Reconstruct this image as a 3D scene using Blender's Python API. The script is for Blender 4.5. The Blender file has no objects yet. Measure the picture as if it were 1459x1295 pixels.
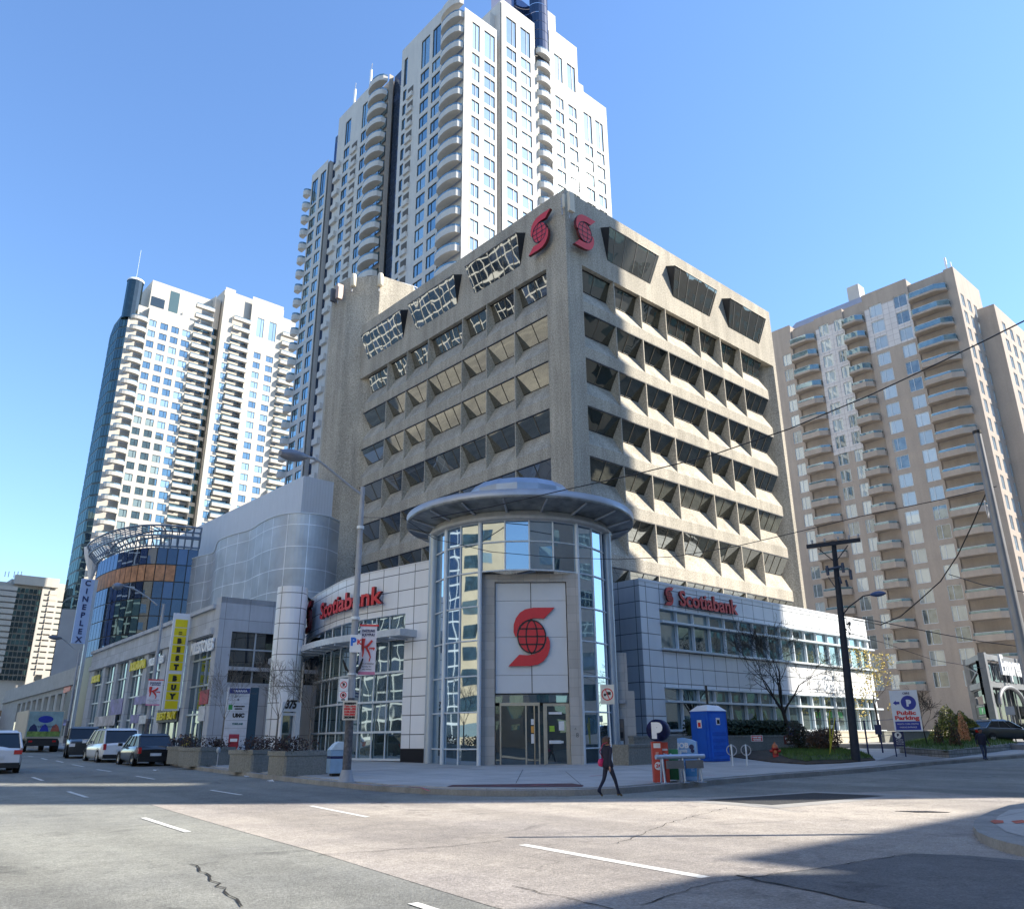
import bpy, bmesh, math, random
from mathutils import Vector, Matrix
random.seed(7)
S = bpy.context.scene
COL = S.collection
PI = math.pi
# ------------------------------------------------------------------ measuring helpers (x along the office's right face, y along its left face)
FL, PCX, PCY, H = 1147.7, 729.5, 647.5, 1.58
_a = math.radians(48.03)
def rotz(x, y): return (x*math.sin(_a)+y*math.cos(_a), -x*math.cos(_a)+y*math.sin(_a))
def W(x, y, z=0):                       # camera-aligned ground coordinates -> scene
    a, b = rotz(x, y); return (CAM[0]+a, CAM[1]+b, z)
_c = rotz(-4.24, -52.7)
CAM = (_c[0], _c[1], H)
PITCH, ROLL = math.radians(19.403), math.radians(-.4225)
_F = Vector((0, math.cos(PITCH), math.sin(PITCH))); _R = Vector((1, 0, 0)); _U = _R.cross(_F)
_r = _R*math.cos(ROLL)+_U*math.sin(ROLL); _u = _r.cross(_F)
g3 = lambda w: Vector((*rotz(w[0], w[1]), w[2]))
FW, RT, UP = g3(_F), g3(_r), g3(_u)
CV = Vector(CAM)
def gz(x, y):
    d = math.hypot(x-CAM[0], y-CAM[1]); t = d-17; s = 4.0
    return .0145*min(s*math.log1p(math.exp(t/s)) if t/s < 30 else t, 150)
def ray(px, py): return FW+RT*((px-PCX)/FL)-UP*((py-PCY)/FL)
def at(px, py, t): return CV+ray(px, py)*t
def G(px, py, h=0):
    lo, hi = .5, 400
    for _ in range(50):
        m = (lo+hi)/2; p = at(px, py, m)
        if p.z-gz(p.x, p.y)-h > 0: lo = m
        else: hi = m
    return at(px, py, lo)
def Zp(px, py, z): return at(px, py, (z-H)/ray(px, py).z)
def Uu(px, py, u): return at(px, py, (u-CAM[0])/ray(px, py).x)
def Vv(px, py, v): return at(px, py, (v-CAM[1])/ray(px, py).y)
def Dd(px, py, d):
    v = ray(px, py); return at(px, py, d/math.hypot(v.x, v.y))
def hgt(px, py, p): return Dd(px, py, math.hypot(p[0]-CAM[0], p[1]-CAM[1])).z
def camd(p): return math.hypot(p[0]-CAM[0], p[1]-CAM[1])
def onground(x, y): return (x, y, gz(x, y))

# ------------------------------------------------------------------ mesh builder
class MB:
    def __init__(s): s.v = []; s.f = []; s.m = []; s.uv = {}; s.sm = set()
    def face(s, pts, m=0, uv=None, smooth=False):
        b = len(s.v); s.v += [tuple(p) for p in pts]; s.f.append(tuple(range(b, b+len(pts)))); s.m.append(m)
        if uv: s.uv[len(s.f)-1] = uv
        if smooth: s.sm.add(len(s.f)-1)
    def mesh(s, vs, fs, m=0, smooth=False):
        b = len(s.v); s.v += [tuple(p) for p in vs]
        for f in fs:
            s.f.append(tuple(i+b for i in f)); s.m.append(m)
            if smooth: s.sm.add(len(s.f)-1)
    def box(s, x0, x1, y0, y1, z0, z1, m=0, M=None):
        if x0 > x1: x0, x1 = x1, x0
        if y0 > y1: y0, y1 = y1, y0
        if z0 > z1: z0, z1 = z1, z0
        v = [Vector((x, y, z)) for z in (z0, z1) for y in (y0, y1) for x in (x0, x1)]
        if M is not None: v = [M @ p for p in v]
        s.mesh(v, [(0,2,3,1),(4,5,7,6),(0,1,5,4),(2,6,7,3),(0,4,6,2),(1,3,7,5)], m)
    def prism(s, poly, z0, z1, m=0, M=None, smooth=False, caps=True):      # poly in xy, counter-clockwise
        ar = sum(a[0]*b[1]-b[0]*a[1] for a, b in zip(poly, poly[1:]+poly[:1]))
        if ar < 0: poly = poly[::-1]
        n = len(poly); v = [Vector((p[0], p[1], z)) for z in (z0, z1) for p in poly]
        if M is not None: v = [M @ p for p in v]
        fs = [(i, (i+1) % n, n+(i+1) % n, n+i) for i in range(n)]
        s.mesh(v, fs, m, smooth)
        if caps: s.face([v[i] for i in range(n)][::-1], m); s.face([v[n+i] for i in range(n)], m)
    def tube(s, pts, r, m=0, n=8, caps=True, smooth=True):
        pts = [Vector(p) for p in pts]
        rs = r if isinstance(r, (list, tuple)) else [r]*len(pts)
        rings = []; up = None
        for i, p in enumerate(pts):
            d = (pts[min(i+1, len(pts)-1)]-pts[max(i-1, 0)]).normalized()
            if up is None:
                up = d.orthogonal().normalized()
            else:
                up = up-d*up.dot(d)
                if up.length < 1e-6: up = d.orthogonal()
                up.normalize()
            w = d.cross(up)
            rings.append([p+(up*math.cos(2*PI*k/n)+w*math.sin(2*PI*k/n))*rs[i] for k in range(n)])
        v = [q for R in rings for q in R]
        fs = [(i*n+k, i*n+(k+1) % n, (i+1)*n+(k+1) % n, (i+1)*n+k) for i in range(len(pts)-1) for k in range(n)]
        s.mesh(v, fs, m, smooth)
        if caps: s.face(rings[0][::-1], m); s.face(rings[-1], m)
    def lathe(s, prof, c=(0, 0, 0), m=0, n=24, a0=0, a1=2*PI, smooth=True, M=None):
        full = abs(a1-a0-2*PI) < 1e-6; k = n if full else n+1
        v = []
        for (r, z) in prof:
            for i in range(k):
                a = a0+(a1-a0)*i/n; v.append(Vector((c[0]+r*math.cos(a), c[1]+r*math.sin(a), c[2]+z)))
        if M is not None: v = [M @ p for p in v]
        fs = []
        for j in range(len(prof)-1):
            for i in range(n):
                i2 = (i+1) % k if full else i+1
                fs.append((j*k+i, j*k+i2, (j+1)*k+i2, (j+1)*k+i))
        s.mesh(v, fs, m, smooth)
    def build(s, name, mats, parent=None, loc=None, kind=None, sub=(0, 0, 0)):
        me = bpy.data.meshes.new(name)
        o = Vector(sub)
        me.from_pydata([Vector(p)-o for p in s.v], [], s.f)
        if not isinstance(mats, (list, tuple)): mats = [mats]
        for m in mats: me.materials.append(m)
        me.update()
        uvl = me.uv_layers.new(name='UV'); data = uvl.data
        for i, pl in enumerate(me.polygons):
            pl.material_index = s.m[i]
            if i in s.sm: pl.use_smooth = True
            if i in s.uv:
                for k, li in enumerate(pl.loop_indices): data[li].uv = s.uv[i][k]
            else:
                nn = pl.normal
                if abs(nn.z) > .8:
                    for k, li in enumerate(pl.loop_indices):
                        q = s.v[s.f[i][k]]; data[li].uv = (q[0], q[1])
                else:
                    t = Vector((-nn.y, nn.x, 0)).normalized()
                    for k, li in enumerate(pl.loop_indices):
                        q = s.v[s.f[i][k]]; data[li].uv = (q[0]*t.x+q[1]*t.y, q[2])
        ob = bpy.data.objects.new(name, me); COL.objects.link(ob)
        if parent is not None: ob.parent = parent
        if loc is not None: ob.location = loc
        if kind: ob['kind'] = kind
        return ob
def thing(name, label, cat, loc=(0, 0, 0), rz=0, group=None):
    o = bpy.data.objects.new(name, None); COL.objects.link(o); o.empty_display_size = .5
    o.location = loc; o.rotation_euler = (0, 0, rz); o['label'] = label; o['category'] = cat
    if group: o['group'] = group
    return o
def tag(o, label, cat, group=None):
    o['label'] = label; o['category'] = cat
    if group: o['group'] = group
    return o
def wpart(root, name, mb, mats, kind=None):       # part whose mesh was written in scene coordinates
    return mb.build(name, mats, root, sub=root.location, kind=kind)
def dup(root, loc, rz, label, group=None):
    r = root.copy(); COL.objects.link(r); r.location = loc; r.rotation_euler = (0, 0, rz); r['label'] = label
    if group: r['group'] = group
    for ch in list(root.children):
        c = ch.copy(); COL.objects.link(c); c.parent = r
        for g in list(ch.children):
            d = g.copy(); COL.objects.link(d); d.parent = c
    return r
def many(root, name, items, mats, cap=90, plural=None):   # items: list of (centre, fn(mb)); the nearest as parts, the rest as one
    items = sorted(items, key=lambda t: (Vector(t[0])-CV).length)
    for c, fn in items[:cap]:
        mb = MB(); fn(mb); wpart(root, name, mb, mats)
    if len(items) > cap:
        mb = MB()
        for c, fn in items[cap:]: fn(mb)
        wpart(root, plural or name+'s', mb, mats, kind='stuff')
# text as mesh. M maps (x right, y up, z out) to scene
def text_mb(txt, M, size=1.0, depth=.05, bold=0.0, shear=0.0, sx=1.0, align='CENTER', mb=None, m=0, width=None):
    cu = bpy.data.curves.new('t', 'FONT'); cu.body = txt; cu.size = size; cu.extrude = depth/2; cu.offset = bold; cu.shear = shear
    cu.align_x = align; cu.resolution_u = 3
    ob = bpy.data.objects.new('t', cu); COL.objects.link(ob)
    dg = bpy.context.evaluated_depsgraph_get(); dg.update()
    me = bpy.data.meshes.new_from_object(ob.evaluated_get(dg))
    bpy.data.objects.remove(ob)
    mb = mb or MB()
    k = sx
    if width:
        xs = [v.co.x for v in me.vertices]; k = width/(max(xs)-min(xs))
    vs = [M @ Vector((v.co.x*k, v.co.y, v.co.z+depth/2)) for v in me.vertices]
    mb.mesh(vs, [tuple(p.vertices) for p in me.polygons], m)
    bpy.data.meshes.remove(me)
    return mb
def frameM(o, xdir, n):                     # local x = xdir, local y = up, local z = outward normal
    x = Vector(xdir).normalized(); n = Vector(n).normalized(); y = n.cross(x)
    M = Matrix.Identity(4)
    for i in range(3): M[i][0] = x[i]; M[i][1] = y[i]; M[i][2] = n[i]; M[i][3] = o[i]
    return M
def Rm(u, z, v, out=0): return frameM((u, v-out, z), (1, 0, 0), (0, -1, 0))       # on a right-running face
def Lm(v, z, u, out=0): return frameM((u-out, v, z), (0, -1, 0), (-1, 0, 0))      # on a left-running face

# ------------------------------------------------------------------ materials
def newmat(name):
    m = bpy.data.materials.new(name); m.use_nodes = True; nt = m.node_tree
    b = nt.nodes['Principled BSDF']; return m, nt, b
def setin(b, **k):
    for n, v in k.items(): b.inputs[n.replace('_', ' ')].default_value = v
def c4(c): return (*c, 1)
def ramp(nt, src, stops, interp='LINEAR'):
    r = nt.nodes.new('ShaderNodeValToRGB'); r.color_ramp.interpolation = interp
    e = r.color_ramp.elements
    while len(e) < len(stops): e.new(.5)
    for i, (p, c) in enumerate(stops): e[i].position = p; e[i].color = c4(c) if len(c) == 3 else c
    nt.links.new(src, r.inputs[0]); return r.outputs[0]
def noise(nt, scale, detail=4, rough=.6, coord=None, kind='Object', dist=0):
    t = nt.nodes.new('ShaderNodeTexNoise'); t.inputs['Scale'].default_value = scale; t.inputs['Detail'].default_value = detail
    t.inputs['Roughness'].default_value = rough; t.inputs['Distortion'].default_value = dist
    if coord is None:
        tc = nt.nodes.new('ShaderNodeTexCoord'); coord = tc.outputs[kind]
    nt.links.new(coord, t.inputs['Vector']); return t.outputs['Fac']
def mixc(nt, fac, a, b, mode='MIX'):
    n = nt.nodes.new('ShaderNodeMix'); n.data_type = 'RGBA'; n.blend_type = mode
    for i, v in ((0, fac), (6, a), (7, b)):
        if isinstance(v, (int, float)): n.inputs[i].default_value = v
        elif isinstance(v, tuple): n.inputs[i].default_value = c4(v)
        else: nt.links.new(v, n.inputs[i])
    return n.outputs[2]
def bump(nt, b, h, strength=.3, dist=.02):
    n = nt.nodes.new('ShaderNodeBump'); n.inputs['Strength'].default_value = strength; n.inputs['Distance'].default_value = dist
    nt.links.new(h, n.inputs['Height']); nt.links.new(n.outputs[0], b.inputs['Normal'])
def scaled(nt, sx, sy, sz, kind='Object'):
    tc = nt.nodes.new('ShaderNodeTexCoord'); mp = nt.nodes.new('ShaderNodeMapping'); mp.inputs['Scale'].default_value = (sx, sy, sz)
    nt.links.new(tc.outputs[kind], mp.inputs['Vector']); return mp.outputs[0]
MATS = {}
def plain(name, col, rough=.6, metal=0, var=.12, scale=3, spec=.5, bmp=0, coat=0):
    if name in MATS: return MATS[name]
    m, nt, b = newmat(name)
    f = noise(nt, scale, 5)
    lo = tuple(c*(1-var) for c in col); hi = tuple(min(1, c*(1+var)) for c in col)
    nt.links.new(ramp(nt, f, [(.3, lo), (.7, hi)]), b.inputs['Base Color'])
    setin(b, Roughness=rough, Metallic=metal); b.inputs['Specular IOR Level'].default_value = spec
    if coat: b.inputs['Coat Weight'].default_value = coat; b.inputs['Coat Roughness'].default_value = .05
    if bmp: bump(nt, b, noise(nt, scale*12, 3), bmp, .01)
    MATS[name] = m; return m
def concrete(name, col, agg=.16, rough=.9, scale=55, streak=.12):
    m, nt, b = newmat(name)
    f = noise(nt, scale, 3, .7); f2 = noise(nt, .25, 5, .6); f3 = noise(nt, 1, 4, .6, coord=scaled(nt, 1.2, 1.2, .09))
    a = ramp(nt, f, [(.3, tuple(c*(1-agg*1.6) for c in col)), (.7, tuple(min(1, c*(1+agg)) for c in col))])
    a = mixc(nt, 1, a, ramp(nt, f2, [(.3, (1-streak,)*3), (.7, (1.06, 1.05, 1.03))]), 'MULTIPLY')
    a = mixc(nt, 1, a, ramp(nt, f3, [(.38, (1-streak*1.2,)*3), (.6, (1.0, 1.0, 1.0))]), 'MULTIPLY')
    nt.links.new(a, b.inputs['Base Color']); setin(b, Roughness=rough); b.inputs['Specular IOR Level'].default_value = .25
    bump(nt, b, f, .25, .02); MATS[name] = m; return m
def panels(name, col, pw, ph, rough=.35, metal=.0, gap=.018, line=(.08, .09, .1), offs=0, var=.05, vjit=.0, streak=.06):
    m, nt, b = newmat(name)
    uv = nt.nodes.new('ShaderNodeTexCoord')
    mp = nt.nodes.new('ShaderNodeMapping'); mp.inputs['Location'].default_value = (.0, offs, 0)
    nt.links.new(uv.outputs['UV'], mp.inputs['Vector'])
    t = nt.nodes.new('ShaderNodeTexBrick'); t.offset = 0; t.squash = 1
    t.inputs['Scale'].default_value = 1; t.inputs['Brick Width'].default_value = pw; t.inputs['Row Height'].default_value = ph
    t.inputs['Mortar Size'].default_value = gap; t.inputs['Mortar Smooth'].default_value = .1; t.inputs['Bias'].default_value = 0
    t.inputs['Color1'].default_value = c4(tuple(c*(1-var) for c in col)); t.inputs['Color2'].default_value = c4(tuple(min(1, c*(1+var)) for c in col))
    t.inputs['Mortar'].default_value = c4(line)
    nt.links.new(mp.outputs[0], t.inputs['Vector'])
    f = noise(nt, 1, 4, coord=scaled(nt, 2.2, 2.2, .25)); f2 = noise(nt, .6, 4)
    a = mixc(nt, 1, t.outputs['Color'], ramp(nt, f, [(.35, (1-streak,)*3), (.65, (1, 1, 1))]), 'MULTIPLY')
    a = mixc(nt, 1, a, ramp(nt, f2, [(.3, (1-streak,)*3), (.7, (1, 1, 1))]), 'MULTIPLY')
    nt.links.new(a, b.inputs['Base Color']); setin(b, Roughness=rough, Metallic=metal)
    inv = nt.nodes.new('ShaderNodeMath'); inv.operation = 'SUBTRACT'; inv.inputs[0].default_value = 1; nt.links.new(t.outputs['Fac'], inv.inputs[1])
    n = nt.nodes.new('ShaderNodeBump'); n.inputs['Strength'].default_value = .6; n.inputs['Distance'].default_value = .02
    nt.links.new(inv.outputs[0], n.inputs['Height'])
    n2 = nt.nodes.new('ShaderNodeBump'); n2.inputs['Strength'].default_value = .06; n2.inputs['Distance'].default_value = .3
    nt.links.new(noise(nt, .7, 2), n2.inputs['Height']); nt.links.new(n.outputs[0], n2.inputs['Normal'])
    nt.links.new(n2.outputs[0], b.inputs['Normal'])
    MATS[name] = m; return m
def glass(name, tint=(.42, .47, .5), dark=(.012, .018, .022), refl=.45, wav=.25, blinds=0.0, blindcol=(.5, .55, .5), wsc=.35, rough=.015):
    # coated window glass: part mirror, part dark room behind, some panes with blinds drawn
    m, nt, b = newmat(name)
    geo = nt.nodes.new('ShaderNodeNewGeometry'); oi = nt.nodes.new('ShaderNodeObjectInfo')
    add = nt.nodes.new('ShaderNodeMath'); add.operation = 'ADD'; nt.links.new(geo.outputs['Random Per Island'], add.inputs[0]); nt.links.new(oi.outputs['Random'], add.inputs[1])
    fr = nt.nodes.new('ShaderNodeMath'); fr.operation = 'FRACT'; nt.links.new(add.outputs[0], fr.inputs[0])
    dk = ramp(nt, noise(nt, .8, 3), [(.3, tuple(c*.5 for c in dark)), (.75, tuple(c*2 for c in dark))])
    if blinds > 0:
        lo = max(0, 1-blinds)
        bc = ramp(nt, fr.outputs[0], [(0, (0, 0, 0)), (lo-.001, (0, 0, 0)), (lo, (.55,)*3), (1, (1, 1, 1))])
        dk = mixc(nt, bc, dk, blindcol)
    setin(b, Roughness=.5); nt.links.new(dk, b.inputs['Base Color']); b.inputs['Specular IOR Level'].default_value = .2
    gl = nt.nodes.new('ShaderNodeBsdfGlossy'); gl.inputs['Roughness'].default_value = rough; gl.inputs['Color'].default_value = c4(tint)
    lw = nt.nodes.new('ShaderNodeLayerWeight'); lw.inputs['Blend'].default_value = .35
    mr = nt.nodes.new('ShaderNodeMapRange'); mr.inputs['To Min'].default_value = refl; mr.inputs['To Max'].default_value = 1
    nt.links.new(lw.outputs['Facing'], mr.inputs['Value'])
    mx = nt.nodes.new('ShaderNodeMixShader'); nt.links.new(mr.outputs[0], mx.inputs[0]); nt.links.new(b.outputs[0], mx.inputs[1]); nt.links.new(gl.outputs[0], mx.inputs[2])
    nt.links.new(mx.outputs[0], nt.nodes['Material Output'].inputs[0])
    bp = nt.nodes.new('ShaderNodeBump'); bp.inputs['Strength'].default_value = wav; bp.inputs['Distance'].default_value = .12
    ad = nt.nodes.new('ShaderNodeVectorMath'); ad.operation = 'ADD'; tc = nt.nodes.new('ShaderNodeTexCoord')
    nt.links.new(tc.outputs['Object'], ad.inputs[0])
    sc = nt.nodes.new('ShaderNodeVectorMath'); sc.operation = 'SCALE'; sc.inputs[0].default_value = (37, 53, 71); nt.links.new(fr.outputs[0], sc.inputs['Scale']); nt.links.new(sc.outputs[0], ad.inputs[1])
    nt.links.new(noise(nt, wsc, 1, .4, coord=ad.outputs[0]), bp.inputs['Height']); nt.links.new(bp.outputs[0], gl.inputs['Normal'])
    MATS[name] = m; return m
def clear_glass(name, tint=(.75, .85, .9), refl=.12):
    m, nt, b = newmat(name)
    tr = nt.nodes.new('ShaderNodeBsdfTransparent'); tr.inputs[0].default_value = c4(tint)
    gl = nt.nodes.new('ShaderNodeBsdfGlossy'); gl.inputs['Roughness'].default_value = .02; gl.inputs['Color'].default_value = (.9, .95, 1, 1)
    lw = nt.nodes.new('ShaderNodeLayerWeight'); lw.inputs['Blend'].default_value = .3
    mr = nt.nodes.new('ShaderNodeMapRange'); mr.inputs['To Min'].default_value = refl; mr.inputs['To Max'].default_value = 1; nt.links.new(lw.outputs['Facing'], mr.inputs['Value'])
    mx = nt.nodes.new('ShaderNodeMixShader'); nt.links.new(mr.outputs[0], mx.inputs[0]); nt.links.new(tr.outputs[0], mx.inputs[1]); nt.links.new(gl.outputs[0], mx.inputs[2])
    nt.links.new(mx.outputs[0], nt.nodes['Material Output'].inputs[0]); MATS[name] = m; return m

M_conc = concrete('office_concrete', (.50, .46, .385), agg=.3, scale=9, streak=.18)
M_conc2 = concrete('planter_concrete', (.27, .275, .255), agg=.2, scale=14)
M_pale = concrete('pale_precast', (.55, .54, .52), agg=.03, scale=3, streak=.05)
M_pale2 = concrete('cream_precast', (.52, .49, .44), agg=.03, scale=3, streak=.05)
M_tan = concrete('tan_precast', (.43, .37, .32), agg=.04, scale=4, streak=.08)
M_stone = panels('limestone_tiles', (.50, .48, .45), .62, .42, rough=.7, gap=.006, line=(.3, .29, .27), var=.1, streak=.12)
M_panel = panels('white_metal_panel', (.80, .82, .85), 1.25, .9, rough=.33, gap=.022, var=.03, streak=.05)
M_panelc = panels('grey_blue_metal_panel', (.60, .65, .71), 1.25, .9, rough=.35, gap=.022, var=.04, streak=.06)
M_mall = panels('grey_stone_cladding', (.47, .50, .55), 1.7, 1.9, rough=.7, gap=.015, line=(.2, .21, .23), var=.09, streak=.14)
M_white = plain('white_paint', (.74, .76, .79), .45, var=.05)
M_alu = plain('grey_aluminium', (.42, .48, .54), .38, .35, var=.05)
M_aluw = plain('pale_window_frame', (.62, .68, .73), .4, .1, var=.04)
M_galv = plain('galvanised_steel', (.36, .38, .41), .55, .45, var=.15, scale=6)
M_dark = plain('dark_bronze', (.02, .022, .026), .4, .2)
M_black = plain('black_paint', (.012, .012, .014), .45)
M_red = plain('red_sign_face', (.62, .035, .04), .4, var=.04)
M_redd = plain('dark_red_edge', (.10, .008, .012), .5)
M_wood = plain('tarred_wood', (.022, .028, .04), .8, var=.3, scale=5, bmp=.3)
M_wood2 = plain('brown_wood', (.08, .055, .035), .8, var=.3, scale=5)
M_wdark = plain('window_frame_dark', (.025, .03, .035), .4)
G_off = glass('office_tinted_glass', (.74, .70, .62), (.012, .014, .014), .42, wav=.075, wsc=.5, blinds=.08, blindcol=(.12, .12, .10))
G_offd = glass('office_dimmed_glass', (.45, .46, .42), (.008, .010, .009), .16, wav=.14, wsc=.5)  # same office glass, with the right face's dark reflections set in its colour
G_tow = glass('tower_window_glass', (.50, .68, .76), (.035, .07, .085), .36, wav=.05, blinds=.40, blindcol=(.38, .50, .50))
G_blue = glass('blue_curtain_glass', (.15, .21, .33), (.008, .014, .026), .26, wav=.1, blinds=.15, blindcol=(.05, .08, .16))
G_green = glass('green_curtain_glass', (.16, .24, .26), (.006, .014, .018), .24, wav=.1, blinds=.3, blindcol=(.07, .13, .12))
G_beige = glass('flat_window_glass', (.66, .72, .74), (.10, .12, .12), .17, wav=.05, blinds=.72, blindcol=(.56, .60, .58))
G_ent = glass('entrance_glass', (.62, .76, .90), (.03, .06, .08), .50, wav=.08, wsc=.45, blinds=.0)
G_pod = glass('podium_glass', (.55, .66, .70), (.03, .055, .06), .36, wav=.08, wsc=.6, blinds=.35, blindcol=(.22, .28, .27))
G_shop = glass('shop_glass', (.45, .55, .60), (.014, .022, .026), .32, wav=.15, wsc=.5, blinds=.12, blindcol=(.12, .13, .12))
G_car = glass('car_glass', (.16, .18, .20), (.006, .008, .010), .10, wav=0)
G_bal = glass('balcony_glass', (.45, .58, .62), (.10, .15, .16), .25, wav=.05)

# ------------------------------------------------------------------ façade generator
class Fr:
    # a runs along the wall, n points outwards
    def __init__(s, o, ad, n): s.o = o; s.ad = ad; s.n = n
    def p(s, a, out, z): return Vector((s.o[0]+s.ad[0]*a+s.n[0]*out, s.o[1]+s.ad[1]*a+s.n[1]*out, z))
    def quad(s, mb, a0, a1, z0, z1, out=0, m=0):
        P = [s.p(a0, out, z0), s.p(a1, out, z0), s.p(a1, out, z1), s.p(a0, out, z1)]
        n = (P[1]-P[0]).cross(P[3]-P[0])
        if n.x*s.n[0]+n.y*s.n[1] < 0: P = P[::-1]
        mb.face(P, m)
    def box(s, mb, a0, a1, o0, o1, z0, z1, m=0):
        P = [s.p(a, o, z) for z in (z0, z1) for o in (o0, o1) for a in (a0, a1)]
        fs = [(0,2,3,1),(4,5,7,6),(0,1,5,4),(2,6,7,3),(0,4,6,2),(1,3,7,5)]
        if (s.ad[0]*s.n[1]-s.ad[1]*s.n[0]) < 0: fs = [f[::-1] for f in fs]
        mb.mesh(P, fs, m)
    def M(s, a, out, z): return frameM(s.p(a, out, z), (s.ad[0], s.ad[1], 0) if (s.ad[0]*(-s.n[1])+s.ad[1]*s.n[0]) > 0 else (-s.ad[0], -s.ad[1], 0), (s.n[0], s.n[1], 0))
def holes(fr, mb, a0, a1, z0, z1, hs, depth=.25, m=0):
    """front sheet of wall a0..a1 x z0..z1 with rectangular holes hs=[(a,b,c,d)], with reveals"""
    As = sorted({a0, a1, *[h[0] for h in hs], *[h[1] for h in hs]}); Zs = sorted({z0, z1, *[h[2] for h in hs], *[h[3] for h in hs]})
    hset = []
    for i in range(len(As)-1):
        ca = (As[i]+As[i+1])/2; col = [h for h in hs if h[0] < ca < h[1]]
        run = None
        for j in range(len(Zs)-1):
            cz = (Zs[j]+Zs[j+1])/2; ins = any(h[2] < cz < h[3] for h in col)
            if ins:
                if run is not None: fr.quad(mb, As[i], As[i+1], run, Zs[j], 0, m); run = None
            elif run is None: run = Zs[j]
        if run is not None: fr.quad(mb, As[i], As[i+1], run, z1, 0, m)
    for (a, b, c, d) in hs:
        for q in ([(a,0,c),(b,0,c),(b,-depth,c),(a,-depth,c)], [(a,0,d),(a,-depth,d),(b,-depth,d),(b,0,d)], [(a,0,c),(a,-depth,c),(a,-depth,d),(a,0,d)], [(b,0,c),(b,0,d),(b,-depth,d),(b,-depth,c)]):
            mb.face([fr.p(*k) for k in q], m)
def win_fn(fr, a, b, c, d, depth=.25, mull=.62, bar=None, t=.06):
    def f(mb):
        fr.quad(mb, a, b, c, d, -depth+.02, 0)
        for (x0, x1, y0, y1) in [(a, a+t, c, d), (b-t, b, c, d), (a+t, b-t, c, c+t*1.3), (a+t, b-t, d-t, d)]+([(a+(b-a)*mull-t/2, a+(b-a)*mull+t/2, c+t*1.3, d-t)] if mull else [])+([(a+t, b-t, bar-t/2, bar+t/2)] if bar else []):
            fr.box(mb, x0, x1, -depth+.021, -depth+.09, y0, y1, 1)
    return (fr.p((a+b)/2, 0, (c+d)/2), f)
def balcony_fn(fr, a, b, z, out=1.4, style='round', parapet=.75, rail=.35, m0=0, back=-.0):
    """slab, solid parapet and glass rail"""
    def f(mb):
        if style == 'round':
            n = 8; pts = [(a+(b-a)*(0.5-.5*math.cos(PI*i/n)), out*math.sin(PI*i/n)**.7) for i in range(n+1)]
            pts = [(a, back)]+[(q, max(o, .02)) for q, o in pts]+[(b, back)]
        elif style == 'bay': c = (b-a)*.25; pts = [(a, back), (a+.0, out*.45), (a+c, out), (b-c*.3, out), (b, out*.6), (b, back)]
        else: pts = [(a, back), (a, out), (b, out), (b, back)]
        def outl(off): 
            r = []
            for (q, o) in pts: r.append((q+(off if q < (a+b)/2 else -off)*(1 if abs(q-(a+b)/2) > .1 else 0), max(back, o-off) if o > back+.01 else back))
            return r
        inner = outl(.12)
        P = lambda L, z_: [fr.p(q, o, z_) for q, o in L]
        bot, top = P(pts, z-.22), P(pts, z+parapet); it, ib = P(inner, z+parapet), P(inner, z)
        flip = (fr.ad[0]*fr.n[1]-fr.ad[1]*fr.n[0]) > 0
        def F(q, m=0): mb.face(q[::-1] if flip else q, m)
        n = len(pts)
        F(bot, 0); F(ib[::-1], 0)
        for i in range(n-1):
            F([bot[i+1], bot[i], top[i], top[i+1]]); F([ib[i], ib[i+1], it[i+1], it[i]]); F([top[i+1], top[i], it[i], it[i+1]])
        if rail:
            r0, r1 = P(outl(.05), z+parapet), P(outl(.05), z+parapet+rail); q0, q1 = P(outl(.08), z+parapet), P(outl(.08), z+parapet+rail)
            for i in range(n-1):
                F([r0[i+1], r0[i], r1[i], r1[i+1]], 1); F([q0[i], q0[i+1], q1[i+1], q1[i]], 1)
            mb.tube([p+Vector((0, 0, .0)) for p in P(outl(.065), z+parapet+rail)], .03, 2, 4)
    return (fr.p((a+b)/2, 0, z), f)
# ------------------------------------------------------------------ camera, sky, sun
cam = bpy.data.objects.new('camera', bpy.data.cameras.new('camera')); COL.objects.link(cam)
cam.matrix_world = Matrix(((RT.x, UP.x, -FW.x, CAM[0]), (RT.y, UP.y, -FW.y, CAM[1]), (RT.z, UP.z, -FW.z, CAM[2]), (0, 0, 0, 1)))
cam.data.sensor_width = 36; cam.data.lens = 36*FL/1459; cam.data.clip_end = 5000; cam.data.clip_start = .05
S.camera = cam
SUN_EL = math.radians(38)
sx, sy = rotz(1, -.005); SUNV = Vector((sx*math.cos(SUN_EL), sy*math.cos(SUN_EL), math.sin(SUN_EL)))
w = bpy.data.worlds.new('World'); S.world = w; w.use_nodes = True; nt = w.node_tree
sky = nt.nodes.new('ShaderNodeTexSky'); sky.sky_type = 'NISHITA'; sky.sun_disc = False
sky.sun_elevation = SUN_EL; sky.sun_rotation = math.atan2(SUNV.x, SUNV.y); sky.altitude = 100; sky.air_density = 1.5; sky.dust_density = .3; sky.ozone_density = 4.0
nt.links.new(mixc(nt, 1, sky.outputs[0], (.74, .86, 1.05), 'MULTIPLY'), nt.nodes['Background'].inputs[0]); nt.nodes['Background'].inputs[1].default_value = .12
sl = bpy.data.lights.new('sun', 'SUN'); sl.energy = 5.0; sl.angle = math.radians(.53); sl.color = (1, .92, .79)
so = bpy.data.objects.new('sun', sl); COL.objects.link(so); so.rotation_euler = SUNV.to_track_quat('Z', 'Y').to_euler(); so.location = SUNV*500
S.view_settings.view_transform = 'Standard'; S.view_settings.look = 'None'; S.view_settings.gamma = 1; S.view_settings.exposure = 1.15

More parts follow.
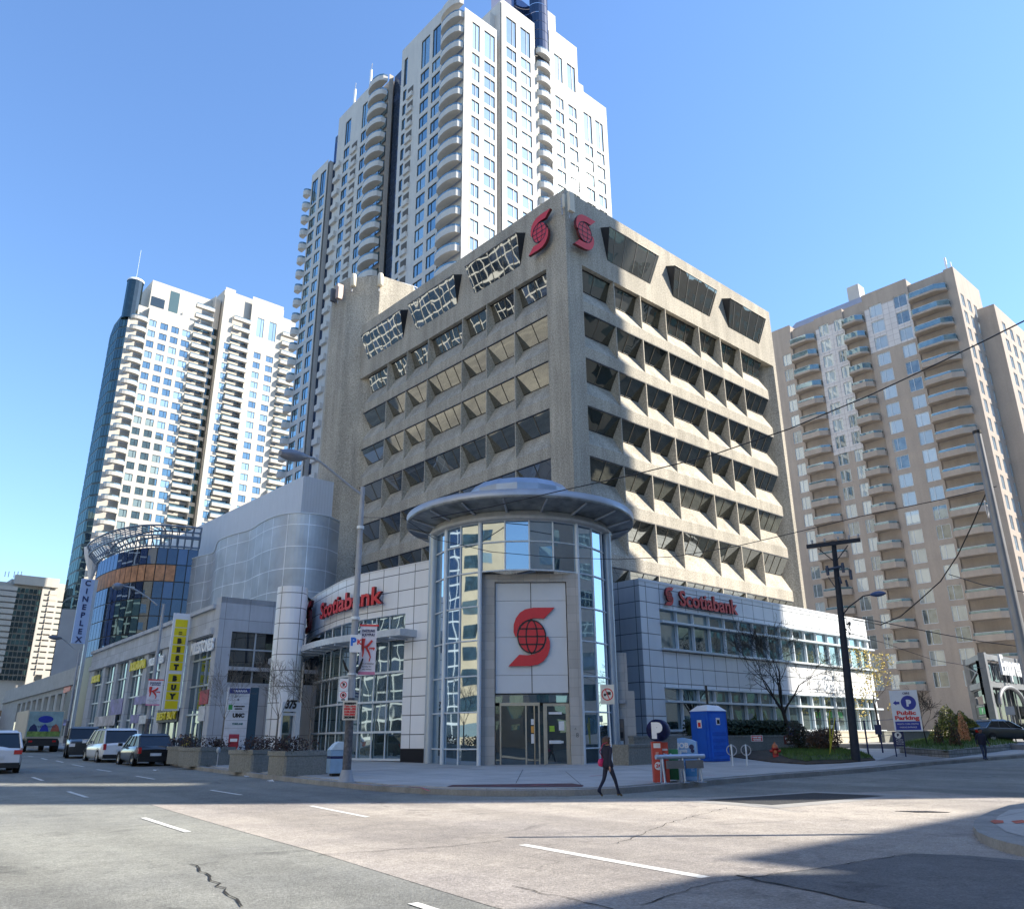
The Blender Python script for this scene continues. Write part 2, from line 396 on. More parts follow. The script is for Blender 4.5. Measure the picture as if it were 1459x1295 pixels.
# ------------------------------------------------------------------ bank office block
office = thing('office_building', 'six storey concrete bank office block with sloped spandrels and tinted ribbon windows', 'office building', (0, 0, 0))
FRR = Fr((0, 0), (1, 0), (0, -1)); FRL = Fr((0, 0), (0, 1), (-1, 0))
ROOF = 42.2
rows = [36.0, 32.0, 28.15, 24.3, 20.45, 16.6, 12.72, 8.9]
mb = MB()
for fr, a0, a1, end, eo in ((FRR, 1.7, 27.45, 29.55, 29.05), (FRL, 2.2, 28.3, 30.3, 29.5)):
    holes(fr, mb, 0, end, 2, ROOF, [(a0, eo, 8.9, 36.0)], depth=.01)
    fr.quad(mb, a0, eo, 8.9, 36.0, -1.75)
    # reveals
    mb.face([fr.p(a0, 0, 8.9), fr.p(a0, 0, 36), fr.p(a0, -1.75, 36), fr.p(a0, -1.75, 8.9)])
    mb.face([fr.p(eo, 0, 8.9), fr.p(a1+.05, -1.7, 8.9), fr.p(a1+.05, -1.7, 36), fr.p(eo, 0, 36)])
    mb.face([fr.p(a0, 0, 36), fr.p(eo, 0, 36), fr.p(eo, -1.75, 36), fr.p(a0, -1.75, 36)])
# hidden side and roof
mb.face([(29.55, 0, 2), (29.55, 30.3, 2), (29.55, 30.3, ROOF), (29.55, 0, ROOF)])
mb.face([(0, 0, ROOF), (29.55, 0, ROOF), (29.55, .4, ROOF), (0, .4, ROOF)]); mb.face([(0, .4, ROOF), (.4, .4, ROOF), (.4, 30.3, ROOF), (0, 30.3, ROOF)])
mb.face([(.4, .4, ROOF-1), (29.55, .4, ROOF-1), (29.55, 30.3, ROOF-1), (.4, 30.3, ROOF-1)])
mb.face([(.4, .4, ROOF-1), (.4, .4, ROOF), (29.55, .4, ROOF), (29.55, .4, ROOF-1)]); mb.face([(.4, .4, ROOF-1), (.4, 30.3, ROOF-1), (.4, 30.3, ROOF), (.4, .4, ROOF)])
wpart(office, 'wall', mb, M_conc)
for fr, a0, a1, fins in ((FRR, 1.7, 27.45, [5.4, 8.7, 12.0, 16.75, 20.02, 23.25]), (FRL, 2.2, 28.3, [5.95, 9.4, 12.65, 17.65, 21.0, 24.25])):
    for r in range(7):
        T = rows[r]; B = rows[r+1]; sill = B+2.42; dt = .42 if r == 0 else .06; dp = .92
        if r < 6:
            mb = MB(); pr = [(0, B), (0, B+.88), (-dp, sill), (-1.7, sill), (-1.7, B)]
            L = [fr.p(a0, o, z) for o, z in pr]; Rr = [fr.p(a1, o, z) for o, z in pr]; n = len(pr)
            fl = fr is FRR
            for i in range(n):
                q = [L[i], L[(i+1) % n], Rr[(i+1) % n], Rr[i]]; mb.face(q if not fl else q[::-1])
            mb.face(L if fl else L[::-1]); mb.face(Rr[::-1] if fl else Rr)
            wpart(office, 'spandrel', mb, M_conc)
        edges = [a0]+fins+[a1]
        for i, x in enumerate(fins):
            mb = MB(); zf = B+.74
            pr = [(-.01, T-.004), (-.01, B+.895), (-dp-.02, sill-.005), (-dt-.02, T-.004)]
            A = [fr.p(x-.05, o, z) for o, z in pr]; Bq = [fr.p(x+.05, o, z) for o, z in pr]; n = len(pr)
            for k in range(n): mb.face([A[k], A[(k+1) % n], Bq[(k+1) % n], Bq[k]])
            mb.face(A); mb.face(Bq[::-1])
            wpart(office, 'fin', mb, M_conc)
        for i in range(len(edges)-1):
            e0 = edges[i]+(.05 if i else 0); e1 = edges[i+1]-(.05 if i < len(edges)-2 else 0)
            mb = MB(); z1 = T-.01; sl_ = sill
            top0, bot0 = (-dt, z1), (-dp+.02, sl_)
            npan = 4 if e1-e0 > 4 else 2
            for k in range(npan):
                p0 = e0+(e1-e0)*k/npan; p1 = e0+(e1-e0)*(k+1)/npan
                q = [fr.p(p0, bot0[0], bot0[1]), fr.p(p1, bot0[0], bot0[1]), fr.p(p1, top0[0], top0[1]), fr.p(p0, top0[0], top0[1])]
                mb.face(q if fr is FRR else q[::-1], 0)
                if k: mb.tube([fr.p(p0, bot0[0]+.02, bot0[1]), fr.p(p0, top0[0]+.02, top0[1])], .028, 1, 4)
            mb.tube([fr.p(e0, bot0[0]+.02, bot0[1]+.03), fr.p(e1, bot0[0]+.02, bot0[1]+.03)], .03, 2, 4)
            mb.tube([fr.p(e0, top0[0]+.02, top0[1]-.05), fr.p(e1, top0[0]+.02, top0[1]-.05)], .05, 2, 4)
            wpart(office, 'window', mb, [G_offd if fr is FRR else G_off, plain('bronze_mullion', (.16, .14, .11), .4, .3), M_dark])
    for (s0, s1) in ((4.2, 10.7), (12.7, 19.2), (21.1, 27.4)) if fr is FRR else ((4.6, 11.5), (12.9, 20.1), (21.2, 28.4)):
        mb = MB(); zb, zt, o = 37.7, 40.5, .8; ex = .0; k = .55
        b0, b1, t0, t1 = fr.p(s0+k, .015, zb), fr.p(s1-k, .015, zb), fr.p(s0+.1, o, zt-.25), fr.p(s1-.1, o, zt-.25)
        w0, w1 = fr.p(s0-.1, .0, zt), fr.p(s1+.1, .0, zt)
        ql = [b0, b1, t1, t0]; mb.face(ql if fr is FRR else ql[::-1], 0)
        for tri, rv in (([b0, t0, w0], 0), ([b1, w1, t1], 0), ([w0, t0, t1, w1], 0)):
            mb.face(tri if fr is FRR else tri[::-1], 2)
        for q in (.12, .32, .55, .78, .95):
            mb.tube([b0.lerp(b1, q)+(t0-b0)*.0, t0.lerp(t1, q)], .035, 1, 4)
        mb.tube([t0, t1], .05, 1, 4)
        wpart(office, 'bay_window', mb, [G_offd if fr is FRR else G_off, plain('bronze_mullion', (.16, .14, .11)), M_dark])
# stair tower at the left end
stair = [(-1.4, 33.6), (-.9, 33.2)]
pa = [W(-19.2, 76.4)[:2], W(-17.3, 74.75)[:2], W(-13.8, 74.3)[:2], W(-10.6, 76.5)[:2], W(-9, 84)[:2], W(-16, 87)[:2], W(-20.8, 82)[:2]]
pa = [(p[0], p[1]) for p in pa]
mb = MB(); mb.prism(pa, 2, 48)
wpart(office, 'stair_tower', mb, M_conc)
# rooftop rail
mb = MB()
r0, r1 = W(-10.4, 77.2, 48), W(-7.4, 79.5, 48)
r0, r1 = Dd(572, 405, 78), Dd(594, 412, 79)
for h in (0, .7, 1.4): mb.tube([Vector(r0)+Vector((0, 0, h-1.2)), Vector(r1)+Vector((0, 0, h-1.2))], .05, 0, 5)
for q in (0, .5, 1): p = Vector(r0).lerp(Vector(r1), q); mb.tube([p+Vector((0, 0, -4)), p+Vector((0, 0, .2))], .05, 0, 5)
wpart(office, 'roof_rail', mb, M_white)

# logo: ribbon above and below a ruled globe, unit height 2.46
def logo(root, M, s, depth, back=.35, name='logo'):
    top = [(1.01, 1.23), (.1, 1.23), (-.25, 1.17), (-.5, 1.02), (-.68, .78), (-.77, .5), (-.78, .2), (-.70, .0), (-.64, .02), (-.62, .22), (-.52, .46), (-.34, .63), (-.1, .74), (.15, .78), (.55, .76)]
    def ext(mb, poly, z0, z1, m_top=0, m_side=1):
        ar = sum(a[0]*b[1]-b[0]*a[1] for a, b in zip(poly, poly[1:]+poly[:1]))
        if ar < 0: poly = poly[::-1]
        n = len(poly); A = [M @ Vector((x*s, y*s, z0)) for x, y in poly]; B = [M @ Vector((x*s, y*s, z1)) for x, y in poly]
        # front as triangle fan through bmesh-free ear clipping
        from mathutils.geometry import tessellate_polygon
        tri = tessellate_polygon([[Vector((x, y, 0)) for x, y in poly]])
        for t in tri:
            p = [poly[i] for i in t]
            if (p[1][0]-p[0][0])*(p[2][1]-p[0][1])-(p[1][1]-p[0][1])*(p[2][0]-p[0][0]) < 0: t = t[::-1]
            mb.face([B[i] for i in t], m_top); mb.face([A[i] for i in t][::-1], m_side)
        for i in range(n): mb.face([A[i], A[(i+1) % n], B[(i+1) % n], B[i]], m_side)
    mats = [M_red, M_redd, M_black]
    for sg in (1, -1):
        mb = MB(); ext(mb, [(x*sg, y*sg) for x, y in top], back, back+depth); wpart(root, 'ribbon', mb, mats)
    mb = MB(); el = [(.60*math.cos(a), .69*math.sin(a)) for a in [2*PI*i/32 for i in range(32)]]
    ext(mb, el, back, back+depth-.02)
    def strip(pts, w, z=back+depth-.02):
        for i in range(len(pts)-1):
            a, b = Vector((*pts[i], 0)), Vector((*pts[i+1], 0)); t = (b-a).normalized(); nn = Vector((-t.y, t.x, 0))*w/2
            q = [a-nn, b-nn, b+nn, a+nn]
            mb.face([M @ Vector((p.x*s, p.y*s, z+.012)) for p in q], 2)
    E = lambda rx, n=20: [(rx*math.cos(PI/2-PI*i/n), .69*math.sin(PI/2-PI*i/n)) for i in range(n+1)]
    strip(E(.60), .05); strip([(-x, y) for x, y in E(.60)], .05); strip(E(.24), .055); strip([(-x, y) for x, y in E(.24)], .055)
    for y in (-.33, 0, .33):
        hw = .60*math.sqrt(1-(y/.69)**2); strip([(-hw, y), (hw, y)], .055)
    wpart(root, 'globe', mb, mats)
lg = thing('logo_sign', 'large red ribbon and globe emblem high on the left face of the concrete office block', 'logo sign', (0, 2.1, 39.0))
c = Uu(771.5, 333, -.4); logo(lg, Lm(c.y, c.z, -.05, 0), 1.26, .25)
lg = thing('logo_sign', 'large red ribbon and globe emblem high on the right face of the concrete office block', 'logo sign', (1.6, 0, 39.0))
c = Vv(830.5, 333, -.4); logo(lg, Rm(c.x, c.z, -.05, 0), 1.26, .25)

# antennas on the office
def antenna(p, h, r, label, col, flat=False):
    t = thing('cell_antenna', label, 'antenna', p, 0, 'mobile phone antennas on the office roof edge')
    mb = MB()
    if flat: mb.box(-r, r, -r*.5, r*.5, 0, h)
    else: mb.lathe([(0, 0), (r*.8, .02), (r, .12), (r, h-.15), (r*.7, h-.02), (0, h)], n=12)
    mb.build('radome', col, t)
    mb = MB(); mb.tube([(0, .2, -.5), (0, .2, h*.8)], .05, 0, 6); mb.box(-.05, .05, 0, .3, h*.2, h*.2+.1); mb.box(-.05, .05, 0, .3, h*.7, h*.7+.1); mb.build('mount', M_galv, t)
cream = plain('cream_radome', (.62, .56, .44), .5, var=.05); pinkr = plain('pinkish_radome', (.42, .30, .25), .5, var=.05)
for (px, py, d, h, r, lb, mt, fl) in ((503, 409, 75.6, 1.55, .3, 'cream tubular antenna on the front edge of the stair tower, left one of two', cream, 0),
    (541.5, 408, 75.4, 1.55, .3, 'cream tubular antenna on the right front corner of the stair tower', cream, 0),
    (483, 426, 76.5, 1.7, .34, 'pinkish flat panel antenna on the left corner of the stair tower', pinkr, 1),
    (474.5, 430, 78, 1.5, .3, 'dark slim antenna at the far left edge of the stair tower, above a black cable', plain('dark_radome', (.1, .1, .11)), 1),
    (814, 302, 52.2, 1.7, .26, 'tall beige panel antenna on the roof corner above the emblem', cream, 1),
    (803.5, 297, 52.2, 1.3, .13, 'thin pale antenna on the very roof corner beside the beige panel', cream, 0)):
    p = Dd(px, py, d); antenna(p, h, r, lb, mt, fl)

# ------------------------------------------------------------------ glass entrance drum
KX, KY = W(.4, 42.4)[:2]; RG = 4.57
drum = thing('entrance_rotunda', 'round glass entrance drum with flat disc canopy and pale stone portal at the corner', 'entrance', (KX, KY, gz(KX, KY)))
def drum_ang(px, py, r=RG):
    v = ray(px, py); a = v.x**2+v.y**2; ox, oy = CAM[0]-KX, CAM[1]-KY; b = 2*(ox*v.x+oy*v.y); c = ox*ox+oy*oy-r*r
    d = b*b-4*a*c
    if d < 0: return None
    t = (-b-math.sqrt(d))/(2*a); return math.atan2(oy+t*v.y, ox+t*v.x)
tocam = math.atan2(CAM[1]-KY, CAM[0]-KX)
def wrap(a): return (a-tocam+PI) % (2*PI)-PI
mull = [623.5, 638, 657.7, 685, 719.6, 753.7, 787, 819.5, 841, 854.5]
ang = [wrap(drum_ang(px, 742)) for px in mull]
ang = [ang[0]-.55, ang[0]-.25]+ang+[ang[-1]+.22, ang[-1]+.5]
trz = [hgt(670, y, W(-2.3, 38.8)) for y in (1091, 1067, 1015, 964, 914, 866, 818)]+[hgt(740, 771, W(.4, 37.85)), hgt(740, 741, W(.4, 37.85))]
pa_, pb_ = wrap(drum_ang(685, 742)), wrap(drum_ang(819.5, 742))
cp = lambda a, r, z: (KX+r*math.cos(a+tocam), KY+r*math.sin(a+tocam), z)
for i in range(len(ang)-1):
    for j in range(len(trz)-1):
        mid = (ang[i]+ang[i+1])/2
        if pa_ < mid < pb_ and trz[j+1] < trz[6]+.1: continue
        mb = MB(); sub = 3; dd = (ang[i+1]-ang[i])/sub
        mb.face([cp(ang[i], RG, trz[j]), cp(ang[i+1], RG, trz[j]), cp(ang[i+1], RG, trz[j+1]), cp(ang[i], RG, trz[j+1])])
        wpart(drum, 'glass_pane', mb, G_ent)
mb = MB()
for k, a in enumerate(ang):
    big = k in (3, 5, 9, 12)
    z0 = trz[6] if pa_+.02 < a < pb_-.02 else trz[0]
    rr = .1 if big else .045
    mb.tube([cp(a, RG+rr*.6, z0), cp(a, RG+rr*.6, trz[-1])], rr, 0, 6 if not big else 10)
wpart(drum, 'mullions', mb, M_aluw)
for j, z, rng in [(j, z, rg) for j, z in enumerate(trz) for rg in ((range(len(ang)-1),) if j >= 6 else (range(0, 5), range(5, len(ang)-1)))]:
    mb = MB()
    for i in rng:
        mid = (ang[i]+ang[i+1])/2
        if pa_ < mid < pb_ and z < trz[6]-.1: continue
        mb.tube([cp(ang[i], RG+.03, z), cp(ang[i+1], RG+.03, z)], .045, 0, 4)
    wpart(drum, 'transom', mb, M_aluw)
# pilasters where the drum meets the podium
for px in (613, 864.5):
    mb = MB()
    a = wrap(drum_ang(px if px < 700 else 862, 900, 4.6) or drum_ang(738, 900))
    a = (-1.25 if px < 700 else 1.25)
    c = cp(a, 4.72, 0); mb.prism([(c[0]+.22*math.cos(t), c[1]+.22*math.sin(t)) for t in [2*PI*i/10 for i in range(10)]], gz(KX, KY)-.3, trz[-1]+.1, smooth=True); wpart(drum, 'corner_column', mb, M_alu)
mb = MB(); zt = trz[-1]
mb.lathe([(RG-.1, zt), (RG+.34, zt), (RG+.36, zt+.16), (RG+.2, zt+.2), (RG+.2, zt+.42), (RG-.6, zt+.42)], (KX, KY, 0), n=64)
wpart(drum, 'ring_beam', mb, plain('stone_ring', (.42, .43, .43), .7, scale=2, var=.15))
mb = MB(); RC = 6.08; zr = hgt(745, 708, W(.4, 36.35))
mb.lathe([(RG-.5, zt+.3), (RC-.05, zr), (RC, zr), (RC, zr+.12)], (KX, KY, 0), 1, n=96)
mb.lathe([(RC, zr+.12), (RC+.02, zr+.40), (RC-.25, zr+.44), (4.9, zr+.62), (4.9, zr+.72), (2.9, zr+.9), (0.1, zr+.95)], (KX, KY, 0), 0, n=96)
for i in range(18):
    a = 2*PI*i/18; r0_ = [KX+(RG-.4)*math.cos(a), KY+(RG-.4)*math.sin(a), zt+.24]; r1_ = [KX+(RC-.1)*math.cos(a), KY+(RC-.1)*math.sin(a), zr-.05]
    mb.tube([r0_, r1_], [.10, .045], 0, 4)
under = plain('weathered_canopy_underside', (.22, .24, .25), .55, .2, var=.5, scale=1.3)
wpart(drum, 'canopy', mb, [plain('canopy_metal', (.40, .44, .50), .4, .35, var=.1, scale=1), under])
mb = MB(); zh = zr+.6
for i in range(10):
    pass
mb.lathe([(2.85, zh), (2.85, zh+1.15), (2.55, zh+1.5), (0, zh+1.75)], (KX, KY, 0), n=16, smooth=False)
wpart(drum, 'roof_lantern', mb, plain('lantern_metal', (.33, .40, .50), .35, .4, scale=1))
# stone portal
PF = Fr(W(0, 38.55)[:2], rotz(1, 0), rotz(0, -1))
zg = gz(*PF.p(.8, 0, 0)[:2])-.1+.15
zp1 = hgt(740, 817.5, W(.78, 38.5)); zp2 = hgt(740, 828.5, W(.78, 38.5)); zp3 = hgt(740, 988, W(.78, 38.6))
mb = MB()
PF.box(mb, -1.56, -.88, -1.2, 0, zg-.2, zp2); PF.box(mb, 2.56, 3.12, -1.2, 0, zg-.2, zp2); PF.box(mb, -1.56, 3.12, -1.2, .002, zp2, zp1)
wpart(drum, 'stone_portal', mb, M_stone)
mb = MB()
zs = [zp3+.02]+[hgt(740, y, W(.78, 38.6)) for y in (961.5, 907.3, 855.3)]+[zp2-.02]
for i in range(4):
    for (a, b) in ((-.85, .84), (.86, 2.53)): PF.box(mb, a+.008, b-.008, -.25, -.18, zs[i]+.008, zs[i+1]-.008)
wpart(drum, 'sign_panel', mb, plain('white_sign_panel', (.62, .65, .68), .35, var=.02))
mb = MB(); PF.box(mb, -.87, 2.55, -.34, -.26, zp3, zp2-.005); wpart(drum, 'panel_backing', mb, M_dark)
c = PF.p(.83, -.18, hgt(757, 906, W(.9, 38.6)))
lg = thing('logo_sign', 'large red ribbon and ruled globe emblem on the white panel above the bank doors', 'logo sign', c)
a_ = (CAM[0]*0)
ctr = Vv(0, 0, 0) if False else None
# centre of emblem from the photo on the panel plane
pc = PF.p(0, -.18, 0); v = ray(757.5, 907); n_ = Vector((PF.n[0], PF.n[1], 0)); t = (pc-CV).dot(n_)/v.dot(n_); ctr = CV+v*t
logo(lg, frameM(ctr, (PF.ad[0], PF.ad[1], 0), n_), 1.095, .09, .03)
# doors
zd = zp3-.42
mb = MB(); PF.box(mb, -.87, 2.55, -1.1, -1.0, zg, zp3); wpart(drum, 'lobby_wall', mb, M_dark)
mb = MB(); PF.quad(mb, -.85, 2.53, zd+.04, zp3-.02, -.35); wpart(drum, 'transom_glass', mb, G_ent)
steel = plain('brushed_steel', (.55, .50, .42), .3, .8, var=.1)
def door(a0, a1, out, label=None, bars=True):
    mb = MB()
    t = .07
    for q in ((a0, a0+t, zg, zd), (a1-t, a1, zg, zd), (a0+t, a1-t, zd-.12, zd), (a0+t, a1-t, zg, zg+.12)): PF.box(mb, q[0], q[1], out-.05, out, q[2], q[3])
    d = wpart(drum, 'door', mb, steel)
    mb = MB(); PF.quad(mb, a0+t, a1-t, zg+.12, zd-.12, out-.025); g = wpart(d, 'glass', mb, G_shop); g.location = (0, 0, 0)
    # the pane is written relative to the door's own origin
    for vtx in g.data.vertices: vtx.co = vtx.co-Vector(drum.location)+Vector(d.location)
    mb = MB(); PF.box(mb, a0+.2, a1-.2, out, out+.04, zg+1.0, zg+1.1); h = wpart(d, 'push_bar', mb, M_aluw)
    for vtx in h.data.vertices: vtx.co = vtx.co-Vector(drum.location)+Vector(d.location)
    return d
# revolving door drum and leaves
mb = MB(); rc = PF.p(.42, -.85, 0)
for k in range(3):
    a = .4+k*2*PI/3; mb.tube([(rc.x+.9*math.cos(a), rc.y+.9*math.sin(a), zg), (rc.x+.9*math.cos(a), rc.y+.9*math.sin(a), zd-.1)], .03, 0, 4)
for a in (-.62, .55, 1.15): PF.box(mb, a-.035, a+.035, -.42, -.35, zg, zd-.1)
PF.box(mb, -.66, 1.19, -.5, -.34, zd-.1, zd+.04); PF.box(mb, -.6, 1.1, -.42, -.36, zg, zg+.1)
wpart(drum, 'revolving_door_frame', mb, steel)
mb = MB()
for (a, b) in ((-.85, -.66), (-.58, .51), (.59, 1.11), (1.19, 1.35)): PF.quad(mb, a, b, zg+.05, zd-.1, -.4)
wpart(drum, 'revolving_door_glass', mb, G_shop)
door(1.45, 2.45, -.36)
mb = MB(); PF.box(mb, 2.45, 2.55, -.4, -.3, zg, zp3-.43); PF.box(mb, 1.35, 1.45, -.4, -.3, zg, zd); wpart(drum, 'door_jambs', mb, steel)
for (a, b, c, d, m) in ((2.05, 2.3, 1.55, 1.95, 0), (1.62, 1.85, 1.5, 1.75, 1), (1.6, 2.15, .98, 1.12, 0), (.78, .95, 1.0, 1.4, 0), (.78, .95, 1.45, 1.75, 2), (.78, .95, 1.8, 2.05, 0), (1.6, 2.2, 2.25, 2.35, 0)):
    mb = MB(); PF.box(mb, a, b, -.335, -.33, zg+c, zg+d, m); wpart(drum, 'door_notice', mb, [M_white, plain('yellow_green_sticker', (.3, .5, .05)), plain('orange_sticker', (.7, .35, .08)) if 'orange_sticker' not in MATS else MATS['orange_sticker']])
# house number characters scratched on the portal's right pier
mb = text_mb('8', PF.M(2.86, .003, zg+1.25), .28, .008); wpart(drum, 'number_mark', mb, plain('grey_mark', (.12, .12, .12)))
mb = text_mb('^', PF.M(2.78, .003, zg+1.5), .22, .008); wpart(drum, 'number_mark', mb, MATS['grey_mark'])

# ------------------------------------------------------------------ podium
TP = 10.3
pod = thing('bank_podium', 'two storey white metal panelled bank podium with ribbon windows wrapping the office block', 'bank building', (-1.83, -6.6, 0))
PU, PV = -1.83, -6.6
FP = Fr((0, PV), (1, 0), (0, -1))
UE = 26.2
mb = MB()
WB = [(-.1, UE-.25, 6.45, 8.72), (-.1, UE-.25, 1.98, 4.25)]
holes(FP, mb, PU, UE, -.5, TP, WB, depth=.35)
mb.face([(PU, PV, -.5), (PU, PV, TP), (PU, -4.6, TP), (PU, -4.6, -.5)][::1], 1); mb.face([(PU, -4.6, -.5), (PU, -4.6, TP-.05), (.2, -4.6, TP-.05), (.2, -4.6, -.5)], 1)
mb.face([(UE, PV, -.5), (UE, .8, -.5), (UE, .8, TP), (UE, PV, TP)]); mb.face([(PU, PV, TP), (UE, PV, TP), (UE, 0, TP), (PU, 0, TP)])
mb.face([(-.1, PV+.36, 1.98), (UE, PV+.36, 1.98), (UE, PV+.36, 8.72), (-.1, PV+.36, 8.72)])
mb.box(UE, UE+3.2, .8, 1.2, -1, 36, 1) if False else None
wpart(pod, 'right_wall', mb, [M_panel, M_panelc])
mx = [943, 966, 990, 1012, 1035, 1055, 1075.7, 1094.6, 1110.5, 1129.5]
us = [Vv(x, 888, PV).x for x in mx]; st = (us[-1]-us[0])/(len(us)-1)
us = [-.1+st*i for i in range(int((UE-.25+.1)/st)+1)]+[UE-.25]
for (a, b, c, d) in WB:
    tr = d-.74
    for i in range(len(us)-1):
        if us[i+1]-us[i] < .3: continue
        mb = MB()
        for (z0, z1) in ((c, tr), (tr, d)): FP.quad(mb, us[i], us[i+1], z0, z1, -.22, 0)
        for x in (us[i],): FP.box(mb, x-.05, x+.05, -.2, -.02, c, d, 1)
        wpart(pod, 'window', mb, [G_pod, M_aluw])
    for z, o, t in ((d+.01, .16, .07), (tr, .22, .12), (c-.04, .22, .12)):
        mb = MB(); FP.box(mb, -.12, UE+(.5 if o > .2 else .1), -.2, o, z-t/2, z+t/2); wpart(pod, 'ledge', mb, M_aluw)
mb = MB(); FP.box(mb, PU-.02, UE+.02, 0, .03, TP-.12, TP+.03); wpart(pod, 'parapet_cap', mb, M_white)
# recessed dark corner next to the drum
mb = MB(); mb.box(-1.2, .4, -4.6+.002, -1.0, -.5, TP-.25); mb.box(-3.4, -1.2, -3.4, -1.2, -.5, TP-.4); wpart(pod, 'recessed_wall', mb, M_panelc)
mb = MB()
for z in (4.9, 6.0): mb.box(-3.44, -3.41, -3.2, -1.4, z, z+.9)
wpart(pod, 'slot_window', mb, G_shop)
# curved left wall
class Path:
    def __init__(s, pts): 
        s.p = [Vector((q[0], q[1])) for q in pts]; s.c = [0]
        for a, b in zip(s.p, s.p[1:]): s.c.append(s.c[-1]+(b-a).length)
        s.L = s.c[-1]
    def at(s, d):
        i = 0
        while i < len(s.c)-2 and d > s.c[i+1]: i += 1
        a, b = s.p[i], s.p[i+1]; t = (d-s.c[i])/(s.c[i+1]-s.c[i]); return a.lerp(b, t), (b-a).normalized()
    def pt(s, d, out, z):            # outward = left-hand side when walking, i.e. towards the street
        d_ = max(0, min(s.L, d)); q, t = s.at(d_)
        e = .25; t2 = (s.at(min(s.L, d_+e))[0]-s.at(max(0, d_-e))[0]).normalized(); n = Vector((-t2.y, t2.x))
        q = q+t2*(d-d_)
        return Vector((q.x+n.x*out, q.y+n.y*out, z))
    def at_px(s, px, py):
        best = None
        for k in range(400):
            d = s.L*k/399; q = s.at(d)[0]; v = Vector((q.x, q.y, 5))-CV; ax = v.dot(RT); az_ = v.dot(FW)
            # azimuth comparison
            r_ = ray(px, py); cr = abs(r_.x*(q.y-CAM[1])-r_.y*(q.x-CAM[0]))/math.hypot(r_.x, r_.y)
            if best is None or cr < best[0]: best = (cr, d)
        return best[1]
def smooth_pts(pts, n=5):
    P = [Vector((p[0], p[1])) for p in pts]; P = [P[0]*2-P[1]]+P+[P[-1]*2-P[-2]]; out = []
    for i in range(1, len(P)-2):
        for k in range(n):
            t = k/n; a, b, c, d = P[i-1], P[i], P[i+1], P[i+2]
            out.append(.5*((2*b)+(c-a)*t+(2*a-5*b+4*c-d)*t*t+(3*b-a-3*c+d)*t**3))
    out.append(P[-2]); return out
lp = Path(smooth_pts([Zp(*q, TP) for q in ((616, 798.6), (588, 804), (560, 809.7), (514, 819.5), (488.7, 828), (470.2, 837.5), (454, 847), (443, 855.4), (434.4, 865))], 4))
def pwall(path, mb, d0, d1, z0, z1, out=0, m=0, step=.45):
    n = max(1, int((d1-d0)/step))
    for i in range(n):
        a, b = d0+(d1-d0)*i/n, d0+(d1-d0)*(i+1)/n
        P = [path.pt(a, out, z0), path.pt(b, out, z0), path.pt(b, out, z1), path.pt(a, out, z1)]
        mb.face(P[::-1], m, uv=[(a, z1), (b, z1), (b, z0), (a, z0)] and [(a, z1), (b, z1), (b, z0), (a, z0)], smooth=False)
        mb.uv[len(mb.f)-1] = [(a, z1), (b, z1), (b, z0), (a, z0)]
def pband(path, mb, d0, d1, z0, z1, o0, o1, m=0, step=.45):
    pwall(path, mb, d0, d1, z0, z1, o1, m, step)
    n = max(1, int((d1-d0)/step))
    for i in range(n):
        a, b = d0+(d1-d0)*i/n, d0+(d1-d0)*(i+1)/n
        mb.face([path.pt(a, o0, z1), path.pt(b, o0, z1), path.pt(b, o1, z1), path.pt(a, o1, z1)][::-1], m)
        mb.face([path.pt(a, o0, z0), path.pt(b, o0, z0), path.pt(b, o1, z0), path.pt(a, o1, z0)], m)
    for a in (d0, d1): mb.face([path.pt(a, o0, z0), path.pt(a, o1, z0), path.pt(a, o1, z1), path.pt(a, o0, z1)], m)
dw = lp.at_px(577, 900); dw_lo = lp.at_px(570, 1050); LL = lp.L
dend = lp.at_px(437, 910)
mb = MB()
pwall(lp, mb, 0, LL, 7.78, TP); pwall(lp, mb, 0, dw, 1.15, 7.78); pwall(lp, mb, dw, dend, 6.45, 6.75); pwall(lp, mb, dend, LL, .6, 7.78)
for z in (7.78,): 
    n = 30
    for i in range(n):
        a, b = dw+(LL-dw)*i/n, dw+(LL-dw)*(i+1)/n; mb.face([lp.pt(a, 0, z), lp.pt(b, 0, z), lp.pt(b, -.3, z), lp.pt(a, -.3, z)])
mb.face([lp.pt(dw, 0, .4), lp.pt(dw, -.3, .4), lp.pt(dw, -.3, 7.78), lp.pt(dw, 0, 7.78)])
wpart(pod, 'curved_wall', mb, M_panel)
mb = MB(); pband(lp, mb, 0, dw, -.2, 1.15, -.3, .01); wpart(pod, 'plinth', mb, plain('black_granite', (.008, .009, .014), .3))
mb = MB(); pband(lp, mb, -.1, LL, TP, TP+.05, -.3, .04); wpart(pod, 'parapet_cap', mb, M_white)
# roof of the podium behind the curved wall
mb = MB(); pts = [lp.pt(LL*i/20, 0, TP) for i in range(21)]; mb.face(pts+[Vector((-2, 14, TP)), Vector((-2, -2, TP))]); wpart(pod, 'roof', mb, M_galv)
zrow = [.62, 1.93, 3.41, 4.86, 6.45]; 
pxs = [570.5, 546, 525.8, 506, 490, 474.5, 461, 450, 441]
ds = [dw_lo+.0]+[lp.at_px(x, 1050) for x in pxs[1:]]
ds = [dw]+ds[1:]
for i in range(len(ds)-1):
    mb = MB()
    for j in range(4): pwall(lp, mb, ds[i], ds[i+1], zrow[j], zrow[j+1], -.22, 0, step=9)
    pwall(lp, mb, ds[i], ds[i+1], 6.75, 7.78, -.22, 0, step=9)
    for (z0, z1) in ((zrow[0], 6.45), (6.75, 7.78)): 
        q0, q1 = lp.pt(ds[i], -.14, z0), lp.pt(ds[i], -.14, z1); mb.tube([q0, q1], .045, 1, 4)
    wpart(pod, 'window', mb, [G_pod, M_aluw])
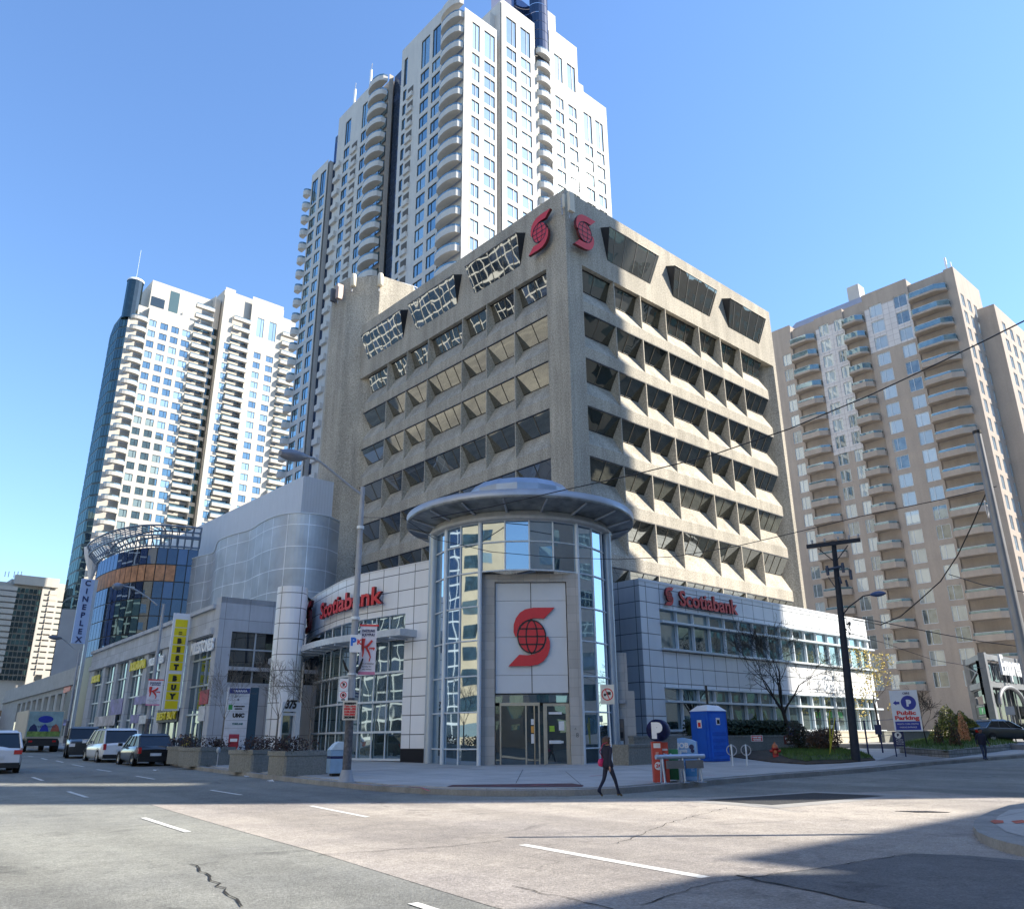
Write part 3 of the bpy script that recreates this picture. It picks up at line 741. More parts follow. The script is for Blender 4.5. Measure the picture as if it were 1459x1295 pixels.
for z in zrow[:4]: mb = MB(); pband(lp, mb, dw-.05, ds[-1], z-.05, z+.05, -.22, .0, step=.8); wpart(pod, 'transom', mb, M_aluw)
mb = MB(); pband(lp, mb, dw-.02, LL, -.2, zrow[0]-.06, -.3, -.03); wpart(pod, 'plinth', mb, MATS['black_granite'])
# blade canopy on the curved wall
mb = MB(); n = 26; d0 = dw-.9; d1 = LL+1.2
zc = 6.5
outs = [lp.pt(d0+(d1-d0)*i/n, 1.15+.9*(i/n)**2, zc) for i in range(n+1)]; ins = [lp.pt(d0+(d1-d0)*i/n, 0, zc) for i in range(n+1)]
up = Vector((0, 0, .34))
for i in range(n):
    mb.face([outs[i], outs[i+1], outs[i+1]+up, outs[i]+up][::-1]); mb.face([ins[i], ins[i+1], outs[i+1], outs[i]]); mb.face([ins[i]+up, ins[i+1]+up, outs[i+1]+up, outs[i]+up][::-1])
mb.face([ins[0], outs[0], outs[0]+up, ins[0]+up]); mb.face([ins[-1], outs[-1], outs[-1]+up, ins[-1]+up][::-1])
for i in range(1, n, 2): mb.tube([ins[i]+Vector((0, 0, -.08)), outs[i]+Vector((0, 0, -.08))], .06, 0, 4)
wpart(pod, 'canopy', mb, plain('canopy_blade', (.52, .57, .63), .4, .2))
# round panelled corner column beyond the curved wall
cyl = Path(smooth_pts([W(-11.2, 49.0), W(-12.2, 47.4), W(-13.3, 47.4), W(-14.15, 48.0), W(-14.5, 49.3), W(-14.2, 51.5)][:0] or [(-12.3, 13.4), (-13.7, 10.7), (-14.85, 8.6), (-15.4, 8.12), (-16.1, 8.3), (-16.5, 8.9), (-16.2, 9.8), (-15.0, 10.8)], 5))
mb = MB()
n = 40
for i in range(n):
    a, b = cyl.L*i/n, cyl.L*(i+1)/n; P = [cyl.pt(a, 0, -.3), cyl.pt(b, 0, -.3), cyl.pt(b, 0, TP), cyl.pt(a, 0, TP)]
    mb.face(P[::-1], 0, smooth=True); mb.uv[len(mb.f)-1] = [(a, TP), (b, TP), (b, -.3), (a, -.3)]
mb.face([cyl.pt(cyl.L*i/20, 0, TP) for i in range(21)]+[Vector((-12, 13, TP))])
wpart(pod, 'corner_column', mb, M_panel)
mb = MB(); pband(cyl, mb, 1, cyl.L-.5, -.3, .55, -.1, .02); wpart(pod, 'plinth', mb, MATS['black_granite'])
# side entrance 375 in the corner
p0 = Dd(391, 1068, 50.6); DFr = Fr((-15.4, 8.0), Vector((1, .12)).normalized(), Vector((.12, -1)).normalized())
a0 = None
def fr_hit(fr, px, py):
    n = Vector((fr.n[0], fr.n[1], 0)); o = Vector((fr.o[0], fr.o[1], 0)); v = ray(px, py); t = (Vector((o.x-CAM[0], o.y-CAM[1], 0))).dot(n)/v.dot(n); p = CV+v*t
    return (p.x-o.x)*fr.ad[0]+(p.y-o.y)*fr.ad[1], p.z
aL, zT = fr_hit(DFr, 394, 1000); aR, zT2 = fr_hit(DFr, 421, 1000); _, zM = fr_hit(DFr, 410, 1014); zb = gz(-15, 8)+.1
mb = MB(); DFr.box(mb, aL, aR, .25, .6, zM, zT); DFr.box(mb, aR-.3, aR, .25, .6, zb, zM); DFr.box(mb, aL, aL+.1, .25, .6, zb, zM); DFr.box(mb, aL+.1, aR-.3, .3, .5, zb+2.3, zb+2.45)
dfm = wpart(pod, 'side_entrance_frame', mb, M_white)
mb = MB(); DFr.quad(mb, aL+.1, aR-.3, zb, zM, .3); wpart(pod, 'side_door', mb, G_shop)
mb = MB(); DFr.box(mb, aL+1.0, aL+1.06, .32, .38, zb+.2, zb+2.1); wpart(pod, 'door_handle', mb, steel)
mb = text_mb('375', DFr.M((aL+aR)/2-.1, .6, zM+.18), .62, .04, bold=.025, shear=.25, width=(aR-aL)*.62); wpart(pod, 'house_number', mb, M_dark)

# 'Scotiabank' lettering
def sign_on(root, mapf, txt, size, width, depth, back, name='lettering'):
    cu = bpy.data.curves.new('t', 'FONT'); cu.body = txt; cu.size = size; cu.extrude = depth/2; cu.offset = .022*size; cu.resolution_u = 3
    ob = bpy.data.objects.new('t', cu); COL.objects.link(ob); dg = bpy.context.evaluated_depsgraph_get(); dg.update()
    me = bpy.data.meshes.new_from_object(ob.evaluated_get(dg)); bpy.data.objects.remove(ob)
    xs = [v.co.x for v in me.vertices]; x0 = min(xs); k = width/(max(xs)-x0)
    mb = MB(); vs = [mapf((v.co.x-x0)*k, v.co.y, v.co.z+depth/2+back) for v in me.vertices]
    base = len(mb.v); mb.v += [tuple(v) for v in vs]
    for p in me.polygons:
        mb.f.append(tuple(p.vertices)); front = p.normal.z > .5
        mb.m.append(0 if front else 1)
    wpart(root, name, mb, [M_red, M_redd]); bpy.data.meshes.remove(me)
x0s, x1s = Vv(964, 855, PV).x, Vv(1046, 862, PV).x; zb_ = Vv(966, 863, PV).z; zt_ = Vv(966, 841.5, PV).z
sg = thing('bank_sign', 'smaller red bank name sign with emblem on the right podium wall above ribbon windows', 'shop sign', (x0s, PV, zb_))
sign_on(sg, lambda x, y, z: Vector((x0s+x, PV-z, zb_+y)), 'Scotiabank', (zt_-zb_)/.72, x1s-x0s, .14, .12)
cc = Vv(953, 849.5, PV-.2); logo(sg, Rm(cc.x, cc.z, PV, 0), (Vv(953, 836, PV).z-Vv(953, 862, PV).z)/2.46, .14, .12)
d0 = lp.at_px(465, 870); d1 = lp.at_px(552, 850)
q = lp.pt(d1, 0, 0); zb_ = hgt(548, 859.5, q); zt_ = hgt(548, 837, q)
sg = thing('bank_sign', 'large red bank name sign with emblem on the curved podium wall behind the lamp post', 'shop sign', lp.pt((d0+d1)/2, 0, zb_))
sign_on(sg, lambda x, y, z: lp.pt(d0-x, z, zb_+y), 'Scotiabank', (zt_-zb_)/.73*1.15, d0-d1, .18, .2)
dl = lp.at_px(447, 880); q = lp.pt(dl, 0, 0); q2, t2 = lp.at(dl)
logo(sg, frameM(lp.pt(dl, 0, (zb_+zt_)/2+.1), (-t2.x, -t2.y, 0), (-t2.y, t2.x, 0)), .78, .18, .2)

# stone block with cash machine, right of the drum
BF = Fr(W(0, 41.2)[:2], rotz(1, 0), rotz(0, -1))
a0, z0 = fr_hit(BF, 869, 930); a1, _ = fr_hit(BF, 896, 1000); a2, z2_ = fr_hit(BF, 903.5, 984); zb = gz(*BF.p(a0, 0, 0)[:2])-.2
blk = thing('stone_wall_block', 'pale stone wall block with a cash machine beside the glass drum', 'wall', BF.p(a0, 0, zb))
mb = MB(); BF.box(mb, a0-.4, a1, -2, 0, zb, z0); BF.box(mb, a1, a2, -2, -.002, zb, z2_); wpart(blk, 'stonework', mb, M_stone)
c0, cz0 = fr_hit(BF, 877, 1024); c1, cz1 = fr_hit(BF, 890.5, 1063)
atm = thing('cash_machine', 'brown cash machine set in the pale stone block behind the walking woman', 'cash machine', BF.p((c0+c1)/2, 0, cz1))
mb = MB(); BF.box(mb, c0, c1, .0, .06, cz1, cz0); wpart(atm, 'housing', mb, plain('bronze_panel', (.14, .115, .10), .5))
mb = MB(); BF.box(mb, c0+.06, c1-.06, .061, .07, cz1+(cz0-cz1)*.3, cz1+(cz0-cz1)*.52); wpart(atm, 'screen', mb, M_black)
mb = MB(); BF.box(mb, c0+.08, c1-.08, .061, .16, cz1+(cz0-cz1)*.08, cz1+(cz0-cz1)*.2); wpart(atm, 'keypad', mb, M_aluw)
mb = MB(); BF.box(mb, c0+.05, c1-.05, .061, .065, cz1+(cz0-cz1)*.68, cz0-.06); wpart(atm, 'sign_plate', mb, plain('brown_plate', (.2, .15, .12)))
l0, lz = fr_hit(BF, 884, 999)
wl = thing('wall_lamp', 'small grey wall lamp on the stone block above the cash machine', 'wall lamp', BF.p(l0, 0, lz))
mb = MB(); BF.box(mb, l0-.12, l0+.22, 0, .22, lz-.1, lz+.08); wpart(wl, 'housing', mb, M_galv)
# ------------------------------------------------------------------ tall central tower
def bodybox(root, name, boxes, mat):
    mb = MB()
    for b in boxes: mb.box(*b)
    return wpart(root, name, mb, mat)
def widen(cols, k=.14): return [(a-k, b+k) for a, b in cols]
def facade(root, fr, strips, mat, gmat, wname='window', depth=.16, cap=45, wall='wall', mull=.62, frame=None):
    """strips: (a0,a1,z0,z1,[cols],[rows (zb,zt)]); each strip one wall part"""
    items = []
    for (a0, a1, z0, z1, cols, rws) in strips:
        hs = [(c[0], c[1], r[0], r[1]) for c in widen(cols, .0 if root is rt_ else .13) for r in rws if r[0] > z0 and r[1] < z1]
        mb = MB(); holes(fr, mb, a0, a1, z0, z1, hs, depth); 
        wpart(root, wall, mb, mat)
        for h in hs: items.append(win_fn(fr, h[0], h[1], h[2], h[3], depth, mull))
    many(root, wname, items, [gmat, frame or M_wdark], cap)
rt_ = None
TU, TV = 17.47, 35.49
big = thing('apartment_tower', 'tallest pale apartment tower with curved corner balconies behind the concrete office block', 'tower', (TU, TV, 0))
TR = Fr((0, TV), (1, 0), (0, -1)); TL = Fr((TU, 0), (0, 1), (-1, 0))
PIT = 2.88; zb0 = 94.45
def rws(lo, hi, h=2.05, base=zb0, pit=PIT): 
    k0 = math.ceil((lo-base)/pit); k1 = int((hi-base)/pit); return [(base+pit*k, base+pit*k+h) for k in range(k0, k1+1)]
rr = rws(48, 94.5)
top1 = [(97.3, 102.3)]; top2 = rr+rws(97, 102)+[(103.1, 108.3)]
facade(big, TR, [(TU, 23.7, 20, 104.0, [(18.7, 20.25), (21.4, 23.2)], rr+top1),
    (24.7, 31.8, 20, 111.2, [(25.8, 27.6), (28.8, 30.65)], top2),
    (35.1, 41.8, 20, 113.0, [(36.3, 37.9), (39.3, 40.95)], rr+rws(97, 99)+[(102.8, 108.0)]),
    (41.8, 48.7, 20, 104.3, [(42.9, 44.6), (45.8, 47.4)], rws(48, 91)+[(94.3, 100.0)])], M_pale, G_tow, cap=48)
rl = rws(24, 97.5)
facade(big, TL, [(40.9, 52.0, 5, 108.5, [(41.5, 43.3), (44.35, 46.3), (50.4, 51.1)], rl+[(100.3, 105.9)]),
    (61.2, 72.1, 5, 108.2, [(62.1, 63.7), (67.7, 69.3)], rl+[(100.3, 105.4)]),
    (75.0, 81.0, 5, 101.0, [(75.7, 77.4), (78.6, 80.5)], rws(24, 91)+[(94, 99.2)])], M_pale, G_tow, cap=48)
bodybox(big, 'inner_walls', [(TU+.35, 23.7, TV+.35, 41, 0, 104), (TU+.35, 31, 41, 51.9, 0, 108.3), (24.75, 31.7, TV+.35, 60, 0, 111.1), (23.7, 24.75, TV+1.6, 50, 0, 109),
    (31.7, 35.15, TV+1.3, 60, 0, 108), (35.15, 41.7, TV+.35, 60, 0, 112.9), (41.7, 48.65, TV+.35, 60, 0, 104.2), (34.6, 37.4, TV+.6, 50, 112, 117.3), (41.7, 45.3, TV+2.0, 50, 104.3, 108.4), (TU+1.4, 40, 52, 61.3, 0, 106.3),
    (TU+.35, 40, 61.3, 72, 0, 108.1), (TU+1.4, 40, 72, 75, 0, 106.3), (TU+.35, 40, 75, 80.9, 0, 100.9)], M_pale)
# blue glass recesses and the dark glass bay at the top
bl = []
for (a, b, zt) in ((52.1, 55.6, 106.3), (72.15, 74.95, 106.4)):
    mb = MB()
    nz = int((zt-10)/1.44)
    for k in range(nz): TL.quad(mb, a, a+(b-a)*.48, 10+k*1.44, 10+k*1.44+1.36, -1.0, 0); TL.quad(mb, a+(b-a)*.52, b, 10+k*1.44, 10+k*1.44+1.36, -1.0, 0)
    TL.box(mb, a, b, -1.2, -1.02, 8, zt, 1); wpart(big, 'blue_glazing', mb, [G_blue, plain('blue_spandrel', (.03, .05, .10), .4)])
mb = MB()
for i in range(10):
    a0, a1 = PI+PI*i/10, PI+PI*(i+1)/10; cx_, cy_ = 33.4, TV+.9
    for z in range(8): mb.face([(cx_+1.75*math.cos(a0), cy_+1.75*math.sin(a0), 106.2+z*1.9), (cx_+1.75*math.cos(a1), cy_+1.75*math.sin(a1), 106.2+z*1.9), (cx_+1.75*math.cos(a1), cy_+1.75*math.sin(a1), 108+z*1.9), (cx_+1.75*math.cos(a0), cy_+1.75*math.sin(a0), 108+z*1.9)])
wpart(big, 'round_glass_bay', mb, glass('dark_bay_glass', (.2, .26, .36), (.006, .01, .018), .18, wav=.05))
mb = MB(); TR.quad(mb, 24.72, 34.6, 111.2, 118, -2.5); wpart(big, 'blue_glazing', mb, G_blue)
# balconies
items = []; dark = []
for k in range(0, 24):
    z = 36.2+PIT*k
    items.append(balcony_fn(TL, 35.75, 40.6, z, 1.35, 'round'))
    if z < 96: items.append(balcony_fn(TL, 56.1, 60.9, z, 1.5, 'round'))
for k in range(-10, 0): 
    z = 36.2+PIT*k; items.append(balcony_fn(TL, 56.1, 60.9, z, 1.5, 'round'))
for k in range(4, 25):
    z = 36.2+PIT*k; items.append(balcony_fn(TR, 32.0, 34.9, z, .9, 'round'))
items += [balcony_fn(TL, 35.75, 40.6, 36.2+PIT*24-.3, 1.35, 'round', parapet=1.3, rail=0), balcony_fn(TL, 56.1, 60.9, 36.2+PIT*24, 1.5, 'round'), balcony_fn(TL, 56.1, 60.9, 36.2+PIT*23, 1.5, 'round'), balcony_fn(TL, 56.1, 60.9, 36.2+PIT*21, 1.5), balcony_fn(TL, 56.1, 60.9, 36.2+PIT*22, 1.5)]
for k in range(-8, 22): items.append(balcony_fn(TL, 80.9, 82.4, 36.2+PIT*k, 1.1, 'round')); 
for k in range(-8, 22): items.append(balcony_fn(TL, 70.1, 71.9, 36.2+PIT*k, .5, 'box', rail=0))
FE = Fr((48.7, 0), (0, 1), (1, 0))
for k in range(0, 23): items.append(balcony_fn(FE, TV+.5, TV+4.5, 36.2+PIT*k, 1.2, 'round'))
many(big, 'balcony', items, [M_pale, G_bal, M_wdark], 95, 'balconies')
# recesses behind the balconies: deep openings in the wall
mb = MB()
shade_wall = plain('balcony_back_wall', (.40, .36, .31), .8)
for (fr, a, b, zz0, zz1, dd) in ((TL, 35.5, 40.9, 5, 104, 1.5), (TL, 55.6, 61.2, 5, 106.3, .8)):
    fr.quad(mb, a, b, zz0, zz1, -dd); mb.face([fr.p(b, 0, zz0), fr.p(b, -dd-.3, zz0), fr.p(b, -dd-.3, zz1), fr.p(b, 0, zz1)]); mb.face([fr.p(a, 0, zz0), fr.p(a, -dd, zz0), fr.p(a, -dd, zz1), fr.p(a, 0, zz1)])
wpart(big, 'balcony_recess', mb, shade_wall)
items = []
for k in range(-10, 24):
    z = 36.2+PIT*k
    if k >= 0: items.append(win_fn(TL, 36.6, 39.8, z+.1, z+2.1, -.02+1.5, .5))
    items.append(win_fn(TL, 57.0, 60.2, z+.1, z+2.1, .78, .5))
many(big, 'balcony_door', items, [G_tow, M_wdark], 40)
mb = MB()
for k in range(-8, 22):
    z = 36.2+PIT*k
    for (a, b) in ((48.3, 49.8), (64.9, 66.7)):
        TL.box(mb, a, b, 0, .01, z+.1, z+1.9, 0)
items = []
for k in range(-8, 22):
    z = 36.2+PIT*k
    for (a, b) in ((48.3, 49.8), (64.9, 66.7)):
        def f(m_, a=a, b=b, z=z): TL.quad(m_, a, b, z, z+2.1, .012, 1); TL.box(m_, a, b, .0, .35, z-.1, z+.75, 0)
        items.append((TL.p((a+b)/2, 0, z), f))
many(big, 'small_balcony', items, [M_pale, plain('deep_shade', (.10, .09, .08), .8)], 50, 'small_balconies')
mb = MB(); p = Dd(528, 118, 125); q = Dd(505, 145, 131)
for pp in (p, q): 
    mb.tube([(pp.x, pp.y, pp.z-4), (pp.x, pp.y, pp.z+3)], .25, 0, 6); mb.tube([(pp.x-1, pp.y-2, pp.z+2.5), (pp.x+.5, pp.y+1, pp.z+3)], .08, 0, 4)
wpart(big, 'roof_mast', mb, M_white)

# ------------------------------------------------------------------ left tower
LV = 153.76
lt = thing('apartment_tower', 'cream apartment tower with stepped roof, left of the tallest tower, above the cinema screen wall', 'tower', (12.9, LV, 0))
LR = Fr((0, LV), (1, 0), (0, -1)); LLf = Fr((8.6, 0), (0, 1), (-1, 0))
P2 = 2.84; b2 = 92.05
def r2(lo, hi, h=1.75): return rws(lo, hi, h, b2, P2)
rA = r2(30, 100)
facade(lt, LR, [(12.6, 23.3, 5, 103.2, [(13.1, 14.6), (15.8, 17.4), (18.5, 20.1), (21.2, 23.0)], rA),
    (30.6, 33.3, 5, 115.5, [(32.0, 33.2)], rA), (38.2, 47.2, 5, 115.6, [(40.2, 41.9), (43.7, 45.5)], rA+[(104.2, 109.8)]), (23.3, 23.6, 5, 103.2, [], [])], M_pale2, G_tow, cap=70)
bodybox(lt, 'inner_walls', [(12.9, 23.3, LV+.3, 172, 0, 103.15), (12.9, 29.0, LV+2.2, 172, 103.15, 111.4), (28.3, 30.6, LV+2.4, 172, 0, 112.4), (30.9, 48, LV+1.4, 175, 0, 115.5), (47.2, 51.8, LV+1.4, 170, 0, 113.2), (23.6, 28.3, LV+1.6, 170, 0, 103)], M_pale2)
mb = MB(); LR.quad(mb, 12.9, 28.3, 103.2, 111.5, -2.18); LR.quad(mb, 33.3, 38.2, 100, 115.5, -1.39); LR.quad(mb, 47.2, 51.6, 5, 113.2, -1.39)
wpart(lt, 'upper_wall', mb, M_pale2)
mb = MB()
for k in range(34): 
    z = 8+k*P2
    LR.quad(mb, 28.35, 30.55, z, z+1.9, -2.38, 0)
wpart(lt, 'recessed_glazing', mb, G_green)
mb = MB(); LR.quad(mb, 17.6, 19.9, 103.4, 110.2, -2.12, 0); wpart(lt, 'upper_window', mb, G_green)
mb = MB(); LR.quad(mb, 13.2, 16.5, 104.4, 107, -2.12); wpart(lt, 'upper_window', mb, G_green)
items = []
for k in range(0, 27):
    z = 33+P2*k
    for (a, b, o) in ((23.5, 28.2, .95), (33.4, 38.2, .95), (47.2, 51.9, 1.2), (8.7, 12.7, 1.2)):
        if z > 100 and a < 20: continue
        items.append(balcony_fn(LR, a, b, z, o, 'box' if a > 10 else 'round', parapet=.62, rail=.3))
many(lt, 'balcony', items, [M_pale2, G_bal, M_wdark], 60, 'balconies')
items = []
for k in range(0, 29):
    z = 33+P2*k
    for (a, b) in ((23.7, 28.2), (33.5, 38.0), (47.4, 51.5)): 
        if z < 103: items.append(win_fn(LR, a, b, z+.05, z+2.1, 1.36 if a > 30 else 1.55, .5))
many(lt, 'balcony_door', items, [G_green, M_wdark], 30)
mb = MB(); LR.box(mb, 28.3, 28.34, -2.4, 0, 5, 112); LR.box(mb, 8.6, 12.9, -4, -1.6, 5, 103.2); wpart(lt, 'side_wall', mb, M_pale2)
# green glass flank facing left
mb = MB(); mb2 = MB()
pl_ = [(8.7, LV+1.6), (7.4, LV+4), (7.6, LV+10), (8.6, LV+16.5)]
for (A, B) in zip(pl_, pl_[1:]):
    A, B = Vector(A), Vector(B); 
    for k in range(38):
        z = 6+k*P2
        if z > 97: break
        nseg = 3
        for j in range(nseg):
            p, q = A.lerp(B, j/nseg+.02), A.lerp(B, (j+1)/nseg-.02); mb.face([(p.x, p.y, z), (q.x, q.y, z), (q.x, q.y, z+2.35), (p.x, p.y, z+2.35)][::-1])
    mb2.face([(A.x, A.y, 3), (B.x, B.y, 3), (B.x, B.y, 100), (A.x, A.y, 100)][::-1]) if False else None
poly = [(p[0]+.06, p[1]+.06) for p in pl_]+[(20, LV+16.5), (20, LV+1.7)]
mb2.prism(poly, 3, 100)
wpart(lt, 'flank_glazing', mb, G_green); wpart(lt, 'flank_wall', mb2, plain('dark_green_spandrel', (.05, .075, .075), .5))
mb = MB(); mb.prism([(9.2+1.9*math.cos(a), LV+3+1.9*math.sin(a)) for a in [2*PI*i/14 for i in range(14)]], 99, 109.5); mb.lathe([(2.0, 109.5), (2.0, 110), (0, 110.3)], (9.2, LV+3, 0), 1, 16); mb.tube([(9.2, LV+3, 110), (9.2, LV+3, 119)], .035, 1, 5)
wpart(lt, 'roof_turret', mb, [G_green, M_white])

# ------------------------------------------------------------------ right tower
RU, RV = 81.72, -2.54
rt = thing('apartment_tower', 'tan apartment tower with stacked angular balconies on the right behind the white podium', 'tower', (RU, RV, 0))
rt_ = rt; RL = Fr((RU, 0), (0, 1), (-1, 0)); RR = Fr((0, RV), (1, 0), (0, -1))
P3 = 2.86; b3 = 56.37
def r3(lo, hi, h=2.05, b=b3): return rws(lo, hi, h, b, P3)
ra = r3(6, 66)
facade(rt, RL, [(RV, -1.15, 2, 68.3, [], []), (4.3, 11.5, 2, 69.4, [(4.7, 6.65), (8.6, 10.6)], ra), (15.0, 19.95, 2, 68.6, [(15.2, 16.6), (17.6, 19.3)], ra), (24.4, 28.2, 2, 69.4, [(24.9, 26.4)], r3(6, 63))], M_tan, G_beige, cap=70, frame=M_aluw)
rb = r3(6, 64)
facade(rt, RR, [(RU, 92.3, 2, 68.3, [(82.7, 84.0), (85.3, 86.6), (87.9, 89.2), (90.4, 91.5)], rb)], M_tan, G_beige, cap=25, frame=M_aluw)
bodybox(rt, 'inner_walls', [(RU+.3, 92.3, RV+.3, 28.1, 0, 68.2), (RU+1.7, 92, 11.5, 24.4, 68, 69.3), (RU+.3, 92, 4.4, 11.4, 68.2, 69.35), (RU+.3, 90, 24.5, 28.15, 68.2, 69.35)], M_tan)
mb = MB()
for (a, b, zt) in ((-1.15, 4.3, 68.3), (11.5, 15.0, 68.6), (19.95, 24.4, 68.6)):
    RL.quad(mb, a, b, 2, zt, -1.5, 0); mb.face([RL.p(b, 0, 2), RL.p(b, -1.5, 2), RL.p(b, -1.5, zt), RL.p(b, 0, zt)]); mb.face([RL.p(a, 0, 2), RL.p(a, -1.5, 2), RL.p(a, -1.5, zt), RL.p(a, 0, zt)])
wpart(rt, 'balcony_recess', mb, M_tan)
# light panels around the upper windows
mb = MB()
pw = panels('white_square_panel', (.66, .63, .62), .95, .95, gap=.03, line=(.42, .40, .40), var=.03)
hs = [(c[0], c[1], r[0], r[1]) for c in ((15.2, 16.6), (17.6, 19.3)) for r in ra if 40 < r[0] < 66]
FP2 = Fr((RU-.03, 0), (0, 1), (-1, 0)); holes(FP2, mb, 15.02, 19.9, 44, 66.5, [h for h in hs if h[2] > 44], .03); holes(FP2, mb, 4.4, 11.4, 58.9, 66.6, [(c[0], c[1], r[0], r[1]) for c in ((4.7, 6.65), (8.6, 10.6)) for r in ra if 59 < r[0] < 66], .03)
wpart(rt, 'white_panelling', mb, pw)
items = []; doors = []
for k in range(0, 22):
    z = b3-2.86*17+.3+P3*k-.4
    if z > 66: break
    st_ = 'bay'; gl = z > 56
    for (a, b, o, s) in ((-1.3, 4.2, 1.6, 'bay'), (11.6, 15.0, 1.5, 'bay'), (20.0, 24.4, 1.4, 'bay')):
        items.append(balcony_fn(RL, a, b, z, o, s, parapet=.12 if gl else .62, rail=.85 if gl else .35))
        doors.append(win_fn(RL, a+.5+(b-a)*.28, b-.5, z+.1, z+2.1, 1.48, .5))
    items.append(balcony_fn(Fr((92.3, 0), (0, 1), (1, 0)), RV+.2, RV+3.5, z, 1.4, 'round', parapet=.6))
many(rt, 'balcony', items, [M_tan, G_bal, M_aluw], 70, 'balconies'); many(rt, 'balcony_door', doors, [G_shop, M_wdark], 45)
p = V_ = Vv(1415.8, 433, -5.0)
WU = p.x
WR = Fr((0, -5.0), (1, 0), (0, -1))
facade(rt, WR, [(WU, WU+22, 2, p.z, [(WU+2+3.2*i, WU+3.5+3.2*i) for i in range(6)], r3(6, p.z-3))], M_tan, G_beige, cap=12, frame=M_aluw, wall='wing_wall')
bodybox(rt, 'wing_body', [(WU, WU+22, -4.7, 20, 0, p.z-.05)], M_tan) if WU > 92.4 else bodybox(rt, 'wing_body', [(max(WU, 92.35), WU+22, -4.7, 20, 0, p.z-.05)], M_tan)
mb = MB(); mb.face([(WU, -5, 2), (WU, RV, 2), (WU, RV, p.z), (WU, -5, p.z)]) if WU < 92.3 else None
if mb.f: wpart(rt, 'wing_side', mb, M_tan)
# slanted penthouse roof and lift house
roofm = plain('grey_sheet_roof', (.42, .40, .42), .5, .2, var=.06, scale=1)
mb = MB(); xq = 86.5
pts = [Uu(1107, 466, xq), Uu(1250, 408, xq), Uu(1215, 422, xq)]
zr0, zr1 = pts[0].z, 73.2
mb.mesh([(83.5, 8.5, 68.6), (83.5, 26.5, 68.6), (85.8, 25.2, 71.6), (85.8, 8.5, 71.6), (91, 8.5, 68.6), (91, 25.2, 71.6), (91, 8.5, 71.6), (91, 26.5, 68.6)], [(0, 1, 2, 3)[::-1], (3, 2, 5, 6)[::-1], (0, 3, 6, 4)[::-1], (1, 7, 5, 2)])
wpart(rt, 'penthouse_roof', mb, roofm)
c = Uu(1216, 407, 87); mb = MB(); mb.box(86.4, 88.6, c.y-1.0, c.y+1.0, 70, c.z-.3); wpart(rt, 'lift_house', mb, M_pale)
c = Uu(1348, 378, 84); mb = MB(); mb.tube([(84, c.y, 67), (84, c.y, c.z+1.3)], .16, 0, 6); mb.tube([(84.5, c.y-.5, 67), (84.5, c.y-.5, c.z+.5)], .1, 0, 6); wpart(rt, 'roof_mast', mb, M_white)

# ------------------------------------------------------------------ far left tower beyond the street
FV = 208.0
fl = thing('apartment_tower', 'distant cream and green glass apartment block at the far left end of the street', 'tower', (5, FV, 0))
rt_ = fl; FF = Fr((0, FV), (1, 0), (0, -1))
U_ = lambda px, py: (lambda p: (p.x, p.z))(Vv(px, py, FV))
xs_ = {k: U_(*q)[0] for k, q in dict(l=(3, 900), g0=(12, 900), g1=(50, 880), c0=(53, 880), c1=(64, 880), r0=(66, 880), r1=(75, 880), b0=(76, 880), b1=(92, 880), e=(97, 850)).items()}
zt = U_(55, 822)[1]; zc_ = U_(55, 835)[1]
PF4 = (U_(58, 850)[1]-U_(50, 920)[1])/8.6
rf = [(zc_-1.2-PF4*(k+1)+.4, zc_-1.2-PF4*k-.7) for k in range(14)]
facade(fl, FF, [(xs_['c0'], xs_['c1'], 0, zt, [((xs_['c0']+xs_['c1'])/2-.3, (xs_['c0']+xs_['c1'])/2+.9)], rf), (xs_['r1'], xs_['b1']+.5, 0, zt-5, [(xs_['b0']+.3, xs_['b0']+1.6), (xs_['b0']+2.2, xs_['b1']-.2)], rf)], M_pale2, G_green, cap=30)
bodybox(fl, 'inner_walls', [(xs_['l']-30, xs_['l'], FV+1, 240, 0, zt-2), (xs_['l'], xs_['b1']+.4, FV+1.2, 240, 0, zt-1.0)], M_pale2)
mb = MB(); FF.box(mb, xs_['l']+.5, xs_['r1'], -1, .5, zc_, zt); wpart(fl, 'top_band', mb, M_pale2)
mb = MB()
for k in range(16):
    z = zc_-.8-PF4*(k+1)
    for j in range(6): a = xs_['g0']+(xs_['c0']-xs_['g0'])*j/6; FF.quad(mb, a+.08, a+(xs_['c0']-xs_['g0'])/6-.08, z+.25, z+PF4-.1, -.3)
wpart(fl, 'green_glazing', mb, G_green)
items = [balcony_fn(FF, xs_['r0']-.3, xs_['r1'], zc_-PF4*(k+1)-.2, .3, 'box', parapet=.9, rail=0) for k in range(15)]+[balcony_fn(FF, xs_['l']-12, xs_['g0'], zc_-PF4*(k+1)-.2, 1.0, 'box', parapet=.9, rail=0) for k in range(15)]
many(fl, 'balcony', items, [M_pale2, G_bal, M_wdark], 40)
mb = MB()
for px in (10, 15, 23, 28, 33): q = U_(px, 815); FF.box(mb, q[0]-.1, q[0]+.1, -2, -1.8, zt-.5, q[1]+.5)
wpart(fl, 'roof_masts', mb, M_white)

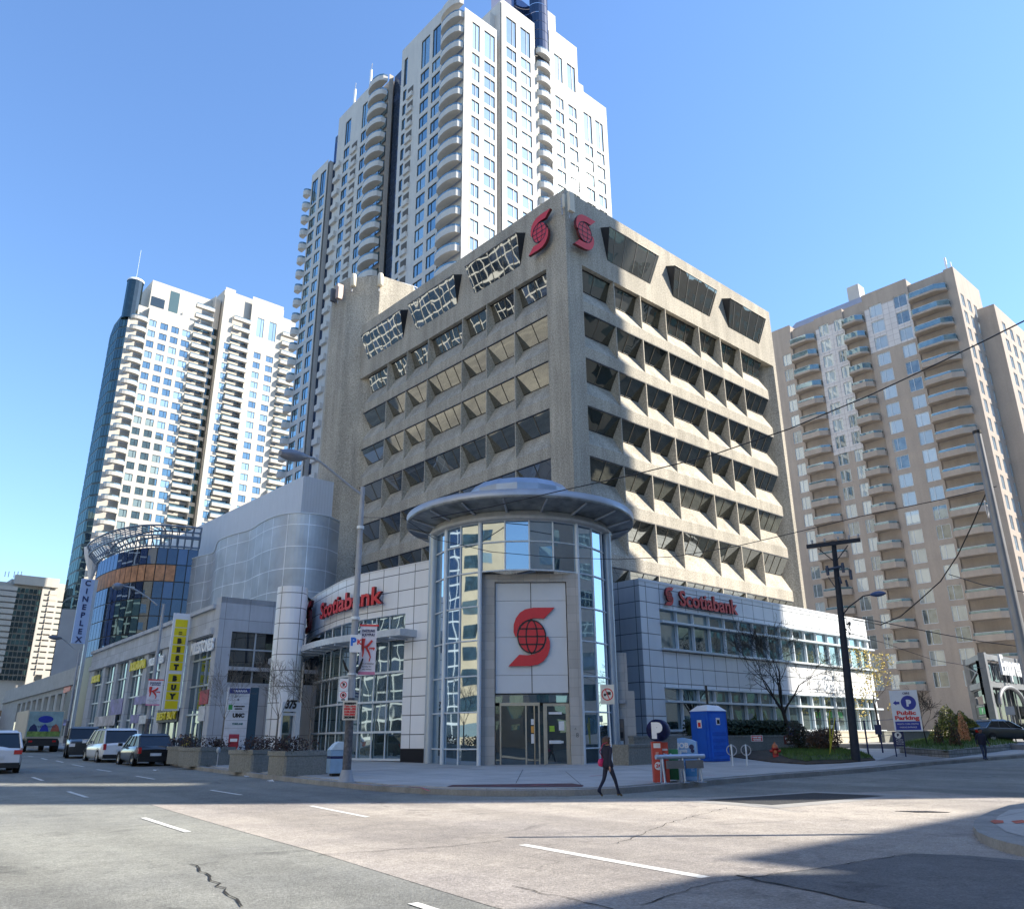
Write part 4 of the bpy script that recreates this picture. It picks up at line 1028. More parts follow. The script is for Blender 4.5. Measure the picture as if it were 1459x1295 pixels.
# ------------------------------------------------------------------ shopping centre
MO = Vector((-15.8, 21.3)); MA = Vector((.0761, .9971)).normalized(); MN = Vector((-MA.y, MA.x))
MF = Fr((MO.x, MO.y), (MA.x, MA.y), (MN.x, MN.y))
def mh(px, py, out=0):
    o = MF.p(0, out, 0); n = Vector((MN.x, MN.y, 0)); v = ray(px, py); t = (o-CV).dot(n)/v.dot(n); p = CV+v*t
    return (p.x-MO.x)*MA.x+(p.y-MO.y)*MA.y, p.z
mall = thing('shopping_centre', 'grey clad shopping centre with tall shop windows and a wavy mesh screen wall', 'shopping centre', MF.p(0, 0, .9))
ZB = .3; ZC0, ZC1 = 8.5, 10.6
bays = [(-1.6, 3.06), (4.14, 9.2), (10.7, 14.9), (16.15, 20.5), (21.4, 25.5), (26.3, 30.6), (31.5, 35.6)]
hs = [(a, b, ZB+.1, ZC0) for a, b in bays]
mb = MB(); holes(MF, mb, -2.55, 37.8, ZB-1, ZC1, hs, .4)
A_ = MF.p(-6.6, 0, 0); 
wpart(mall, 'front_wall', mb, M_mall)
mb = MB(); MF.box(mb, -1.6, 37.8, 0, .18, ZC0+.05, ZC0+.5); MF.box(mb, -1.6, 37.8, 0, .22, ZC1-.3, ZC1); wpart(mall, 'cornice', mb, M_mall)
items = []
for a, b in bays: 
    MFw = MF
    def f(m_, a=a, b=b):
        zl = [ZB+.1, 3.3, 5.2, 7.0, ZC0]; n = 3
        for j in range(4):
            for i in range(n): MF.quad(m_, a+(b-a)*i/n, a+(b-a)*(i+1)/n, zl[j], zl[j+1], -.3, 0)
        for i in range(1, n): MF.box(m_, a+(b-a)*i/n-.05, a+(b-a)*i/n+.05, -.29, -.2, ZB, ZC0, 1)
        for z in zl[1:4]: MF.box(m_, a, b, -.29, -.18, z-.06, z+.06, 1)
    items.append((MF.p(a, 0, 4), f))
many(mall, 'shop_window', items, [G_shop, M_alu], 20)
# tall pier and dark glass corner to the right of the shop windows
NV = MF.p(-2.55, 0, 0)
CF = Fr((NV.x, NV.y), Vector((MN.x*-1, MN.y*-1)), (-MA.x, -MA.y))     # face turned towards the crossing
mb = MB(); ca, cz0 = fr_hit(CF, 331, 899); cb, cz1 = fr_hit(CF, 331, 949); cc_, cz2 = fr_hit(CF, 329, 972); hs = [(ca, 9.8, cz1, cz0), (ca, 9.8, cz2, cz1-.25), (ca-.4, 3.2, .2, 1.7)]
holes(CF, mb, 0, 12, ZB-1, 11.0, hs, .4)
MF.box(mb, -2.55, -1.6, -12, 0, ZC1, 11.0)
wpart(mall, 'corner_wall', mb, M_mall)
mb = MB(); n = 5
for (z0, z1) in ((cz1, (cz0+cz1)/2), ((cz0+cz1)/2, cz0), (cz2, cz1-.25)):
    for i in range(n): CF.quad(mb, ca+(9.8-ca)*i/n, ca+(9.8-ca)*(i+1)/n, z0, z1, -.3, 0)
    for i in range(1, n): CF.box(mb, ca+(9.8-ca)*i/n-.05, ca+(9.8-ca)*i/n+.05, -.29, -.2, z0, z1, 1)
CF.box(mb, ca, 9.8, -.29, -.18, (cz0+cz1)/2-.05, (cz0+cz1)/2+.05, 1); 
wpart(mall, 'corner_window', mb, [glass('dark_corner_glass', (.25, .3, .34), (.006, .008, .01), .25, wav=.2), M_alu])
mb = MB(); mb.face([MF.p(-2.4, -.1, ZC1-.02), MF.p(37.8, -.1, ZC1-.02), MF.p(37.8, -22, ZC1-.02), MF.p(-2.4, -22, ZC1-.02)]); wpart(mall, 'terrace_roof', mb, M_galv)
# penthouse block
pc_ = Uu(433, 677.7, -4.5); pe = Uu(196, 794, -4.5)
mb = MB(); mb.box(-4.5, 12, pc_.y, pe.y+6, 5, pc_.z)
wpart(mall, 'upper_wall', mb, panels('ribbed_sheet_wall', (.62, .66, .72), .3, 40, rough=.5, gap=.02, line=(.52, .56, .62), var=.01))
# wavy perforated screen
SZ = 20.0
z4 = lambda x, y: (180+x/5.21, 640+y/5.21)
sp = [Zp(*z4(*q), SZ) for q in ((1395, 478), (1250, 472), (1130, 490), (1040, 525), (980, 560), (920, 597), (800, 630), (720, 660), (680, 690), (650, 765), (560, 790), (470, 820), (420, 850), (390, 872), (250, 910), (200, 955), (100, 975), (0, 985))]
scr = Path(smooth_pts([(-3.0, 26.2), (-4.6, 25.2)]+[(p.x, p.y) for p in sp], 4))
meshm, nt, b = newmat('perforated_mesh_screen')
t = nt.nodes.new('ShaderNodeTexBrick'); t.offset = 0; t.inputs['Scale'].default_value = 1; t.inputs['Brick Width'].default_value = 1.9; t.inputs['Row Height'].default_value = 1.9
t.inputs['Mortar Size'].default_value = .035; t.inputs['Color1'].default_value = (.44, .50, .56, 1); t.inputs['Color2'].default_value = (.49, .55, .61, 1); t.inputs['Mortar'].default_value = (.72, .78, .84, 1)
tc = nt.nodes.new('ShaderNodeTexCoord'); nt.links.new(tc.outputs['UV'], t.inputs['Vector'])
nt.links.new(mixc(nt, 1, t.outputs[0], ramp(nt, noise(nt, .5, 4), [(.3, (.75,)*3), (.7, (1.1,)*3)]), 'MULTIPLY'), b.inputs['Base Color']); setin(b, Roughness=.4, Metallic=.3)
wv = nt.nodes.new('ShaderNodeTexWave'); wv.inputs['Scale'].default_value = 6; wv.bands_direction = 'X'; nt.links.new(tc.outputs['UV'], wv.inputs['Vector']); bump(nt, b, wv.outputs['Fac'], .25, .02)
tr = nt.nodes.new('ShaderNodeBsdfTransparent'); mx = nt.nodes.new('ShaderNodeMixShader')
iv = nt.nodes.new('ShaderNodeMath'); iv.operation = 'MULTIPLY_ADD'; iv.inputs[1].default_value = .2; iv.inputs[2].default_value = .8; nt.links.new(t.outputs['Fac'], iv.inputs[0]); nt.links.new(iv.outputs[0], mx.inputs[0])
nt.links.new(tr.outputs[0], mx.inputs[1]); nt.links.new(b.outputs[0], mx.inputs[2]); nt.links.new(mx.outputs[0], nt.nodes['Material Output'].inputs[0])
mb = MB(); n = 150
for i in range(n):
    a, c = scr.L*i/n, scr.L*(i+1)/n; P = [scr.pt(a, 0, 10), scr.pt(c, 0, 10), scr.pt(c, 0, SZ), scr.pt(a, 0, SZ)]
    mb.face(P[::-1], 0, smooth=True); mb.uv[len(mb.f)-1] = [(a, SZ), (c, SZ), (c, 10), (a, 10)]
wpart(mall, 'mesh_screen', mb, meshm)
mb = MB(); mb.tube([scr.pt(scr.L*i/80, .02, SZ) for i in range(81)], .07, 0, 5)
for k in range(5): mb.tube([scr.pt(scr.L*i/80, -.5, 11.5+k*1.9) for i in range(81)], .05, 0, 4)
wpart(mall, 'screen_rails', mb, M_aluw)
# cinema glass corner with ring trellis
MT = 23.0
gp = [Zp(*q, MT-1.2) for q in ((258, 757), (215, 764), (180, 778), (160, 788), (140, 803), (130, 818))]
gq = [(-6.5, 49.8), (-8.8, 50.6), (-11.0, 52.0), (-12.3, 55.5), (-12.7, 59.5), (-12.6, 63.5), (-11.9, 66.5), (-10, 68)]
cw = Path(smooth_pts(gq, 4))
cin = thing('cinema_block', 'dark blue curved glass cinema corner block crowned by a round steel trellis', 'cinema', (-10, 58, 1))
mb = MB(); nb = 22
zlev = [10.2, 12.0, 13.8, 15.6, 17.4, 19.2, 21.0]
orange = plain('orange_poster', (.42, .20, .10), .6, var=.4, scale=1.5)
for i in range(nb):
    for j in range(6):
        a, c = cw.L*i/nb+.05, cw.L*(i+1)/nb-.05; P = [cw.pt(a, 0, zlev[j]+.05), cw.pt(c, 0, zlev[j]+.05), cw.pt(c, 0, zlev[j+1]-.05), cw.pt(a, 0, zlev[j+1]-.05)]
        mb.face(P[::-1], 1 if (j == 4 and 1 < i < 19) else (2 if (j < 3 and 4 < i < 9) else 0))
wpart(cin, 'curtain_wall', mb, [G_blue, orange, G_green])
mb = MB(); mb.prism([(p.x, p.y) for p in [cw.pt(cw.L*i/40, -.08, 0) for i in range(41)]], 1, 21.0); wpart(cin, 'body', mb, M_dark)
mb = MB(); rc_ = Vector((-7.6, 59.2)); 
ring = [W(0, 0)]
rings = []
zr_ = 23.4
tp = [Zp(*q, zr_) for q in ((123, 786), (150, 774), (185, 762), (215, 755), (250, 752))]
import itertools
c3 = [Vector((q.x, q.y)) for q in (tp[0], tp[2], tp[4])]
def circ(a, b, c):
    d = 2*(a.x*(b.y-c.y)+b.x*(c.y-a.y)+c.x*(a.y-b.y)); A, B, C_ = a.length_squared, b.length_squared, c.length_squared
    ux = (A*(b.y-c.y)+B*(c.y-a.y)+C_*(a.y-b.y))/d; uy = (A*(c.x-b.x)+B*(a.x-c.x)+C_*(b.x-a.x))/d; return Vector((ux, uy)), (Vector((ux, uy))-a).length
rc_, rr_ = circ(*c3)
N = 56
_ = '''for k, (dr_, z) in enumerate(((0, zr_), (-.0, zr_-1.5), (.0, zr_-.75), (-1.8, zr_), (-1.8, zr_-1.5))):
    R_ = rr_+dr_; mb.tube([(rc_.x+R_*math.cos(2*PI*i/N), rc_.y+R_*math.sin(2*PI*i/N), z) for i in range(N+1)], .11, 0, 5)
for i in range(28):
    a = 2*PI*i/28; c_, s_ = math.cos(a), math.sin(a)
    P = lambda r, z: (rc_.x+r*c_, rc_.y+r*s_, z)
    mb.tube([P(rr_, zr_), P(rr_, zr_-1.5), P(rr_-1.8, zr_-1.5), P(rr_-1.8, zr_), P(rr_, zr_)], .07, 0, 4)
'''
for z, o_ in ((21.15, .1), (22.1, 1.0), (23.1, 1.3), (23.1, -1.2), (22.4, -1.2)): mb.tube([cw.pt(cw.L*i/60, o_, z) for i in range(61)], .10, 0, 5)
for i in range(31):
    q = cw.L*i/30; mb.tube([cw.pt(q, .1, 21.1), cw.pt(q, 1.0, 22.1), cw.pt(q, 1.3, 23.1), cw.pt(q, -1.2, 23.1), cw.pt(q, -1.2, 21.0)], .07, 0, 4)
wpart(cin, 'ring_trellis', mb, plain('blue_grey_steel', (.16, .22, .30), .4, .3)); 
mb = MB(); q = Dd(131, 812, 108)
mb.lathe([(0, -2), (.5, 0), (1.1, 1.6), (1.3, 2.6), (0, 3.2)], (q.x, q.y, q.z), n=10, smooth=False)
wpart(cin, 'white_beacon', mb, M_white)
# vertical cinema sign
o = MF.p(38.5, 1.2, 0); SF = Fr((o.x, o.y), (-MN.x, -MN.y), (-MA.x, -MA.y))
SFd = math.hypot(o.x-CAM[0], o.y-CAM[1])
def sh(fr, px, py): return fr_hit(fr, px, py)
a0, z1 = sh(SF, 117, 824); a1, _ = sh(SF, 136, 824); b0, z0 = sh(SF, 101, 916)
wd = a1-a0; zt_, zb_ = z1, z0; ac = (a0+a1)/2
cs = thing('blade_sign', 'tall pale blue vertical CINEPLEX blade sign on the cinema corner', 'sign', SF.p(ac, 0, zb_))
mb = MB(); SF.box(mb, a0, a0+wd, -.25, 0, zb_, zt_, 0); SF.box(mb, a0+wd, a0+wd+.3, -.5, .1, zb_-9, zt_, 1); wpart(cs, 'board', mb, [plain('pale_blue_board', (.36, .48, .72), .4, var=.03), M_alu])
for i, ch in enumerate('CINEPLEX'):
    lh = (zt_-zb_)/8; mbt = text_mb(ch, SF.M(a0+wd/2, .01, zt_-(i+.84)*lh), lh*.95, .06, bold=.02); wpart(cs, 'letter', mbt, plain('navy_letters', (.02, .03, .12)))
# farther part of the shopping street
far = thing('shop_row', 'lower grey stone shop row continuing far down the left street beyond the cinema', 'shops', MF.p(46, 0, 1))
FO = MF.p(44, 0, 0); F2 = Fr((FO.x, FO.y), MA, MN)
mb = MB(); hb = [(3+4.6*i, 6.0+4.6*i, 2.2, 7.0) for i in range(9)]
holes(F2, mb, 0, 60, 0, 9.6, hb, .5); F2.box(mb, 0, 60, 0, .3, 7.6, 8.1); wpart(far, 'front_wall', mb, plain('warm_grey_stone', (.40, .40, .38), .8, scale=1))
mb = MB(); mb.face([F2.p(0, 0, 0), F2.p(0, -14, 0), F2.p(0, -14, 9.6), F2.p(0, 0, 9.6)]); mb.face([F2.p(0, 0, 9.6), F2.p(60, 0, 9.6), F2.p(60, -14, 9.6), F2.p(0, -14, 9.6)]); wpart(far, 'side_wall', mb, plain('warm_grey_stone', (.4, .4, .38)))
for h in hb:
    mb = MB(); F2.quad(mb, h[0], h[1], h[2], h[3], -.4); wpart(far, 'window', mb, G_pod)
# grey concrete building between cinema and far tower
bb = Dd(100, 900, 150); g_ = thing('office_slab', 'blank grey concrete slab building behind the cinema blade sign', 'building', (bb.x, bb.y, 0))
za = Dd(100, 868, 150).z
e0, e1 = Dd(72, 960, 150), Dd(125, 960, 150)
mb = MB(); mb.prism([(e0.x, e0.y), (e1.x, e1.y), (e1.x+12, e1.y+12), (e0.x+10, e0.y+14)], 0, za); wpart(g_, 'wall', mb, plain('grey_render', (.33, .33, .33), .8, scale=.3))
# low far street buildings under the far tower
lb = Dd(10, 1030, 165); l_ = thing('low_shops', 'row of low brown shopfronts with a red sign at the far left end', 'shops', (lb.x, lb.y, 2))
e0, e1 = Dd(-60, 1030, 160), Dd(42, 1030, 175); zz = Dd(20, 1011, 165).z
mb = MB(); mb.prism([(e0.x, e0.y), (e1.x, e1.y), (e1.x+6, e1.y+12), (e0.x, e0.y+12)], 1, zz); wpart(l_, 'wall', mb, plain('brown_brick', (.22, .13, .07), .8, scale=.6, var=.5))
mb = MB(); v = (Vector((e1.x, e1.y))-Vector((e0.x, e0.y))).normalized(); nn = Vector((v.y, -v.x))
for i in range(5):
    a = Vector((e0.x, e0.y))+v*(3+i*5); mb.prism([(a.x+nn.x*.3, a.y+nn.y*.3), (a.x+v.x*3+nn.x*.3, a.y+v.y*3+nn.y*.3), (a.x+v.x*3, a.y+v.y*3), (a.x, a.y)], zz-2, zz-1, m=i % 2)
wpart(l_, 'shop_signs', mb, [M_red, M_white])

# ------------------------------------------------------------------ buildings outside the picture (they cast the street's shade and fill the reflections)
def plainbuilding(name, label, x0, x1, y0, y1, h, mat, gm=G_tow, pitch=3.2, world=True, group=None, wide=False):
    t = thing(name, label, 'building', W((x0+x1)/2, (y0+y1)/2, 0) if world else ((x0+x1)/2, (y0+y1)/2, 0))
    ax, ay = (rotz(1, 0), rotz(0, 1)) if world else ((1, 0), (0, 1))
    o = W(x0, y0) if world else (x0, y0, 0)
    T = lambda a, b: (o[0]+ax[0]*a+ay[0]*b, o[1]+ax[1]*a+ay[1]*b)
    X, Yy = x1-x0, y1-y0
    mb = MB(); mb.prism([T(0, 0), T(X, 0), T(X, Yy), T(0, Yy)], -1, h); wpart(t, 'wall', mb, mat)
    mb = MB()
    for (oo, ad, n, L) in ((T(0, 0), ax, (-ay[0], -ay[1]), X), (T(0, 0), ay, (-ax[0], -ax[1]), Yy), (T(X, 0), ay, ax, Yy), (T(0, Yy), ax, ay, X)):
        f = Fr(oo, ad, n); nx = max(1, int(L/(2.4 if wide else 4))); pitch = 2.4 if wide else pitch; nz = int((h-3)/pitch)
        for i in range(nx):
            for k in range(nz): f.quad(mb, (i+(.05 if wide else .2))*L/nx, (i+(.95 if wide else .78))*L/nx, 2+k*pitch, 2+k*pitch+pitch*(.86 if wide else .55), .03)
    wpart(t, 'windows', mb, gm, kind='stuff')
    return t
yel = plain('yellow_brick', (.62, .50, .32), .8, scale=.4)
plainbuilding('office_tower', 'tall tan office tower right of the crossing, nearer of two', 52, 80, 21.3, 27.9, 88, M_tan)
plainbuilding('office_tower', 'tall tan office tower right of the crossing, farther of two', 52, 80, 29.3, 56.7, 88, M_pale)
plainbuilding('office_podium', 'low link between the two right hand office towers', 55, 78, 27.92, 29.28, 51.6, M_tan)
c = W(2.8+38, 11.9)
plainbuilding('corner_building', 'mid rise building behind the right kerb, outside the view', c[0], c[0]+34, c[1]-1.7-14, c[1], 29.7, M_tan, world=False)
c = W(2.3+30, 10.7)
plainbuilding('corner_building', 'mid rise building beside the camera on the right, outside the view', c[0]-34, c[0], c[1]-26, c[1], 23.45, M_pale, world=False)
plainbuilding('brick_building', 'yellow brick block across the main street, outside the view', -108, -84, -4, 30, 64, yel, world=False)
plainbuilding('glass_building', 'gridded glass office block across the main street, outside the view', -110, -84, 36, 190, 74, plain('pale_grid', (.6, .62, .6), .5), G_blue, world=False, wide=True)
plainbuilding('brick_building', 'tall yellow apartment block across the main street, outside the view', -112, -84, -44, -10, 72, yel, world=False)
plainbuilding('brick_building', 'brown block behind the camera across both streets, outside the view', -92, -62, -92, -66, 24, M_tan, world=False)

plainbuilding('office_building', 'brown office block beyond the cross street on the right, outside the view', 84, 150, -104, -76, 58, plain('brown_stone', (.16, .13, .10), .8), G_green, world=False)
plainbuilding('office_building', 'brown office block behind the camera on the right, outside the view', -30, 8, -110, -72, 55, MATS['brown_stone'], G_green, world=False)
# ------------------------------------------------------------------ ground
def asphalt(name, base, cracks=True):
    m, nt, b = newmat(name)
    fine = noise(nt, 38, 3, .8); mid = noise(nt, 1.2, 5, .65); big = noise(nt, .12, 4, .6)
    lane = noise(nt, 1, 3, .5, coord=scaled(nt, .55, .03, 1))
    a = ramp(nt, fine, [(.25, tuple(c*.55 for c in base)), (.5, base), (.8, tuple(c*1.65 for c in base))])
    grain = noise(nt, 17, 4, .75); a = mixc(nt, 1, a, ramp(nt, grain, [(.30, (.76,)*3), (.5, (1, 1, 1)), (.70, (1.2,)*3)]), 'MULTIPLY')
    spots = noise(nt, 3.5, 3, .6); a = mixc(nt, 1, a, ramp(nt, spots, [(.3, (.9,)*3), (.7, (1.06,)*3)]), 'MULTIPLY')
    a = mixc(nt, 1, a, ramp(nt, mid, [(.3, (.86,)*3), (.7, (1.1, 1.1, 1.08))]), 'MULTIPLY')
    a = mixc(nt, 1, a, ramp(nt, big, [(.35, (.80, .80, .83)), (.65, (1.12, 1.1, 1.06))]), 'MULTIPLY')
    a = mixc(nt, 1, a, ramp(nt, lane, [(.35, (.80,)*3), (.6, (1.06,)*3)]), 'MULTIPLY')
    stain = noise(nt, .55, 5, .7, dist=1.2); a = mixc(nt, 1, a, ramp(nt, stain, [(.30, (.62, .62, .63)), (.42, (1, 1, 1))]), 'MULTIPLY')
    if cracks:
        v = nt.nodes.new('ShaderNodeTexVoronoi'); v.feature = 'DISTANCE_TO_EDGE'; v.inputs['Scale'].default_value = .22
        tc = nt.nodes.new('ShaderNodeTexCoord'); wn = nt.nodes.new('ShaderNodeTexNoise'); wn.inputs['Scale'].default_value = 1.3; wn.inputs['Detail'].default_value = 6
        nt.links.new(tc.outputs['Object'], wn.inputs['Vector'])
        mm = nt.nodes.new('ShaderNodeVectorMath'); mm.operation = 'MULTIPLY_ADD'; mm.inputs[1].default_value = (1.6,)*3
        nt.links.new(wn.outputs['Color'], mm.inputs[0]); nt.links.new(tc.outputs['Object'], mm.inputs[2]); nt.links.new(mm.outputs[0], v.inputs['Vector'])
        msk = ramp(nt, noise(nt, .09, 2), [(.55, (0, 0, 0)), (.72, (.6, .6, .6))])
        ck = ramp(nt, v.outputs['Distance'], [(.0, (.45,)*3), (.0035, (.55,)*3), (.006, (1, 1, 1))])
        a = mixc(nt, msk, a, mixc(nt, 1, a, ck, 'MULTIPLY'))
    nt.links.new(a, b.inputs['Base Color']); setin(b, Roughness=.82); b.inputs['Specular IOR Level'].default_value = .3
    bump(nt, b, fine, .8, .02); MATS[name] = m; return m
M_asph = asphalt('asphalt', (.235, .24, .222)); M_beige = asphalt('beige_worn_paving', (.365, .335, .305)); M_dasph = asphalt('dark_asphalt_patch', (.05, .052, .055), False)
def sidewalkmat():
    m, nt, b = newmat('pavement_concrete')
    t = nt.nodes.new('ShaderNodeTexBrick'); t.offset = 0; t.inputs['Scale'].default_value = 1; t.inputs['Brick Width'].default_value = 1.6; t.inputs['Row Height'].default_value = 1.6
    t.inputs['Mortar Size'].default_value = .012; t.inputs['Color1'].default_value = (.40, .395, .38, 1); t.inputs['Color2'].default_value = (.46, .45, .43, 1); t.inputs['Mortar'].default_value = (.2, .2, .2, 1)
    tc = nt.nodes.new('ShaderNodeTexCoord'); nt.links.new(tc.outputs['UV'], t.inputs['Vector'])
    a = mixc(nt, 1, t.outputs[0], ramp(nt, noise(nt, .8, 6, .7), [(.3, (.78,)*3), (.7, (1.08,)*3)]), 'MULTIPLY')
    a = mixc(nt, 1, a, ramp(nt, noise(nt, 30, 2), [(.3, (.9,)*3), (.7, (1.05,)*3)]), 'MULTIPLY')
    nt.links.new(a, b.inputs['Base Color']); setin(b, Roughness=.85); MATS['pave'] = m; return m
M_pave = sidewalkmat(); M_kerb = concrete('kerb_concrete', (.34, .34, .33), agg=.1, scale=20, streak=.2)
mb = MB(); rs = [.0]+[.6*1.045**i+i*.28 for i in range(62)]; rs = [r for r in rs if r < 110]+[130, 170, 250, 400, 800, 1600, 3000]; NA = 240
vs = [(CAM[0], CAM[1], gz(CAM[0], CAM[1]))]
for r in rs[1:]:
    for k in range(NA):
        x, y = CAM[0]+r*math.cos(2*PI*k/NA), CAM[1]+r*math.sin(2*PI*k/NA); vs.append((x, y, gz(x, y)))
fs = [(0, 1+k, 1+(k+1) % NA) for k in range(NA)]
for i in range(len(rs)-2):
    for k in range(NA): a = 1+i*NA; fs.append((a+k, a+NA+k, a+NA+(k+1) % NA, a+(k+1) % NA))
mb.mesh(vs, fs, 0, True); mb.build('road', M_asph, kind='structure')
def drape(name, poly, h, mat, cell=1.5, skirt=0, kind='structure', hf=None, parent=None, mb=None, build=True):
    bm = bmesh.new(); vv = [bm.verts.new((p[0], p[1], 0)) for p in poly]; bm.faces.new(vv)
    bmesh.ops.triangulate(bm, faces=bm.faces[:]) if len(poly) > 4 else None
    bmesh.ops.recalc_face_normals(bm, faces=bm.faces[:])
    x0, x1, y0, y1 = min(p[0] for p in poly), max(p[0] for p in poly), min(p[1] for p in poly), max(p[1] for p in poly)
    for ax, lo, hi in ((0, x0, x1), (1, y0, y1)):
        k = math.floor(lo/cell)+1
        while k*cell < hi:
            co = [0, 0, 0]; co[ax] = k*cell; no = [0, 0, 0]; no[ax] = 1
            bmesh.ops.bisect_plane(bm, geom=bm.verts[:]+bm.edges[:]+bm.faces[:], plane_co=co, plane_no=no); k += 1
    if bm.faces[:] and sum(f.normal.z for f in bm.faces) < 0: bmesh.ops.reverse_faces(bm, faces=bm.faces[:])
    m2 = mb or MB(); base = len(m2.v); bm.verts.index_update()
    bd = [e for e in bm.edges if e.is_boundary]
    for v in bm.verts:
        hh = h if hf is None else hf(v.co.x, v.co.y)
        m2.v.append((v.co.x, v.co.y, gz(v.co.x, v.co.y)+hh))
    for f in bm.faces: m2.f.append(tuple(base+v.index for v in f.verts)); m2.m.append(0)
    if skirt:
        for e in bd:
            l = e.link_loops[0]; a, b = l.vert, l.link_loop_next.vert
            A, B = Vector(m2.v[base+a.index]), Vector(m2.v[base+b.index]); m2.face([B, A, A-Vector((0, 0, skirt)), B-Vector((0, 0, skirt))])
    bm.free()
    if not build: return m2
    return m2.build(name, mat, parent, kind=kind)
def gp(*q): return [tuple(G(*p))[:2] for p in q]
# corner pavement block
kerb = [(-15.5, 90), (-17.2, 66), (-19.11, 46.5), (-19.5, 36.8), (-20.97, 14.6), (-21.97, 7.6), (-23.02, .6), (-23.54, -5.9), (-23.8, -10.1), (-23.9, -14.5)]+[(p.x, p.y) for p in (G(640, 1131), G(700, 1133), G(760, 1133), G(820, 1132), G(880, 1129.5))]+[(-17.5, -20.1), (-15.76, -20.0), (-11.4, -20.0), (-8.1, -20.4), (-5.4, -20.5), (-.9, -20.3), (9.9, -21.0), (30, -21.3), (70, -22), (110, -22)]
drape('pavement', [(k[0]+(.3 if k[0] < -18 else 0), k[1]+(.3 if k[1] < -14 else 0)) for k in kerb]+[(110, 95)], .15, M_pave, 2.5, skirt=.1)
def kerbstrip(name, line, w0, w1, h, mat, side=1, drop=.2):
    mb = MB(); P = Path(line); n = int(P.L/1.2)
    for i in range(n):
        a, b = P.L*i/n, P.L*(i+1)/n
        q = [P.pt(a, side*w0, 0), P.pt(b, side*w0, 0), P.pt(b, side*w1, 0), P.pt(a, side*w1, 0)]
        z = [gz(p.x, p.y)+h for p in q]; t = [Vector((p.x, p.y, zz)) for p, zz in zip(q, z)]; d = Vector((0, 0, drop))
        mb.face(t[::side*-1 if side < 0 else 1]); mb.face([t[0], t[1], t[1]-d, t[0]-d]); mb.face([t[3], t[2], t[2]-d, t[3]-d])
    return mb.build(name, mat, kind='structure')
kerbstrip('kerb', kerb, .0, -.3, .152, M_kerb); kerbstrip('gutter', kerb, .0, .4, .008, plain('gutter_concrete', (.30, .30, .29), .85, scale=1, var=.2), drop=.0)
# near right island
isl = gp((1475, 1152), (1440, 1157), (1415, 1166), (1399, 1174), (1390, 1182), (1389, 1190), (1396, 1199), (1412, 1207), (1436, 1215), (1475, 1224))
isl = isl+[(isl[-1][0]+14, isl[-1][1]-4), (isl[0][0]+14, isl[0][1]+2)]
drape('pavement', isl, .14, M_kerb, 1, skirt=.3)
drape('pavement', gp((1500, 1158), (1440, 1165), (1424, 1175), (1420, 1186), (1436, 1199), (1475, 1210), (1500, 1216)), .146, M_pave, 1)
for pts in (((1413, 1183), (1419, 1181), (1432, 1182), (1433, 1186), (1420, 1187)), ((1443, 1183), (1459, 1181), (1470, 1185), (1450, 1187))):
    drape('tactile_patch', gp(*pts), .152, plain('orange_tactile', (.45, .10, .06), .8, var=.4, scale=4), 1)
# beige worn intersection paving
drape('crossing_paving', gp((215, 1146), (455, 1215), (700, 1291), (735, 1300), (2100, 1300), (1800, 1180), (1500, 1140), (1300, 1126), (1000, 1136), (700, 1140)), .004, M_beige, 1.5)
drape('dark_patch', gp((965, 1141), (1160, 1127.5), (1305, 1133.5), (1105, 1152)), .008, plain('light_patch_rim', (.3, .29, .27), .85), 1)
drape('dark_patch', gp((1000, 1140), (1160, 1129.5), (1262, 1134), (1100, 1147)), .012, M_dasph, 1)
drape('asphalt_patch', gp((1056, 1252), (1160, 1271), (1250, 1290), (1300, 1302), (1900, 1310), (1600, 1240), (1459, 1226), (1380, 1219), (1300, 1216), (1180, 1235)), .0065, asphalt('new_asphalt', (.165, .17, .175), False), 1)
M_line = plain('road_paint', (.60, .60, .57), .8, var=.3, scale=14)
def mark(a, b, w=.13):
    A, B = G(*a), G(*b); d = Vector((B.x-A.x, B.y-A.y)).normalized(); n = Vector((-d.y, d.x))*w/2
    drape('lane_marking', [(A.x+n.x, A.y+n.y), (B.x+n.x, B.y+n.y), (B.x-n.x, B.y-n.y), (A.x-n.x, A.y-n.y)], .009, M_line, .8)
for a, b in (((204, 1165), (268, 1185.5)), ((97, 1127.5), (124, 1136)), ((46, 1107), (61, 1112)), ((19, 1097), (26, 1099)), ((300, 1125.5), (344, 1132.5)), ((443, 1148), (524, 1164)), ((194, 1105.5), (220, 1110)), ((138, 1096), (158, 1099)), ((103, 1089), (119, 1092)), ((80, 1083.5), (90, 1086)), ((59, 1080), (67, 1082)), ((40, 1077), (47, 1078)), ((588, 1287), (625, 1299))): mark(a, b, .12)
mark((745, 1203.5), (1006, 1250.5), .17)
# cracks with real outline
def crack(pts, w, seed):
    rnd = random.Random(seed); P = [G(*p) for p in pts]; L = []
    for a, b in zip(P, P[1:]):
        n = max(2, int((b-a).length/.18))
        for i in range(n):
            q = a.lerp(b, i/n); L.append((q.x+rnd.uniform(-.04, .04), q.y+rnd.uniform(-.04, .04)))
    mb = MB()
    for a, b in zip(L, L[1:]):
        d = Vector((b[0]-a[0], b[1]-a[1])).normalized(); n = Vector((-d.y, d.x)); wa, wb = w*rnd.uniform(.3, 1), w*rnd.uniform(.3, 1)
        mb.face([(a[0]+n.x*wa, a[1]+n.y*wa, gz(*a)+.012), (a[0]-n.x*wa, a[1]-n.y*wa, gz(*a)+.012), (b[0]-n.x*wb, b[1]-n.y*wb, gz(*b)+.012), (b[0]+n.x*wb, b[1]+n.y*wb, gz(*b)+.012)])
    mb.build('road_crack', plain('crack_dark', (.015, .014, .013), .9), kind='structure')
